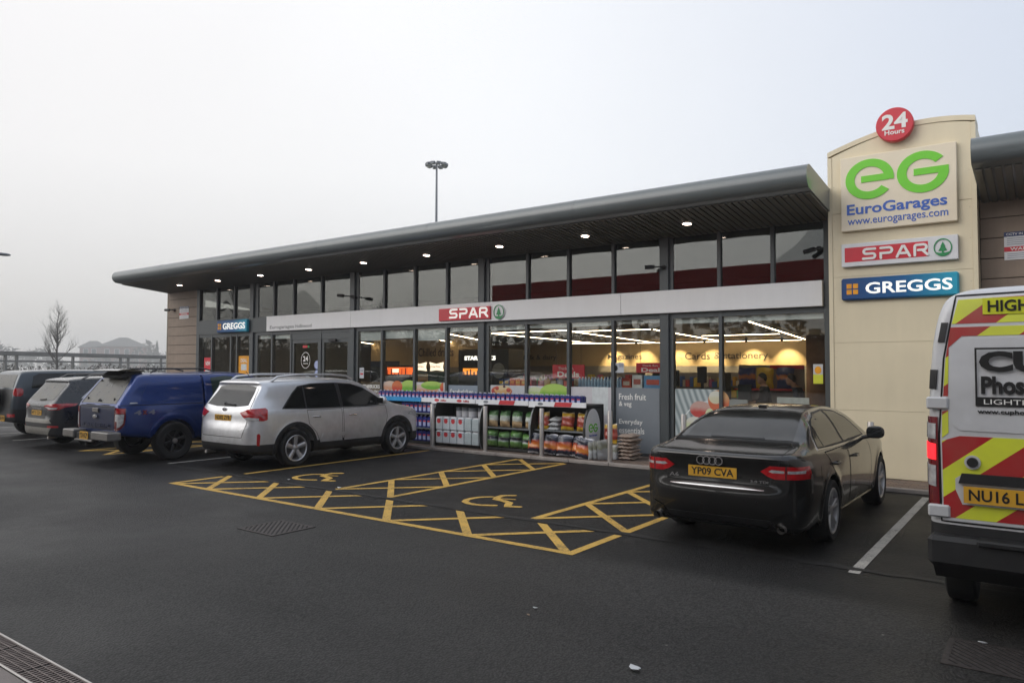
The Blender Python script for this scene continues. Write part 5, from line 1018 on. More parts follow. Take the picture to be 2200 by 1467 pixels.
def van():
    rt = empty('parked_van', (.285, 6.08, 0), 0, 'white works van with red and yellow chevrons across its tail', 'van'); P = 'van_white'
    r = .35; ya, yf = 1.0, 4.4; A = ((ya, r, .42), (yf, r, .42))
    side = [(.30, .40), (.05, .46), (.0, .55), (.0, .80), (.01, 1.4), (.04, 1.95), (.10, 2.36), (.15, 2.44), (.30, 2.49), (2.0, 2.52), (3.6, 2.50), (3.95, 2.34), (4.6, 1.55), (5.2, 1.25), (5.45, 1.0), (5.5, .6), (5.4, .35), (4.8, .3), (.6, .38)]
    sect = [(0, .3), (.95, .31), (1.01, .42), (1.03, .62), (1.035, 1.2), (1.03, 1.55), (.985, 1.98), (.925, 2.30), (.86, 2.42), (.70, 2.49), (.3, 2.52), (0, 2.525)]
    pL = [(0, .0), (.75, .0), (.93, .02), (1.0, .08), (1.03, .3), (1.035, 1.0), (1.035, 4.4), (.95, 5.1), (.75, 5.42), (.4, 5.5), (0, 5.52)]
    b = Body(side, pL, pL, (1.1, 1.5), sect, (.05, .06), A); body_parts(b, rt, P, .77, 'van_black')
    for sg in (-1, 1):
        X = lambda poly: [(sg * x, z) for x, z in poly]
        dr = b.patch(X([(.015, .80), (.915, .80), (.92, 1.40), (.885, 1.95), (.81, 2.395), (.015, 2.41)]), 'B', .003, .08).build('rear_door', P, rt, 40)
        b.ribbon(X([(.01, .79), (.92, .79), (.927, 1.40), (.892, 1.95), (.815, 2.405), (.01, 2.42)]), 'B', .012, .004).build('seam', 'seam', dr)
        # film: lower field, side strip, top field; the raised white panel between
        lo = [(.03, .87), (.885, .87), (.89, 1.40), (.875, 1.50), (.70, 1.50), (.70, 1.40), (.03, 1.38)]
        b.patch(X([(.03, .82), (.905, .82), (.91, 1.36), (.80, 1.40), (.03, 1.40)]), 'B', .0055, .08).build('chevron_film', 'chevron', dr, 40)
        b.patch(X([(.868, 1.42), (.909, 1.38), (.906, 1.57), (.868, 1.58)]), 'B', .0055, .08).build('chevron_film', 'chevron', dr, 40)
        b.patch(X([(.868, 1.68), (.898, 1.68), (.88, 1.95), (.848, 2.175), (.03, 2.18), (.03, 2.115), (.78, 2.11), (.86, 2.03)]), 'B', .0055, .06).build('chevron_film', 'chevron', dr, 40)
        b.patch(X([(.03, 2.205), (.84, 2.20), (.80, 2.375), (.03, 2.395)]), 'B', .0055, .08).build('chevron_film', 'chevron', dr, 40)
        b.patch(X([(.05, 1.43), (.80, 1.44), (.855, 1.50), (.848, 1.98), (.77, 2.09), (.05, 2.10)]), 'B', .009, .06).build('door_panel', P, dr, 40)
        for z in (.86, 1.63): q = b.hit(np.array([[sg * .93, z]]), 'B')[0]; MB().box(sg * .93 - .075, sg * .93 + .065, q[1] - .03, q[1] + .01, z - .045, z + .045, .012).build('hinge', P, dr)
        q = b.hit(np.array([[sg * .725, 1.22]]), 'B')[0]; MB().lathe([(.05, -.012), (.05, 0)], 16, (q[0], q[1] - .005, q[2]), 'y').build('lock_surround', P, dr); MB().lathe([(.032, -.03), (.036, -.011)], 14, (q[0], q[1] - .005, q[2]), 'y').build('lock', 'black_plastic', dr)
        MB().tube([(sg * .975, .0, .9), (sg * .975, .01, .9)], .001, 4)
        L_ = [(.928, .885), (1.10, .89), (1.13, .95), (1.13, 1.50), (1.105, 1.53), (.938, 1.53)]
        b.patch([(sg * s, z) for s, z in L_], 'S', .012, .04, zref=1.2).build('tail_lamp', 'lamp_dark_red', rt, 40)
        for nm, z0, z1, mt in (('indicator_lamp', 1.37, 1.49, 'lamp_clear'), ('brake_lamp', 1.22, 1.345, 'brake_glow' if sg < 0 else 'lamp_red'), ('reversing_lamp', 1.03, 1.19, 'lamp_clear')):
            b.patch([(sg * .948, z0), (sg * 1.09, z0 + .01), (sg * 1.09, z1), (sg * .948, z1 - .01)], 'S', .017, .03, zref=1.2).build(nm, mt, rt, 40)
        for z in (1.80, 2.14): b.patch([(sg * s, zz) for s, zz in ((.935 - (z - 1.83) * .16, z - .07), (.975 - (z - 1.83) * .16, z - .07), (.965 - (z - 1.83) * .2, z + .07), (.925 - (z - 1.83) * .2, z + .07))], 'B', .012, .03).build('marker_lamp', 'black_plastic', rt, 40)
        b.patch([(sg * .86, .47), (sg * .97, .48), (sg * .97, .54), (sg * .86, .53)], 'S', .008, .04, zref=.55).build('bumper_reflector', 'reflector_red', rt, 40)
    # number plate housing, handle and bumper
    b.patch([(-.83, 1.02), (-.79, .92), (-.03, .92), (-.03, 1.13), (-.79, 1.13), (-.83, 1.10)], 'B', .010, .06).build('plate_housing', P, rt, 40)
    b.patch([(-.81, 1.07), (-.79, 1.14), (-.02, 1.14), (-.02, 1.07)], 'B', .035, .06, .03).build('plate_light_bar', 'black_plastic', rt, 40)
    plate(rt, b, -.52, .995, 'NU16 LDK', .52, .115, y=-.025)
    MB().box(-1.0, 1.0, -.10, .12, .49, .70, .03).build('rear_bumper', 'van_black', rt); MB().prism([(-.06, .49), (.08, .38), (.55, .36), (.55, .49)], -.97, .97, 'x').build('rear_valance', 'van_black', rt); MB().box(-.70, .70, -.13, .05, .66, .705, .012).build('bumper_tread', 'van_black', rt)
    y = float(b.hit(np.array([[-.3, 2.27]]), 'B')[0][1]); sb = MB().box(-.65, .65, y - .014, y - .009, 2.262, 2.378).build('warning_panel', 'hivis_yellow', rt); sb.rotation_euler = (0, 0, 0)
    put_text('HIGHWAY MAINTENANCE', -.62, .62, 2.28, 2.36, y - .014, 'plate_ink', sb, .02)
    y = float(b.hit(np.array([[-.5, 1.60]]), 'B')[0][1]) - .012
    lg = empty('company_logo', (0, 0, 0)); lg.parent = rt
    fr = MB(); fr.box(-.70, -.26, y - .004, y, 2.012, 2.025).box(-.70, -.26, y - .004, y, 1.615, 1.68).box(-.70, -.688, y - .004, y, 1.68, 2.012).box(-.272, -.26, y - .004, y, 1.68, 2.012); fr.build('logo_frame', 'plate_ink', lg)
    put_text('CU', -.675, -.285, 1.855, 2.0, y, 'plate_ink', lg, .05); put_text('Phosco', -.665, -.285, 1.70, 1.825, y, 'plate_ink', lg, .04); put_text('LIGHTING', -.65, -.30, 1.63, 1.665, y - .004, 'white_letter', lg, 0, .002); put_text('www.cuphosco.co.uk', -.69, -.20, 1.555, 1.595, y, 'plate_ink', lg, .02)
    for pl_ in ([(3.2, 1.45), (3.2, 2.05), (3.75, 2.05), (4.3, 1.5)],): both(b, rt, 'side_window', pl_, 'R', 'car_glass', .006, .06)
    wheels(rt, .99, (ya, yf), r, .21, .2, 6, 'alloy', 0, .05)
van()
# ------------------------------------------------------------------ bollards
bo = empty('bollard', (0, 0, 0), 0, 'x', 'bollard', 'steel bollards along the kerb')
MB().lathe([(.05, 0), (.05, .985), (.046, 1.0), (.0, 1.002)], 20, caps=False).build('post', 'steel', bo, 40); MB().lathe([(.07, 0), (.07, .006), (.052, .012)], 20).build('base_collar', 'steel', bo)
NM = ['steel bollard in front of the white bottle packs', 'steel bollard between the white packs and the green net bags', 'steel bollard in front of the orange coal bags', 'steel bollard beside the pale stacked sacks', 'steel bollard by the fruit poster, partly behind the black saloon', 'steel bollard wholly behind the black saloon', 'steel bollard in front of the cream pillar beyond the saloon mirror']
for i, x in enumerate((-11.72, -10.13, -8.62, -7.0, -5.46, -3.88, -2.3)):
    if i == 5: continue
    copy_tree(bo, None, (x, 12.85, PZ), NM[i])
for ch in list(bo.children): bpy.data.objects.remove(ch)
bpy.data.objects.remove(bo)
# ------------------------------------------------------------------ goods display on the pavement
M('shelf_dark', (.03, .03, .028), .5, var=.1); M('shelf_grey', (.20, .22, .23), .4, .2); M('strip_white', (.84, .85, .86), .4, var=.03); M('strip_blue', (.03, .30, .62), .4); M('bottle_blue', (.018, .028, .20), .3, var=.12, coat=.4); M('label_pale', (.42, .48, .72), .4, var=.1); M('cap_white', (.72, .72, .74), .4); M('red_print', (.60, .05, .06), .4); M('pack_white', (.62, .66, .68), .35, var=.06, coat=.3); M('pack_clear', (.48, .54, .55), .25, var=.12, scale=25, coat=.6); M('tub_grey', (.22, .24, .26), .4)
DX0, DX1, DY, DZ = -13.9, -7.55, 13.08, 1.12
ds = empty('goods_display', (DX0, DY, PZ), 0, 'long dark goods display with curved dividers standing before the shop windows', 'display shelf')
LN = DX1 - DX0
MB().box(0, LN - .12, .02, .66, DZ - .09, DZ - .03, .01).build('top_shelf', 'shelf_dark', ds)
MB().box(0, LN - .1, .66, .69, .02, DZ - .03).build('back_panel', 'shelf_dark', ds)
MB().box(0, LN - .1, .06, .66, .02, .07).build('base_shelf', 'shelf_dark', ds)
for x0, x1, mt in ((.05, 1.6, 'strip_blue'), (1.61, 3.28, 'strip_white'), (3.30, 4.77, 'strip_white'), (4.79, LN - .13, 'strip_white')):
    s = MB().box(x0, x1, -.005, .018, DZ - .09, DZ + .015).build('price_strip', mt, ds)
    if x0 > 3: 
        m_ = x0 + (x1 - x0) * .45; MB().prism([(m_, DZ - .085), (m_ + .42, DZ - .085), (m_ + .46, DZ + .01), (m_ + .04, DZ + .01)], -.009, -.0055).build('red_flash', 'red_print', s)
        MB().prism(arcpts(x0 + .3, DZ - .037, .07, 0, 360, 14, .03)[:-1], -.008, -.0055).build('roundel', 'tub_grey', s)
    elif x0 > 1:
        for q in (.5, 1.2): MB().prism(arcpts(x0 + q, DZ - .037, .075, 0, 360, 14, .034)[:-1], -.008, -.0055).build('roundel', 'red_print', s); put_text('AdBlue', x0 + q + .12, x0 + q + .3, DZ - .06, DZ - .015, -.0055, 'red_print', s, .01)
prof = [(.66, .0), (.02, .0), (-.06, .15), (-.09, .38), (-.08, .62), (-.02, .85), (.08, DZ - .1), (.66, DZ - .1)]
dv = MB().prism(prof, 0, .04, 'x').mesh('divider'); dv.materials.append(MATS['shelf_dark'])
DIV = [.05, 2.02, 3.46, 4.86, LN - .16]
for x in DIV: link('divider', dv, None, ds, loc=(x, 0, 0))
ed = MB()
pe = prof[1:7]
ed.prism(pe + [(y - .012, z) for y, z in pe[::-1]], .002, .03, 'x'); edm = ed.mesh('divider_edge'); edm.materials.append(MATS['shelf_grey'])
for x in DIV[:-1]: link('divider_edge', edm, None, ds, loc=(x, 0, 0)); MB().box(x - .06, x + .1, -.03, -.012, DZ - .115, DZ - .09).build('clip', 'strip_white', ds)
el = MB().lathe([(.001, .0), (.26, .0), (.262, .012), (.001, .013)], 36, (0, 0, 0), 'x', False); el.v = [(x, y * 1.15, z * 1.72) for x, y, z in el.v]
op = el.build('logo_panel', 'strip_white', ds, loc=(LN - .115, .28, .55))
op.location = (LN - .118, .25, .56)
eb = MB()
for cy, a0, a1 in ((-.095, -8, 322), (.095, 38, 356)):
    t = MB(); ring(t, cy, .05, .058, .09, a0, a1, 0, .006, 24); t.box(cy - .03, cy + .075, .001, .007, .038, .064); eb.add([(.013 + y, x, z) for x, y, z in t.v], t.f)
eb.build('logo_letter', 'green_logo', op); put_text('EuroGarages', -.16, .16, -.13, -.08, .0135, 'eg_blue', op, .02, .003, 'lettering', '+x')
for x0, x1, z in ((.1, 2.0, .40), (.1, 2.0, .76), (3.52, 4.84, .52), (4.92, LN - .2, .53)):
    MB().box(x0, x1, .02, .64, z - .025, z).build('shelf', 'shelf_grey', ds)
WX = lambda x: DX0 + x; WZ = lambda z: PZ + z
# bottles
def bottle(w_, d_, h_, group, label):
    b = empty('screenwash_bottle', (0, 0, 0), 0, label, 'bottle', group)
    MB().box(-w_ / 2, w_ / 2, -d_ / 2, d_ / 2, 0, h_ * .82, w_ * .12).prism([(-w_ * .36, h_ * .82), (w_ * .36, h_ * .82), (w_ * .1, h_ * .9), (-w_ * .2, h_ * .9)], -d_ * .36, d_ * .36).build('body', 'bottle_blue', b)
    MB().lathe([(w_ * .17, h_ * .88), (w_ * .17, h_ * 1.0)], 10, (-w_ * .05, 0, 0)).build('cap', 'cap_white', b)
    l = MB().box(-w_ * .3, w_ * .3, -d_ / 2 - .003, -d_ / 2, h_ * .14, h_ * .58).build('label', 'label_pale', b); MB().box(-w_ * .3, w_ * .3, -d_ / 2 - .005, -d_ / 2 - .0035, h_ * .46, h_ * .58).build('label_band', 'red_print', l)
    return b
b0 = bottle(.118, .1, .2, 'bottles along the top of the goods display', 'small blue screenwash bottle in the row along the top of the display'); used = False
for r in range(2):
    for i in range(46):
        x = WX(.12 + i * .131 + random.uniform(-.004, .004)); p = (x, DY + .09 + r * .13, WZ(DZ - .03))
        if not used: b0.location = p; used = True
        else: copy_tree(b0, None, p)
b1_ = bottle(.135, .12, .30, 'blue bottles on the lower display shelves', 'larger blue screenwash bottle on the shelves behind the silver car'); used = False
for z in (.07, .40, .76):
    for i in range(8):
        p = (WX(.92 + i * .143), DY + .14, WZ(z) + .001)
        if not used: b1_.location = p; used = True
        else: copy_tree(b1_, None, p)
# white packs, clear packs, tubs
def pack(loc, white, label):
    p = empty('bottle_pack', loc, 0, label, 'bottle pack', 'bottle packs low on the display'); w_, h_ = .205, .315
    MB().box(0, w_, 0, .28, 0, h_ * .9, .015).build('body', 'pack_white' if white else 'pack_clear', p); MB().box(.012, w_ - .012, .012, .25, h_ * .9, h_ * .97, .02).build('shrink_top', 'cap_white', p)
    if white:
        MB().prism(arcpts(w_ / 2, h_ * .66, .058, 0, 360, 16)[:-1], -.004, -.001).build('roundel', 'red_print', p); MB().box(.03, w_ - .03, -.004, -.001, h_ * .80, h_ * .835).build('band', 'navy', p)
for r, zz in enumerate((.075, .392)):
    for i in range(6): pack((WX(2.10 + i * .222), DY - .03, WZ(zz)), i < 4, ('white bottle pack with red roundel in the lower row' if r == 0 else 'white bottle pack with red roundel in the upper row') if i < 4 else ('clear wrapped bottle pack beside the divider, lower row' if r == 0 else 'clear wrapped bottle pack beside the divider, upper row'))
for i, (x, r_) in enumerate(((2.5, .08), (2.69, .09), (2.92, .11), (3.15, .07), (3.3, .09))):
    t = empty('paint_tub', (WX(x), DY + .38, WZ(.5)), 0, 'grey round tub with white label at the back above the packs', 'tub', 'tubs behind the bottle packs')
    MB().lathe([(r_ * .95, 0), (r_, .38)], 18).build('body', 'tub_grey', t, 40); MB().lathe([(r_ * .985, .2), (r_ * 1.006, .33)], 18, caps=False).build('label', 'cap_white', t, 40); MB().lathe([(r_ * 1.04, .38), (r_ * 1.04, .41), (r_, .415)], 18).build('lid', 'tub_grey', t, 40)
# bags
def pillow(w_, h_, d_, seed=0, sag=.0):
    rn = random.Random(seed); nu, nv = 12, 14; v, f = [], []
    ph = [rn.uniform(0, 6.28) for _ in range(6)]
    for s in (-1, 1):
        for j in range(nv + 1):
            for i in range(nu + 1):
                u, q = i / nu, j / nv; a = 2 * u - 1; b = 2 * q - 1
                bul = max(0, (1 - abs(a) ** 2.6)) ** .6 * max(0, (1 - abs(b) ** 3.2)) ** .6
                wr = .012 * math.sin(9 * u + ph[0] + 4 * q) * bul + .010 * math.sin(17 * q + ph[1] + 3 * u) * bul + .008 * math.sin(23 * u + ph[2]) * (1 - bul)
                bw = 1 - .05 * (1 - abs(b) ** 4) * 0 - .06 * max(0, q - .75) + sag * (.5 - q)
                v.append((a * w_ / 2 * bw + .01 * math.sin(7 * q + ph[3]) * (abs(a) > .9), s * (d_ / 2 * bul) + wr, q * h_ + .012 * math.sin(6 * u + ph[4]) * (q > .9) - .01 * (q < .1) * math.sin(5 * u + ph[5]) ** 2 + .0))
    n = (nu + 1) * (nv + 1)
    for s in (0, 1):
        for j in range(nv):
            for i in range(nu):
                a = s * n + j * (nu + 1) + i; f.append((a, a + 1, a + nu + 2, a + nu + 1) if s == 0 else (a, a + nu + 1, a + nu + 2, a + 1))
    mn = min(p[2] for p in v); m = MB(); m.add([(x, y, z - mn) for x, y, z in v], f); return m
W = (.62, .62, .64); NV = (.012, .014, .03); OR = (.55, .12, .02); O2 = (.62, .24, .04); RD = (.28, .03, .02); YL = (.62, .38, .02); GR = (.05, .16, .03); LG = (.14, .30, .07); WD = (.42, .27, .13)
ramp_mat('coal_print', [(0, W), (.06, (.4, .4, .42)), (.09, NV), (.2, NV), (.23, RD), (.33, O2), (.5, OR), (.62, RD), (.66, NV), (.82, NV), (.85, (.25, .27, .32)), (.9, NV), (.95, W), (1, W)], 2, 0, 1, .3, 'Generated', .20, 13, .3)
ramp_mat('charcoal_print', [(0, YL), (.18, YL), (.22, RD), (.45, (.38, .07, .04)), (.72, RD), (.76, (.5, .28, .05)), (.9, YL), (1, W)], 2, 0, 1, .3, 'Generated', .16, 8, .3)
ramp_mat('kindling_print', [(0, WD), (.22, (.50, .34, .18)), (.34, (.32, .22, .10)), (.4, (.45, .48, .42)), (.52, (.62, .66, .6)), (.64, (.4, .48, .38)), (.7, GR), (1, (.02, .07, .02))], 2, 0, 1, .45, 'Generated', .22, 22)
ramp_mat('greenbag_print', [(0, (.07, .10, .03)), (.3, LG), (.4, (.35, .40, .35)), (.43, (.03, .03, .04)), (.58, (.03, .03, .04)), (.61, (.3, .36, .28)), (.64, GR), (.8, LG), (1, GR)], 2, 0, 1, .3, 'Generated', .16, 9, .3)
ramp_mat('sack_edge', [(0, (.45, .46, .46)), (.5, (.55, .56, .55)), (.6, (.3, .3, .2)), (1, (.6, .6, .58))], 2, 0, 1, .35, 'Generated', .5, 14)
M('grit_sack', (.40, .31, .25), .6, scale=6, var=.15, bump=.1)
def bag(loc, w_, h_, d_, mat, label, group=None, rot=(0, 0, 0), cat='bag', name='fuel_bag', seed=0):
    o = pillow(w_, h_, d_, seed).build(name, mat, None, 60, loc); o.rotation_euler = rot; return tag(o, label, cat, group)
for i in range(4):
    bag((WX(3.68 + i * .335 + .03 * (i == 3)), DY + .16, WZ(.525)), .265, .36, .15, 'kindling_print', ['kindling net bag with white label next to the left divider', 'second kindling bag from the left divider', 'third kindling bag from the left divider', 'kindling bag closest to the coal shelves'][i], rot=(R(-6), 0, R(random.uniform(-8, 8))), name='kindling_bag', seed=i)
    bag((WX(3.68 + i * .335), DY + .12, WZ(.07)), .30, .39 - .07 * (i == 3) - .04 * (i == 1), .2, 'greenbag_print', ['green bag with dark band at the foot of the left divider', 'second green bag along the base shelf', 'tallest pale green bag on the base shelf', 'small green bag beside the curved black divider'][i], rot=(R(-5), 0, R(random.uniform(-9, 9))), name='log_bag', seed=10 + i)
MB().box(WX(4.74), WX(4.82), DY + .05, DY + .15, WZ(.525), WZ(.72)).build('firelighter_box', 'pack_clear'); tag(bpy.data.objects['firelighter_box'], 'small pale carton beside the last kindling bag', 'box')
for i, (x, lb) in enumerate(((5.0, 'red and yellow charcoal bag behind the bollard, upper shelf'), (5.62, 'red and yellow charcoal bag in the middle of the upper shelf'), (5.97, 'red and yellow charcoal bag next to the oval panel'))):
    bag((WX(x + .05), DY + .16, WZ(.532)), .29, .37, .15, 'charcoal_print', lb, rot=(R(-8), 0, R((-6, 5, -12)[i])), name='charcoal_bag', seed=20 + i)
for i in range(3):
    o = bag((WX(5.36), DY + .05 + .02 * i, WZ(.545 + .095 * i)), .27, .42, .11, 'sack_edge', ['lowest of three flat stacked white sacks on the upper shelf', 'middle one of three flat stacked white sacks on the upper shelf', 'topmost of three flat stacked white sacks on the upper shelf'][i], rot=(R(-88), 0, R(4)), name='charcoal_bag', seed=30 + i)
CL = ['orange and navy coal bag furthest from the oval panel', 'orange and navy coal bag just behind the bollard', 'orange and navy coal bag third along the pavement', 'orange and navy coal bag at the foot of the oval panel']
for i, x in enumerate((4.98, 5.36, 5.74, 6.08)): bag((WX(x), DY - .06 - .02 * i, PZ + .03), .35, .42, .15, 'coal_print', CL[i], rot=(R(-14), 0, R((8, -7, 11, -14)[i])), name='coal_bag', seed=40 + i)
bag((-7.68, 12.93, PZ), .36, .42, .15, 'coal_print', 'tilted orange coal bag standing alone in front of the oval panel', rot=(R(-10), R(7), R(4)), name='coal_bag', seed=50)
bag((-7.26, 13.36, PZ + .30), .32, .40, .15, 'charcoal_print', 'red and yellow charcoal bag propped between the oval panel and the end bollard', rot=(R(-6), R(-3), R(-6)), name='charcoal_bag', seed=51)
MB().box(-7.42, -7.06, 13.2, 13.55, PZ, PZ + .29, .02).build('supporting_crate', 'sack_edge'); tag(bpy.data.objects['supporting_crate'], 'pale crate under the propped charcoal bag', 'crate')
for i in range(3): bag((-7.44 + i * .085, 12.98 + .03 * i, PZ), .30, .36 + .02 * i, .075, 'sack_edge', ['white sack on edge nearest the lone coal bag', 'white sack on edge in the middle of three', 'white sack on edge nearest the end bollard'][i], rot=(R(-4), R(3), R(76)), name='coal_bag', seed=60 + i)
for i in range(7):
    o = bag((-6.90 + random.uniform(-.012, .012), 13.25, PZ + .04 + i * .072), .33, .48, .088, 'grit_sack', 'pale tan sack in the neat stack beside the end bollard', 'stacked tan sacks', rot=(R(-90), 0, R(random.uniform(-4, 4))), name='grit_sack', seed=70 + i, cat='sack')
# ------------------------------------------------------------------ posters on the inside of the glass
PYO = F + .014
def poster(x0, x1, z0, z1, mat, label, prints=(), name='window_poster'):
    p = empty(name, ((x0), PYO, z0), 0, label, 'poster'); MB().box(0, x1 - x0, 0, .004, 0, z1 - z0).build('sheet', mat, p)
    for k, (kind, mt, a) in enumerate(prints):
        m = MB(); yy = -.001 - .0006 * k
        if kind == 'disc': m.prism(arcpts(a[0], a[1], a[2], a[4] if len(a) > 4 else 0, a[5] if len(a) > 4 else 360, 24, a[3])[:-1 if len(a) <= 4 else None], yy, yy + .0005)
        elif kind == 'ring': ring(m, a[0], a[1], a[2], a[3], a[4], a[5], yy, yy + .0005, 30)
        elif kind == 'box': m.box(a[0], a[1], yy, yy + .0005, a[2], a[3])
        m.build('print', mt, p)
    return p
def stripes_mat():
    m = bpy.data.materials.new('stripes'); m.use_nodes = True; nt = m.node_tree; L = nt.links.new; b = nt.nodes['Principled BSDF']
    tc = N(nt, 'ShaderNodeTexCoord'); wv = N(nt, 'ShaderNodeTexWave', Scale=2.6, Distortion=.6); wv.wave_type = 'BANDS'; mp = N(nt, 'ShaderNodeMapping'); mp.inputs['Rotation'].default_value = (0, R(20), 0)
    L(tc.outputs['Object'], mp.inputs[0]); L(mp.outputs[0], wv.inputs[0]); cr = N(nt, 'ShaderNodeValToRGB'); L(wv.outputs[0], cr.inputs[0]); cr.color_ramp.elements[0].color = (.20, .25, .26, 1); cr.color_ramp.elements[1].color = (.50, .56, .56, 1); L(cr.outputs[0], b.inputs['Base Color']); MATS['stripes'] = m
stripes_mat()
def fruit(name, c1, c2, sc=4., lo=.35, hi=.65): return ramp_mat(name, [(0, c1), (lo, c1), (hi, c2), (1, c2)], 2, 0, 1, .5, 'Generated', .5, sc)
fruit('red_apple', (.50, .06, .05), (.55, .35, .30)); fruit('orange_apple', (.60, .14, .06), (.62, .35, .16)); fruit('white_flesh', (.62, .60, .42), (.66, .66, .58)); fruit('green_flesh', (.40, .55, .20), (.60, .66, .42)); fruit('dark_berry', (.02, .015, .02), (.10, .02, .04)); fruit('leaf_green', (.16, .42, .03), (.42, .62, .12)); fruit('salmon', (.60, .30, .18), (.66, .50, .40)); fruit('tomato', (.55, .05, .02), (.62, .16, .05)); fruit('pancake', (.60, .36, .14), (.66, .52, .30)); fruit('jam', (.35, .03, .03), (.55, .10, .05)); M('poster_grey', (.20, .225, .25), .5, var=.03); M('poster_white', (.52, .54, .56), .5, var=.05); M('poster_pale', (.62, .60, .62), .5, var=.04); M('poster_blue', (.24, .29, .35), .5, var=.04); M('plate_rim', (.66, .70, .70), .4)
poster(-6.22, -5.28, .12, 1.48, 'stripes', 'poster of sliced fruit on a plate behind the black saloon', [('ring', 'plate_rim', (.78, .45, .66, .685, 95, 240)), ('disc', 'orange_apple', (.92, 1.13, .22, .22)), ('disc', 'white_flesh', (.86, 1.2, .14, .13)), ('disc', 'dark_berry', (.62, .72, .2, .1)), ('disc', 'red_apple', (.54, .95, .22, .17)), ('disc', 'green_flesh', (.74, .83, .10, .15)), ('disc', 'white_flesh', (.42, .70, .18, .10)), ('disc', 'green_flesh', (.25, .55, .14, .12)), ('disc', 'jam', (.40, .40, .07, .07))])
gp = poster(-7.6, -6.57, .09, 1.48, 'poster_grey', 'plain grey window panel lettered fresh fruit and everyday essentials')
for s, x1, z in (('Fresh fruit', .72, 1.13), ('& veg', .38, .96), ('Everyday', .64, .58), ('essentials', .68, .41)): put_text(s, .08, x1, z, z + .135, -.001, 'white_letter', gp, .012, .002)
poster(-8.74, -7.70, .12, 1.48, 'poster_pale', 'pale poster with white box shape beside the grey window panel', [('box', 'plate_rim', (.55, .95, .75, 1.36)), ('box', 'poster_white', (.0, 1.04, 0, .3)), ('disc', 'leaf_green', (.62, .36, .14, .05))])
poster(-9.91, -8.84, .12, 1.48, 'poster_pale', 'pale poster with a green apple above the bottle row', [('disc', 'green_flesh', (.18, 1.22, .2, .12)), ('disc', 'leaf_green', (.72, 1.22, .40, .20))])
poster(-11.05, -10.01, .12, 1.48, 'poster_white', 'poster of fruit topped pancakes above the bottle row', [('disc', 'jam', (.34, 1.22, .32, .13)), ('disc', 'pancake', (.38, 1.24, .26, .12)), ('disc', 'jam', (.2, 1.29, .06, .05)), ('disc', 'dark_berry', (.42, 1.33, .04, .03)), ('disc', 'jam', (.55, 1.25, .07, .05))])
sp2 = poster(-12.42, -11.46, .12, 1.46, 'poster_blue', 'blue grey window panel lettered sandwiches'); put_text('Sandwiches', .06, .82, 1.12, 1.24, -.001, 'white_letter', sp2, .012, .002)
poster(-13.55, -12.52, .12, 1.52, 'poster_pale', 'salad poster with lettuce and tomato slices', [('disc', 'salmon', (.3, 1.22, .5, .12)), ('disc', 'leaf_green', (.55, 1.32, .38, .11)), ('disc', 'tomato', (.96, 1.27, .12, .13, 90, 270))])
poster(-14.78, -13.65, .12, 1.52, 'poster_white', 'salad poster with a large red tomato', [('disc', 'salmon', (.25, 1.28, .3, .14)), ('disc', 'leaf_green', (.95, 1.28, .3, .17)), ('disc', 'tomato', (.52, 1.27, .2, .16))])
wl = empty('window_lettering', (-15.62, PYO + .004, 1.33), 0, 'white coffee lettering low on the clear pane by the entrance', 'lettering'); put_text('STARBUCKS', 0, .68, 0, .1, 0, 'white_letter', wl, .03, .002); put_text('on the go', .3, .74, -.14, -.04, 0, 'white_letter', wl, .01, .002)
poster(-15.76, -15.58, 1.6, 1.9, 'poster_white', 'small white notice on the column pane by the entrance', [('box', 'print_grey', (.03, .15, .2, .25)), ('box', 'red_print', (.03, .15, .1, .15))])
pr_ = poster(-23.66, -23.2, 1.55, 2.24, 'red_sign', 'red poster in the far corner window', [('box', 'white_letter', (.08, .38, .08, .26))]); put_text('NEW', .09, .37, .42, .56, -.001, 'white_letter', pr_, .02, .002)
pr_ = poster(-21.62, -21.02, 1.45, 2.28, 'orange_sign', 'orange poster in the corner window', [('disc', 'pancake', (.3, .12, .2, .1)), ('box', 'plate_rim', (.15, .45, .36, .56))]); put_text('DEAL', .12, .48, .62, .74, -.001, 'white_letter', pr_, .02, .002)
dk = empty('door_sticker', (-18.16, F + .016, 2.12), 0, 'white round 24 hour sticker on the sliding door', 'sticker'); t = MB(); ring(t, 0, 0, .2, .215, 0, 360, -.002, 0, 36, 1.15); t.build('sticker_ring', 'white_letter', dk); put_text('24', -.12, .12, -.03, .13, 0, 'white_letter', dk, .02, .002); put_text('hours', -.1, .1, -.12, -.06, 0, 'white_letter', dk, .01, .002)
dk2 = empty('door_sticker', (-18.30, F + .016, 2.50), 0, 'small red sticker with fir emblem above the 24 hour sticker', 'sticker'); MB().box(0, .22, -.002, 0, 0, .07).build('red_strip', 'red_sign', dk2); MB().lathe([(.04, -.002), (.04, 0)], 16, (.27, 0, .035), 'y').build('emblem', 'spar_green', dk2)
for i, (z, r_, lb) in enumerate(((1.98, .14, 'pale blue round sticker at the door edge'), (1.72, .12, 'lower blue round sticker at the door edge'))):
    dk3 = empty('door_sticker', (-17.62, F + .016, z), 0, lb, 'sticker'); MB().lathe([(r_, -.002), (r_, 0)], 24, (0, 0, 0), 'y').build('rim', 'navy', dk3); MB().lathe([(r_ * .85, -.003), (r_ * .85, -.0022)], 24, (0, 0, 0), 'y').build('face', 'label_pale', dk3)
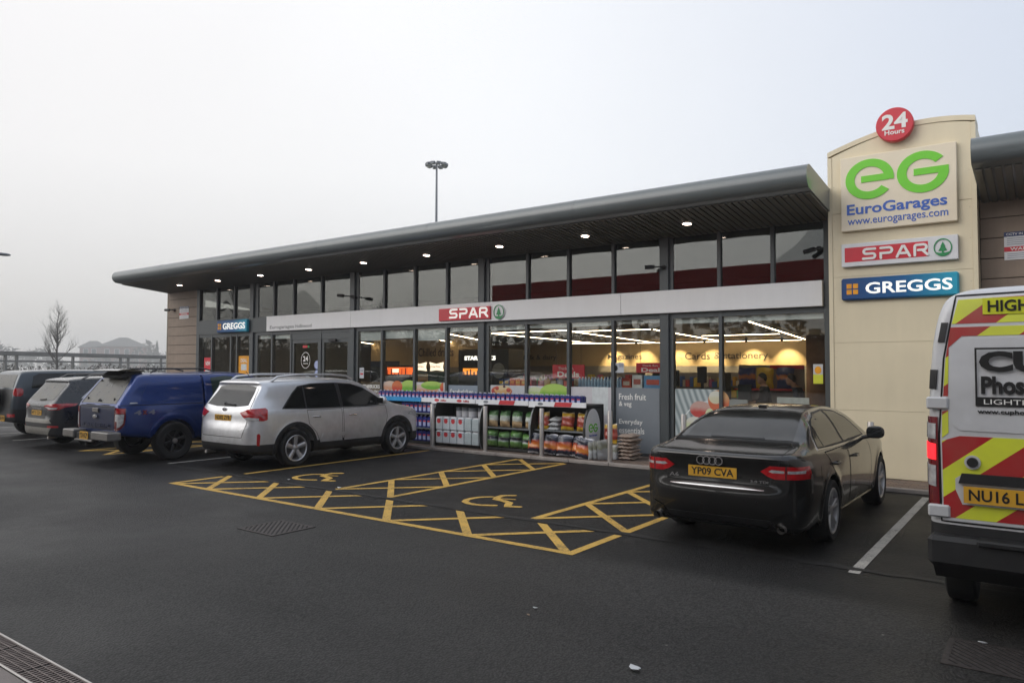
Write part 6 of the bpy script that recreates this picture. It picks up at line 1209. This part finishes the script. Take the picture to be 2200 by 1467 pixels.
# ------------------------------------------------------------------ inside the shop
M('counter_wood', (.30, .19, .09), .5, scale=4); M('till_black', (.012, .012, .012), .4); M('cabinet_green', (.012, .05, .03), .4); M('cabinet_navy', (.012, .02, .06), .4); emis('lit_sign', (1, .86, .66), 1.6); emis('hot_glow', (1, .16, .03), 1.2); emis('amber_glow', (1, .34, .04), 1.3); emis('lit_text', (1, .97, .9), 2.2)
lg_ = empty('window_ledge', (-11.05, F + .15, 0), 0, 'display ledge running behind the posters', 'ledge'); MB().box(0, 4.5, 0, .55, 1.42, 1.46).build('board', 'shelf_grey', lg_); MB().box(0, 4.5, .5, .54, PZ, 1.42).build('upright', 'shelf_dark', lg_)
def carton(x0, x1, y, z0, h_, d_, col, label, group=None, name='product_carton', band=None):
    key = 'c%02d%02d%02d' % tuple(int(c * 99) for c in col); M(key, col, .45, var=.12, scale=15)
    o = MB().box(x0, x1, y, y + d_, z0, z0 + h_, .004).build(name, key); tag(o, label, 'carton', group)
    if band: M('b' + key, band, .45, var=.1); MB().box(x0 + (x1 - x0) * .15, x1 - (x1 - x0) * .15, y - .003, y - .0005, z0 + h_ * .3, z0 + h_ * .7).build('print', 'b' + key, o)
    return o
for i, (c, b_, lb) in enumerate((((.03, .05, .12), (.6, .36, .02), 'navy carton with yellow print on the window ledge'), ((.04, .06, .14), (.5, .3, .1), 'second navy carton on the window ledge'), ((.5, .05, .03), (.6, .2, .03), 'red carton on the window ledge'), ((.62, .14, .01), (.65, .35, .05), 'orange carton with oval print on the window ledge'), ((.58, .12, .02), (.62, .4, .1), 'orange carton next to the crimson one'), ((.32, .01, .04), (.5, .1, .1), 'crimson carton on the window ledge'))):
    carton(-10.98 + i * .17, -10.83 + i * .17, F + .25, 1.461, .17 + .01 * (i % 3), .2, c, lb, None, 'product_carton', b_)
for i in range(5): carton(-9.84 + i * .18, -9.68 + i * .18, F + .3, 1.461, .14 + .02 * (i % 2), .2, ((.4, .05, .05), (.5, .3, .1), (.45, .4, .3), (.3, .3, .32), (.5, .12, .1))[i], ['dull red carton beside the mullion on the ledge', 'tan carton on the ledge', 'cream carton on the ledge', 'grey carton on the ledge', 'rose red carton at the end of the ledge row'][i])
M('water_blue', (.30, .42, .55), .2, var=.15, coat=.6); wb = empty('water_bottle', (0, 0, 0), 0, 'clear blue water bottle in the row on the window ledge', 'bottle', 'water bottles on the window ledge')
MB().lathe([(.036, 0), (.038, .02), (.034, .09), (.038, .15), (.03, .19), (.014, .215)], 12).build('body', 'water_blue', wb, 50); MB().lathe([(.016, .215), (.016, .24)], 10).build('cap', 'cap_white', wb)
for i in range(14):
    p = (-8.68 + i * .082, F + .3, 1.461)
    if i == 0: wb.location = p
    else: copy_tree(wb, None, p)
carton(-7.56, -7.34, F + .22, 1.461, .22, .2, (.48, .06, .02), 'orange red box on the ledge above the grey panel', None, 'barbecue_box', (.6, .5, .4)); carton(-7.30, -7.06, F + .2, 1.461, .29, .2, (.6, .6, .6), 'tall white box with red foot on the ledge', None, 'barbecue_box', (.4, .1, .08)); carton(-7.02, -6.60, F + .2, 1.461, .28, .2, (.10, .26, .48), 'wide blue box with white top on the ledge', None, 'barbecue_box', (.5, .08, .05))
def hanging(x0, x1, z0, z1, y, label, txt):
    h = empty('hanging_sign', (x0, y, z0), 0, label, 'sign'); MB().box(0, x1 - x0, 0, .02, 0, z1 - z0).build('board', 'red_sign', h); put_text(txt, (x1 - x0) * .16, (x1 - x0) * .84, (z1 - z0) * .08, (z1 - z0) * .5, 0, 'white_letter', h, .03, .003); put_text('Think fun.', (x1 - x0) * .18, (x1 - x0) * .68, (z1 - z0) * .62, (z1 - z0) * .84, 0, 'white_letter', h, 0, .003)
    MB().tube([(.1, .01, z1 - z0), (.1, .01, 3.05 - z0)], .004, 5).tube([(x1 - x0 - .1, .01, z1 - z0), (x1 - x0 - .1, .01, 3.05 - z0)], .004, 5).build('wires', 'black_plastic', h)
hanging(-9.75, -8.85, 1.66, 1.98, 15.0, 'red hanging Deals sign in the middle of the window', 'Deals'); hanging(-7.5, -6.7, 1.80, 2.02, 15.0, 'red hanging Deals sign behind the blue box', 'Deals')
poster(-7.72, -7.40, 1.80, 2.02, 'poster_white', 'square black and white notice stuck above the boxes', [('disc', 'plate_ink', (.1, .1, .07, .07)), ('box', 'print_grey', (.2, .3, .12, .2))])
def gondola(x0, x1, y, label, rows, seed, top=1.75):
    rn = random.Random(seed); g = empty('shop_shelving', (x0, y, PZ), 0, label, 'shelving')
    MB().box(0, x1 - x0, .25, .28, 0, top).build('back_panel', 'wall_grey', g)
    for z in (.15, .55, .95, 1.32): MB().box(0, x1 - x0, -.15, .25, z - .02, z).build('shelf', 'shelf_grey', g)
    for xx in (0, x1 - x0 - .03): MB().box(xx, xx + .03, -.15, .28, .0, top).build('end_panel', 'shelf_dark', g)
    return g
PALC = [(.5, .05, .04), (.55, .3, .03), (.05, .12, .4), (.1, .35, .08), (.55, .5, .42), (.5, .12, .3), (.08, .08, .09), (.6, .45, .05)]
PNAME = ['red', 'amber', 'blue', 'green', 'cream', 'pink', 'black', 'yellow']
rn = random.Random(5)
for gi, (x0, x1, y) in enumerate(((-14.9, -12.3, 20.5), (-12.1, -9.6, 19.5), (-9.4, -7.2, 20.0), (-8.4, -6.2, 22.5))):
    gondola(x0, x1, y, ['shelving run behind the coffee kiosk', 'shelving run behind the middle Deals sign', 'shelving run behind the tills', 'rear shelving run by the crisps'][gi], 4, gi)
    for z in (.97, 1.34):
        x = x0 + .06
        while x < x1 - .2:
            wd = rn.uniform(.085, .18); k = rn.randrange(8); h_ = rn.uniform(.15, .34)
            carton(x, x + wd - .015, y - .12, PZ + z + .002, h_, .2, PALC[k], '%s packet on the %s shelf of the %s' % (PNAME[k], 'upper' if z > 1 else 'middle', ['run behind the coffee kiosk', 'run behind the middle Deals sign', 'run behind the tills', 'rear run by the crisps'][gi]), 'packets on the shop shelves', 'grocery_packet'); x += wd
# crisps, tills, kiosk, cabinets
for i, (x, c1, lb) in enumerate(((-6.05, ((.03, .04, .16), (.5, .16, .04)), 'large navy and orange crisp bag on the rack'), (-5.62, ((.6, .42, .03), (.55, .36, .05)), 'large yellow crisp bag on the rack'), (-5.12, ((.04, .06, .2), (.6, .2, .04)), 'large blue crisp bag under the red header'))):
    ramp_mat('crisps%d' % i, [(0, c1[0]), (.4, c1[0]), (.5, c1[1]), (.62, c1[1]), (.7, c1[0]), (1, c1[0])], 2, 0, 1, .3, 'Generated', .3, 10)
    bag((x, 18.2, 1.42), .42, .50, .14, 'crisps%d' % i, lb, name='crisp_bag', seed=80 + i)
cr_ = empty('crisp_rack', (-6.35, 18.1, PZ), 0, 'rack holding large crisp bags near the till', 'rack'); MB().box(0, 1.6, 0, .4, 1.33, 1.365).build('shelf', 'red_print', cr_); MB().box(0, 1.6, .36, .4, 0, 1.95).build('back_panel', 'wall_grey', cr_); MB().box(.8, 1.6, .3, .36, 1.86, 1.95).build('header', 'red_sign', cr_)
ct = empty('till_counter', (-7.6, 15.9, PZ), 0, 'till counter along the right hand windows', 'counter'); MB().box(0, 4.2, 0, .6, 0, 1.0).build('front', 'counter_wood', ct); MB().box(-.03, 4.23, -.03, .63, 1.0, 1.04).build('worktop', 'counter_wood', ct)
for x, z0, z1, w_, lb in ((-7.5, 1.09, 1.86, .5, 'black till screen seen from behind beside the column'), (-6.55, 1.09, 1.95, .22, 'black till screen on an arm beside the mullion'), (-5.6, 1.09, 1.55, .3, 'low black card terminal stand on the counter')):
    t_ = empty('till_screen', (x, 16.2, z0), 0, lb, 'screen'); MB().box(.0, w_, 0, .05, (z1 - z0) - .38, z1 - z0, .01).build('panel', 'till_black', t_); MB().box(w_ / 2 - .03, w_ / 2 + .03, .02, .06, .015, z1 - z0 - .38).box(w_ / 2 - .1, w_ / 2 + .1, -.05, .12, 0, .015).build('stand', 'till_black', t_)
kk = empty('coffee_kiosk', (-15.3, 18, PZ), 0, 'black coffee kiosk with lit white lettering', 'kiosk'); MB().box(0, 2.0, 0, .8, 0, 2.45).build('cabinet', 'till_black', kk); put_text('STARBUCKS', .25, 1.5, 2.11, 2.24, 0, 'lit_text', kk, .03, .01); MB().lathe([(.24, -.02), (.24, 0)], 28, (1.62, 0, 1.78), 'y').build('roundel', 'tub_grey', kk)
MB().box(.2, 1.2, -.02, 0, 1.65, 1.85).build('warmer_glow', 'amber_glow', kk); MB().box(-.0, 2.0, -.12, 0, 1.0, 1.05).build('counter', 'counter_wood', kk)
gc = empty('doughnut_cabinet', (-17.35, 18, PZ), 0, 'green doughnut cabinet with two lit bow shaped signs', 'cabinet'); MB().box(0, 1.6, 0, .7, 0, 1.72).build('cabinet', 'cabinet_green', gc); MB().box(.05, .72, -.01, 0, 1.42, 1.66).build('tray', 'pancake', gc)
for x in (.05, .8):
    MB().prism([(x, 2.05), (x + .3, 1.99), (x + .6, 2.05), (x + .56, 1.9), (x + .6, 1.76), (x + .3, 1.79), (x + .04, 1.76), (x + .06, 1.9)], -.03, .02).build('bow_sign', 'lit_sign', gc); put_text('Krispy Kreme', x + .1, x + .5, 1.86, 1.94, -.03, 'red_print', gc, .01, .003)
hc = empty('hot_cabinet', (-18.6, 18, PZ), 0, 'glowing orange hot food cabinet beside the doughnut cabinet', 'cabinet'); MB().box(0, 1.1, 0, .6, 0, 1.55).build('base', 'till_black', hc); MB().box(.05, 1.05, .0, .3, 1.64, 1.88).build('glow_panel', 'hot_glow', hc); MB().box(.32, .62, -.02, -.001, 1.70, 1.83).build('lit_menu', 'lit_sign', hc)
for i in range(6): MB().box(.07 + i * .17, .10 + i * .17 + .02 * (i % 2), -.012, -.002, 1.64, 1.80 + .03 * (i % 3)).build('food_box', 'jam' if i % 2 else 'tomato', hc)
for i in range(7): MB().box(.22 + i * .14, .27 + i * .14, -.034, -.022, 1.65, 1.74 + .04 * (i % 3)).build('cup_stack', 'till_black' if i % 2 else 'counter_wood', kk)
hc.name = hc.name; MB().box(0, 1.1, .0, .6, 1.9, 1.95).build('hood', 'till_black', hc)
nc = empty('drinks_fridge', (-19.4, 18, PZ), 0, 'dark navy drinks fridge by the entrance doors', 'fridge'); MB().box(0, .75, 0, .7, 0, 2.1).build('case', 'cabinet_navy', nc); MB().box(.06, .69, -.01, 0, .2, 1.9).build('door', 'till_black', nc)
wc = empty('wood_counter', (-18.9, 16.4, PZ), 0, 'pale wood food counter seen through the sliding doors', 'counter'); MB().box(0, 2.4, 0, .6, 0, 1.35).build('front', 'counter_wood', wc); MB().box(-.02, 2.42, -.02, .62, 1.35, 1.39).build('worktop', 'counter_wood', wc)
for x, z0, z1, w_, mt, lb in ((-5.55, 1.05, 1.25, .5, 'poster_white', 'white box on the counter near the mullion'), (-4.45, 1.02, 1.32, .62, 'plate_rim', 'white notice board leaning in the window by the pillar')): o = MB().box(x, x + w_, 15.2, 15.24, z0, z1).build('counter_notice', mt); tag(o, lb, 'notice'); 
wn = poster(-3.5, -3.33, 1.62, 1.98, 'poster_white', 'yellow warning notice on the pane edge by the pillar', [('box', 'hivis_yellow', (.0, .17, .0, .17)), ('disc', 'orange_sign', (.085, .25, .06, .07))])
# ------------------------------------------------------------------ two people at the tills
M('skin', (.42, .24, .16), .55, var=.06); M('dark_cloth', (.018, .018, .022), .85, var=.2); M('navy_cloth', (.02, .024, .045), .85, var=.2); M('hair_black', (.008, .007, .007), .6, var=.3, scale=30); M('trousers', (.014, .014, .016), .85)
def rc(p, a, b, r0, r1):      # tapered capsule
    a, b = np.array(a, float), np.array(b, float); d = b - a; l2 = d @ d
    t = np.clip(((p[0] - a[0]) * d[0] + (p[1] - a[1]) * d[1] + (p[2] - a[2]) * d[2]) / l2, 0, 1)
    return np.sqrt((p[0] - a[0] - t * d[0]) ** 2 + (p[1] - a[1] - t * d[1]) ** 2 + (p[2] - a[2] - t * d[2]) ** 2) - (r0 + (r1 - r0) * t)
def ell(p, c, s):
    q = np.sqrt(((p[0] - c[0]) / s[0]) ** 2 + ((p[1] - c[1]) / s[1]) ** 2 + ((p[2] - c[2]) / s[2]) ** 2); return (q - 1) * min(s)
def person(loc, rz, label, H=1.72, lean=.0, arm=.3, top='dark_cloth'):
    k = H / 1.75; lx = lambda z: lean * max(0, z - .95) ** 1.2      # facing -y, leaning forward
    J = lambda x, y, z: (x * k, (y - lx(z)) * k, z * k)
    hd = J(0, -.02, 1.63); fy = hd[1]
    def hand(p, s):
        out = []
        for i, l in enumerate((.062, .07, .066, .052)): out.append(((s * (-.03 + .02 * i), -.01, -.08), (s * (-.034 + .022 * i), -.03, -.08 - l)))
        return out
    def f(x, y, z):
        p = (x, y, z)
        d = ell(p, J(0, -.0, 1.22), (.19 * k, .125 * k, .27 * k)); d = smin(d, ell(p, J(0, 0, .98), (.175 * k, .12 * k, .16 * k)), .08)
        d = smin(d, rc(p, J(-.15, 0, 1.40), J(.15, 0, 1.40), .075 * k, .075 * k), .06); d = smin(d, rc(p, J(0, 0, 1.42), J(0, -.01, 1.55), .062 * k, .055 * k), .04)
        d = smin(d, ell(p, (hd[0], hd[1], hd[2] + .01), (.075 * k, .095 * k, .12 * k)), .025); d = smin(d, ell(p, (hd[0], hd[1] - .05, hd[2] - .07), (.05 * k, .045 * k, .045 * k)), .03)
        d = smin(d, rc(p, (hd[0], fy - .088, hd[2] + .01), (hd[0], fy - .108, hd[2] - .025), .009, .014), .015)
        for s in (-1, 1):
            d = smax(d, -ell(p, (s * .032, fy - .095, hd[2] + .012), (.016, .014, .010)), .01); d = smin(d, ell(p, (s * .078 * k, fy + .005, hd[2] - .005), (.012, .022, .032)), .01)
            e = J(s * .26, -.06, 1.13); w_ = J(s * .17, -.06 - arm, 1.08 + arm * .1)
            d = smin(d, rc(p, J(s * .19, 0, 1.40), e, .056 * k, .043 * k), .04); d = smin(d, rc(p, e, w_, .043 * k, .028 * k), .02)
            q = (w_[0] - s * .01, w_[1] - .06, w_[2]); d = smin(d, ell(p, q, (.04, .05, .017)), .02)
            for i, l in enumerate((.055, .068, .064, .05)): d = smin(d, rc(p, (q[0] - .028 + .019 * i, q[1] - .04, q[2]), (q[0] - .03 + .02 * i, q[1] - .045 - l, q[2] - .012), .0095, .008), .006)
            d = smin(d, rc(p, (q[0] - s * .03, q[1] + .01, q[2]), (q[0] - s * .058, q[1] - .045, q[2] - .006), .012, .009), .008)
            hp, kn, an = J(s * .09, 0, .93), J(s * .10, -.02, .50), J(s * .10, .02, .09)
            d = smin(d, rc(p, hp, kn, .088 * k, .058 * k), .03); d = smin(d, rc(p, kn, an, .056 * k, .04 * k), .02); d = smin(d, rc(p, (an[0], an[1] + .02, .045), (an[0], an[1] - .15, .035), .045, .035), .03)
        return d
    lo, hi = (-.42, -.85, -.02), (.42, .3, H + .06); P, Q = nets(f, lo, hi, .016)
    o = empty('person', loc, rz, label, 'person'); me = bpy.data.meshes.new('body'); me.from_pydata(P.tolist(), [], Q.tolist())
    b = link('body', me, 'skin', o, 60); me.materials.append(MATS[top]); me.materials.append(MATS['trousers'])
    c = P[Q].mean(1); wr = (c[:, 1] < (-.02 - arm) * k - .02) & (c[:, 2] > .8) & (c[:, 2] < 1.3); mi = np.where(c[:, 2] < .92 * k, 2, np.where((c[:, 2] < 1.47 * k) & ~wr, 1, 0)); me.polygons.foreach_set('material_index', mi.astype(np.int32))
    def hair(x, y, z): 
        p = (x, y, z); return smax(ell(p, (hd[0], hd[1] + .008, hd[2] + .022), (.088 * k, .106 * k, .125 * k)), smax(-(y - (hd[1] - .055)) * .8 - (z - hd[2] - .05) * .9, -(z - hd[2] + .06), .02), .02)
    P, Q = nets(hair, (-.14, hd[1] - .16, hd[2] - .15), (.14, hd[1] + .16, hd[2] + .2), .012); me = bpy.data.meshes.new('hair'); me.from_pydata(P.tolist(), [], Q.tolist()); link('hair', me, 'hair_black', o, 60)
    return o
person((-5.2, 16.95, PZ), R(-60), 'person in dark clothes serving behind the till counter', 1.74, .12, .25, 'dark_cloth'); person((-4.42, 17.0, PZ), R(-75), 'dark haired person in navy leaning over by the brown wall', 1.72, .35, .3, 'navy_cloth')
# ------------------------------------------------------------------ beyond the car park
M('bark', (.055, .048, .042), .9, scale=6, var=.25); M('brick_far', (.24, .11, .085), .85, scale=2, var=.15); M('slate_far', (.10, .095, .09), .8, scale=2, var=.15); M('rail_metal', (.13, .125, .12), .6, .3, scale=2, var=.15); M('window_dark', (.03, .035, .04), .2); M('mast_grey', (.20, .21, .23), .5, .4); M('canopy_red', (.62, .035, .026), .4, scale=.5, var=.06); M('canopy_white', (.55, .55, .54), .6); M('twig', (.075, .065, .055), .95, var=.3); M('evergreen', (.03, .045, .025), .9, var=.4)
def bare_tree(h, seed, spread=1., levels=4, up=.25, r0=None, nb=9):
    rn = random.Random(seed); tr, br = MB(), MB(); r0 = r0 or h * .016
    def limb(p, d, L_, r, lv, mb):
        n = 4 if lv < 2 else 3; pts = [p]; q = p; dd = d
        for i in range(n):
            dd = (dd + Vector((rn.uniform(-1, 1), rn.uniform(-1, 1), rn.uniform(-.6, 1))) * .16 + Vector((0, 0, up * .3))).normalized(); q = q + dd * L_ / n; pts.append(q)
        mb.tube(pts, r, 6 if lv == 0 else (4 if lv == 1 else 3), False, r * .35)
        if lv >= levels: return
        k = (5, 4, 4, 3)[min(lv, 3)]
        for i in range(k):
            t = rn.uniform(.25, 1.0); j = min(n - 1, int(t * n)); a = rn.uniform(0, 6.28)
            dir_ = (pts[j + 1] - pts[j]).normalized(); s = dir_.orthogonal().normalized(); s = (s * math.cos(a) + dir_.cross(s) * math.sin(a))
            limb(pts[j].lerp(pts[j + 1], t * n - j), (dir_ * rn.uniform(.5, .9) + s * rn.uniform(.5, .9) * spread + Vector((0, 0, up))).normalized(), L_ * rn.uniform(.42, .66), r * (1 - .6 * t) * .6, lv + 1, br)
    pts = [Vector((rn.uniform(-.012, .012) * h, rn.uniform(-.012, .012) * h, h * i / 8)) for i in range(9)]; pts[0] = Vector((0, 0, -.1)); tr.tube(pts, r0, 8, False, r0 * .12)
    for i in range(nb * 2):
        t = rn.uniform(.18, .95); j = min(7, int(t * 8)); a = i * 2.4 + rn.uniform(-.4, .4)
        limb(pts[j].lerp(pts[j + 1], t * 8 - j), Vector((math.cos(a) * spread, math.sin(a) * spread, rn.uniform(.5, 1.1))).normalized(), h * (1.0 - t * .78) * rn.uniform(.26, .40), r0 * (1 - t * .8) * .5, 1, br)
    return tr, br
def put_tree(name, loc, h, seed, label, group=None, **kw):
    o = empty(name, loc, random.uniform(0, 6), label, 'tree', group); t, b = bare_tree(h, seed, **kw); t.build('trunk', 'bark', o, 60); c = b.build('crown', 'twig', o); return o
put_tree('bare_tree', (-100.3, 40.4, 0), 9.9, 11, 'leafless tree beyond the row of cars', spread=.8, up=.35, r0=.16, nb=17)
hid = 'bare trees behind the forecourt, mirrored in the upper windows'
put_tree('bare_tree', (-61, -29.6, 0), 10.6, 4, 'bare tree mirrored in the upper panes near the twin camera', hid, levels=4, nb=20, r0=.22); put_tree('bare_tree', (-65.5, -32, 0), 9.4, 5, 'shorter bare tree mirrored beside the first', hid, nb=18, r0=.2); put_tree('bare_tree', (-69.5, -15.8, 0), 15, 6, 'large bare tree mirrored in the far corner panes', hid, nb=11, levels=4); put_tree('bare_tree', (-57, -30, 0), 9.2, 9, 'bare tree mirrored right of the twin camera', hid, nb=18, r0=.2)
for x, y, h, lb in ((-576, 299, 22.0, 'taller of two distant narrow poplars beside the planked wall'), (-574, 304, 23.0, 'second distant narrow poplar, closest to the planked wall')):
    o = empty('poplar_tree', (x, y, -.03), 0, lb, 'tree', 'distant poplars'); rn = random.Random(int(x)); MB().tube([(0, 0, 0), (0, 0, h * .5), (0, 0, h * .95)], .35, 6, True, .06).build('trunk', 'bark', o); cb = MB()
    for i in range(1100):
        t = rn.uniform(.06, 1); r = 1.7 * math.sin(math.pi * min(1, t * .9 + .1)) ** .7 * rn.random() ** .5; a = rn.uniform(0, 6.28); c = Vector((r * math.cos(a), r * math.sin(a), h * t)); u = Vector((rn.uniform(-.3, .3), rn.uniform(-.3, .3), rn.uniform(.6, 1.5))); w_ = Vector((rn.uniform(-1, 1), rn.uniform(-1, 1), 0)) * .4; cb.add([c - w_, c + w_, c + u], [(0, 1, 2)])
    cb.build('crown', 'twig', o)
# far tree belt
rn = random.Random(8); tb = MB()
for i in range(6000):
    t = rn.random(); ang = R(20 + t * 60 + 0); d = rn.uniform(620, 800); a = R(36.2 + 36 - t * 28); hh = 11.5 + 6.5 * math.sin(t * 23) + 4.3 * math.sin(t * 61) + rn.uniform(-1, 2)
    x, y = -math.sin(a) * d, math.cos(a) * d; z = rn.uniform(0, 1) ** .7 * hh; s = rn.uniform(1.3, 3.3)
    v = [Vector((rn.uniform(-1, 1), rn.uniform(-1, 1), rn.uniform(-1, 1))) * s for _ in range(3)]; tb.add([(x + p.x, y + p.y, max(0, z + p.z)) for p in v], [(0, 1, 2)])
tag(tb.build('treeline', 'twig'), 'hazy belt of winter trees along the horizon', 'trees', kind='stuff')
hb = MB().box(-135, 25, -38, -36.2, 0, 4.6)  # unseen belt with a solid core, added to darken reflections in the panes
for i in range(9000):
    x = rn.uniform(-135, 25); y = -37 + rn.uniform(-3, 3); z = rn.random() ** .8 * (6.2 + .7 * math.sin(x * .5) + .6 * math.sin(x * 1.7)); v = [Vector((rn.uniform(-1, 1), rn.uniform(-1, 1), rn.uniform(-1, 1))) * .55 for _ in range(3)]; hb.add([(x + p.x, y + p.y, max(0, z + p.z)) for p in v], [(0, 1, 2)])
tag(hb.build('added_hedge', 'evergreen'), 'unseen dark hedge behind the forecourt, mirrored in the panes', 'added_hedge', kind='stuff')
# overhead rail on posts
ra = empty('overhead_rail', (-119.6, 40.7, 0), math.atan2(13.9, -6.0), 'long grey rail on posts running beyond the car park', 'railing')
MB().box(-37, 75, -.32, .32, 3.61, 4.25, .05).build('beam', 'rail_metal', ra); MB().box(-37, 75, -.14, .14, 2.70, 2.97).build('lower_rail', 'rail_metal', ra)
pm = MB().box(-.16, .16, -.16, .16, -.02, 3.62).mesh('post'); pm.materials.append(MATS['rail_metal'])
for i, x in enumerate((-12, -7.6, -3.2, -2.2, .4, 1.2, 5.6, 10, 10.8, 14.4, 18.8, 23.2)): link('post', pm, None, ra, loc=(x * 2.3, 0, 0))
sh = MB(); rn = random.Random(21)
for i in range(5200):
    t = rn.uniform(-40, 72); q = Vector((-119.6, 40.7)) + Vector((-6.0, 13.9)).normalized() * t + Vector((-13.9, -6.0)).normalized() * rn.uniform(1.0, 5); z = rn.random() ** .8 * (1.9 + .5 * math.sin(t * .6) + .4 * math.sin(t * 1.5)); v = [Vector((rn.uniform(-1, 1), rn.uniform(-1, 1), rn.uniform(-1, 1.4))) * .3 for _ in range(3)]; sh.add([(q.x + p.x, q.y + p.y, max(0, z + p.z)) for p in v], [(0, 1, 2)])
tag(sh.build('shrubbery', 'twig'), 'brown leafless shrubs behind the long rail', 'shrubs', kind='stuff')
# brick building with hipped roof
fb = empty('brick_building', (-635, 299.5, 0), math.atan2(12.6, 6.0), 'red brick building with hipped slate roof in the haze', 'building')
def hip(mb, x0, x1, y0, y1, z0, z1, ov=.5):
    h = (y1 - y0) / 2; x0 -= ov; x1 += ov; y0 -= ov; y1 += ov; k = min(h * 1.1, (x1 - x0) / 2 - .8)
    mb.add([(x0, y0, z0), (x1, y0, z0), (x1, y1, z0), (x0, y1, z0), (x0 + k, (y0 + y1) / 2, z1), (x1 - k, (y0 + y1) / 2, z1)], [(0, 1, 5, 4), (1, 2, 5), (2, 3, 4, 5), (3, 0, 4), (3, 2, 1, 0)])
MB().box(-2.6, 6.8, 0, 10, 0, 5.5).build('wall', 'brick_far', fb); MB().box(-6.8, -2.61, .8, 9, 0, 5.2).build('wall', 'brick_far', fb)
m = MB(); hip(m, -3.0, 6.8, 0, 10, 5.5, 7.75); m.build('roof', 'slate_far', fb); m = MB(); hip(m, -6.8, -1.5, .8, 9, 5.2, 6.8); m.build('roof', 'slate_far', fb)
for x in (-5.6, -4.0, -1.4, .6, 2.6, 4.6):
    for z in (1.2, 3.6):
        y0 = .8 if x < -2.6 else 0; w_ = MB().box(x - .5, x + .5, y0 - .05, y0 - .01, z, z + 1.3).build('window', 'canopy_white', fb); MB().box(x - .42, x + .42, y0 - .07, y0 - .055, z + .08, z + 1.22).build('pane', 'window_dark', w_)
fb.scale = (3.69, 3.69, 3.69)
# high mast with a ring of floodlights
ms = empty('floodlight_mast', (-70.5, 77.8, 0), 0, 'tall floodlight mast with a ring of lamps above the roofline', 'lamp mast')
MB().tube([(0, 0, 0), (0, 0, 16), (0, 0, 31.6)], .32, 10, True, .13).build('pole', 'mast_grey', ms, 60); t = MB().lathe([(.9, 31.3), (1.0, 31.35), (.9, 31.4), (.85, 31.35), (.9, 31.3)], 24, caps=False)
for k in range(5): a = k * 1.2566; t.tube([(0, 0, 31.35), (math.cos(a) * .9, math.sin(a) * .9, 31.35)], .05, 6)
t.build('head_ring', 'mast_grey', ms)
for k in range(10):
    a = k * .6283; c = Vector((math.cos(a) * 1.28, math.sin(a) * 1.28, 31.3)); o = empty('floodlight', c, a); o.parent = ms; MB().prism([(-.3, -.16), (.34, -.24), (.38, .1), (-.2, .22), (-.32, .08)], -.26, .26).build('housing', 'mast_grey', o); MB().box(-.22, .28, -.2, .2, -.262, -.232).build('lens', 'canopy_white', o)
sl2 = empty('street_lamp', (-43.3, 12.6, 0), 0, 'street lamp head reaching in at the left edge of the picture', 'street lamp')
MB().tube([(0, 0, 0), (0, 0, 4), (0, 0, 7.5)], .09, 8, True, .05).tube([(0, 0, 7.45), (.35, .95, 7.62), (.55, 1.5, 7.6)], .035, 6).build('column', 'mast_grey', sl2, 60); blob('lamp_head', 'mast_grey', sl2, (.68, 1.85, 7.6), (.16, .42, .075))
# fuel forecourt canopy behind the camera (mirrored in the upper glazing, shades the lane)
cn = empty('forecourt_canopy', (-4, -8, 0), 0, 'red edged fuel canopy behind the camera, mirrored in the upper windows', 'canopy'); CX0, CX1 = -19, 20
MB().box(CX0, CX1, -7, 6.35, 5.5, 6.2).build('deck', 'canopy_white', cn)
for b_ in ((CX0 - .06, CX1 + .06, 6.36, 6.5), (CX0 - .06, CX1 + .06, -7.15, -7.01)): MB().box(*b_, 5.41, 6.28, .02).build('fascia', 'canopy_red', cn)
MB().box(CX0 - .07, CX0 - .005, -7.0, 6.35, 5.41, 6.28).build('fascia', 'canopy_red', cn)
for x in (-13, -3, 8, 17):
    for y in (-4, 3.5): MB().box(x - .18, x + .18, y - .18, y + .18, 0, 5.5).build('column', 'mast_grey', cn)
# litter on the tarmac
M('litter_white', (.62, .64, .64), .6); M('leaf_tan', (.35, .26, .18), .8)
for i, (x, y, s, mt, lb) in enumerate(((-2.11, 4.17, .05, 'litter_white', 'crumpled white scrap in the foreground lane'), (-3.21, 4.61, .018, 'leaf_tan', 'tiny tan scrap in the lane'), (-3.26, 4.77, .018, 'litter_white', 'tiny pale scrap in the lane beyond the tan one'), (-.39, 5.99, .03, 'litter_white', 'white scrap beside the van gully'), (-10.3, 7.75, .03, 'litter_white', 'white scrap near the far wheelchair symbol'), (-8.95, 7.68, .04, 'litter_white', 'white scrap at the tip of the hatched strip'))):
    rn = random.Random(i); v = [(rn.uniform(-1, 1) * s * 1.3, rn.uniform(-1, 1) * s * .6, rn.uniform(.1, .8) * s * .5 + .008) for _ in range(9)]; v[0] = (0, 0, .002); bm = bmesh.new(); [bm.verts.new(p) for p in v]; bmesh.ops.convex_hull(bm, input=bm.verts); me = bpy.data.meshes.new('litter_scrap'); bm.to_mesh(me); bm.free(); tag(link('litter_scrap', me, mt, None, None, (x, y, 0)), lb, 'litter')
# ------------------------------------------------------------------ damp winter air
hz = MB().box(-880, 580, -290, 880, -1, 36).build('haze', None); hm = bpy.data.materials.new('haze'); hm.use_nodes = True; hm.node_tree.nodes.clear(); ho = N(hm.node_tree, 'ShaderNodeOutputMaterial'); hv = N(hm.node_tree, 'ShaderNodeVolumePrincipled', Density=.0010, Anisotropy=.2); hv.inputs['Color'].default_value = (.93, .93, .94, 1); hm.node_tree.links.new(hv.outputs[0], ho.inputs['Volume']); hz.data.materials.append(hm); tag(hz, kind='stuff')
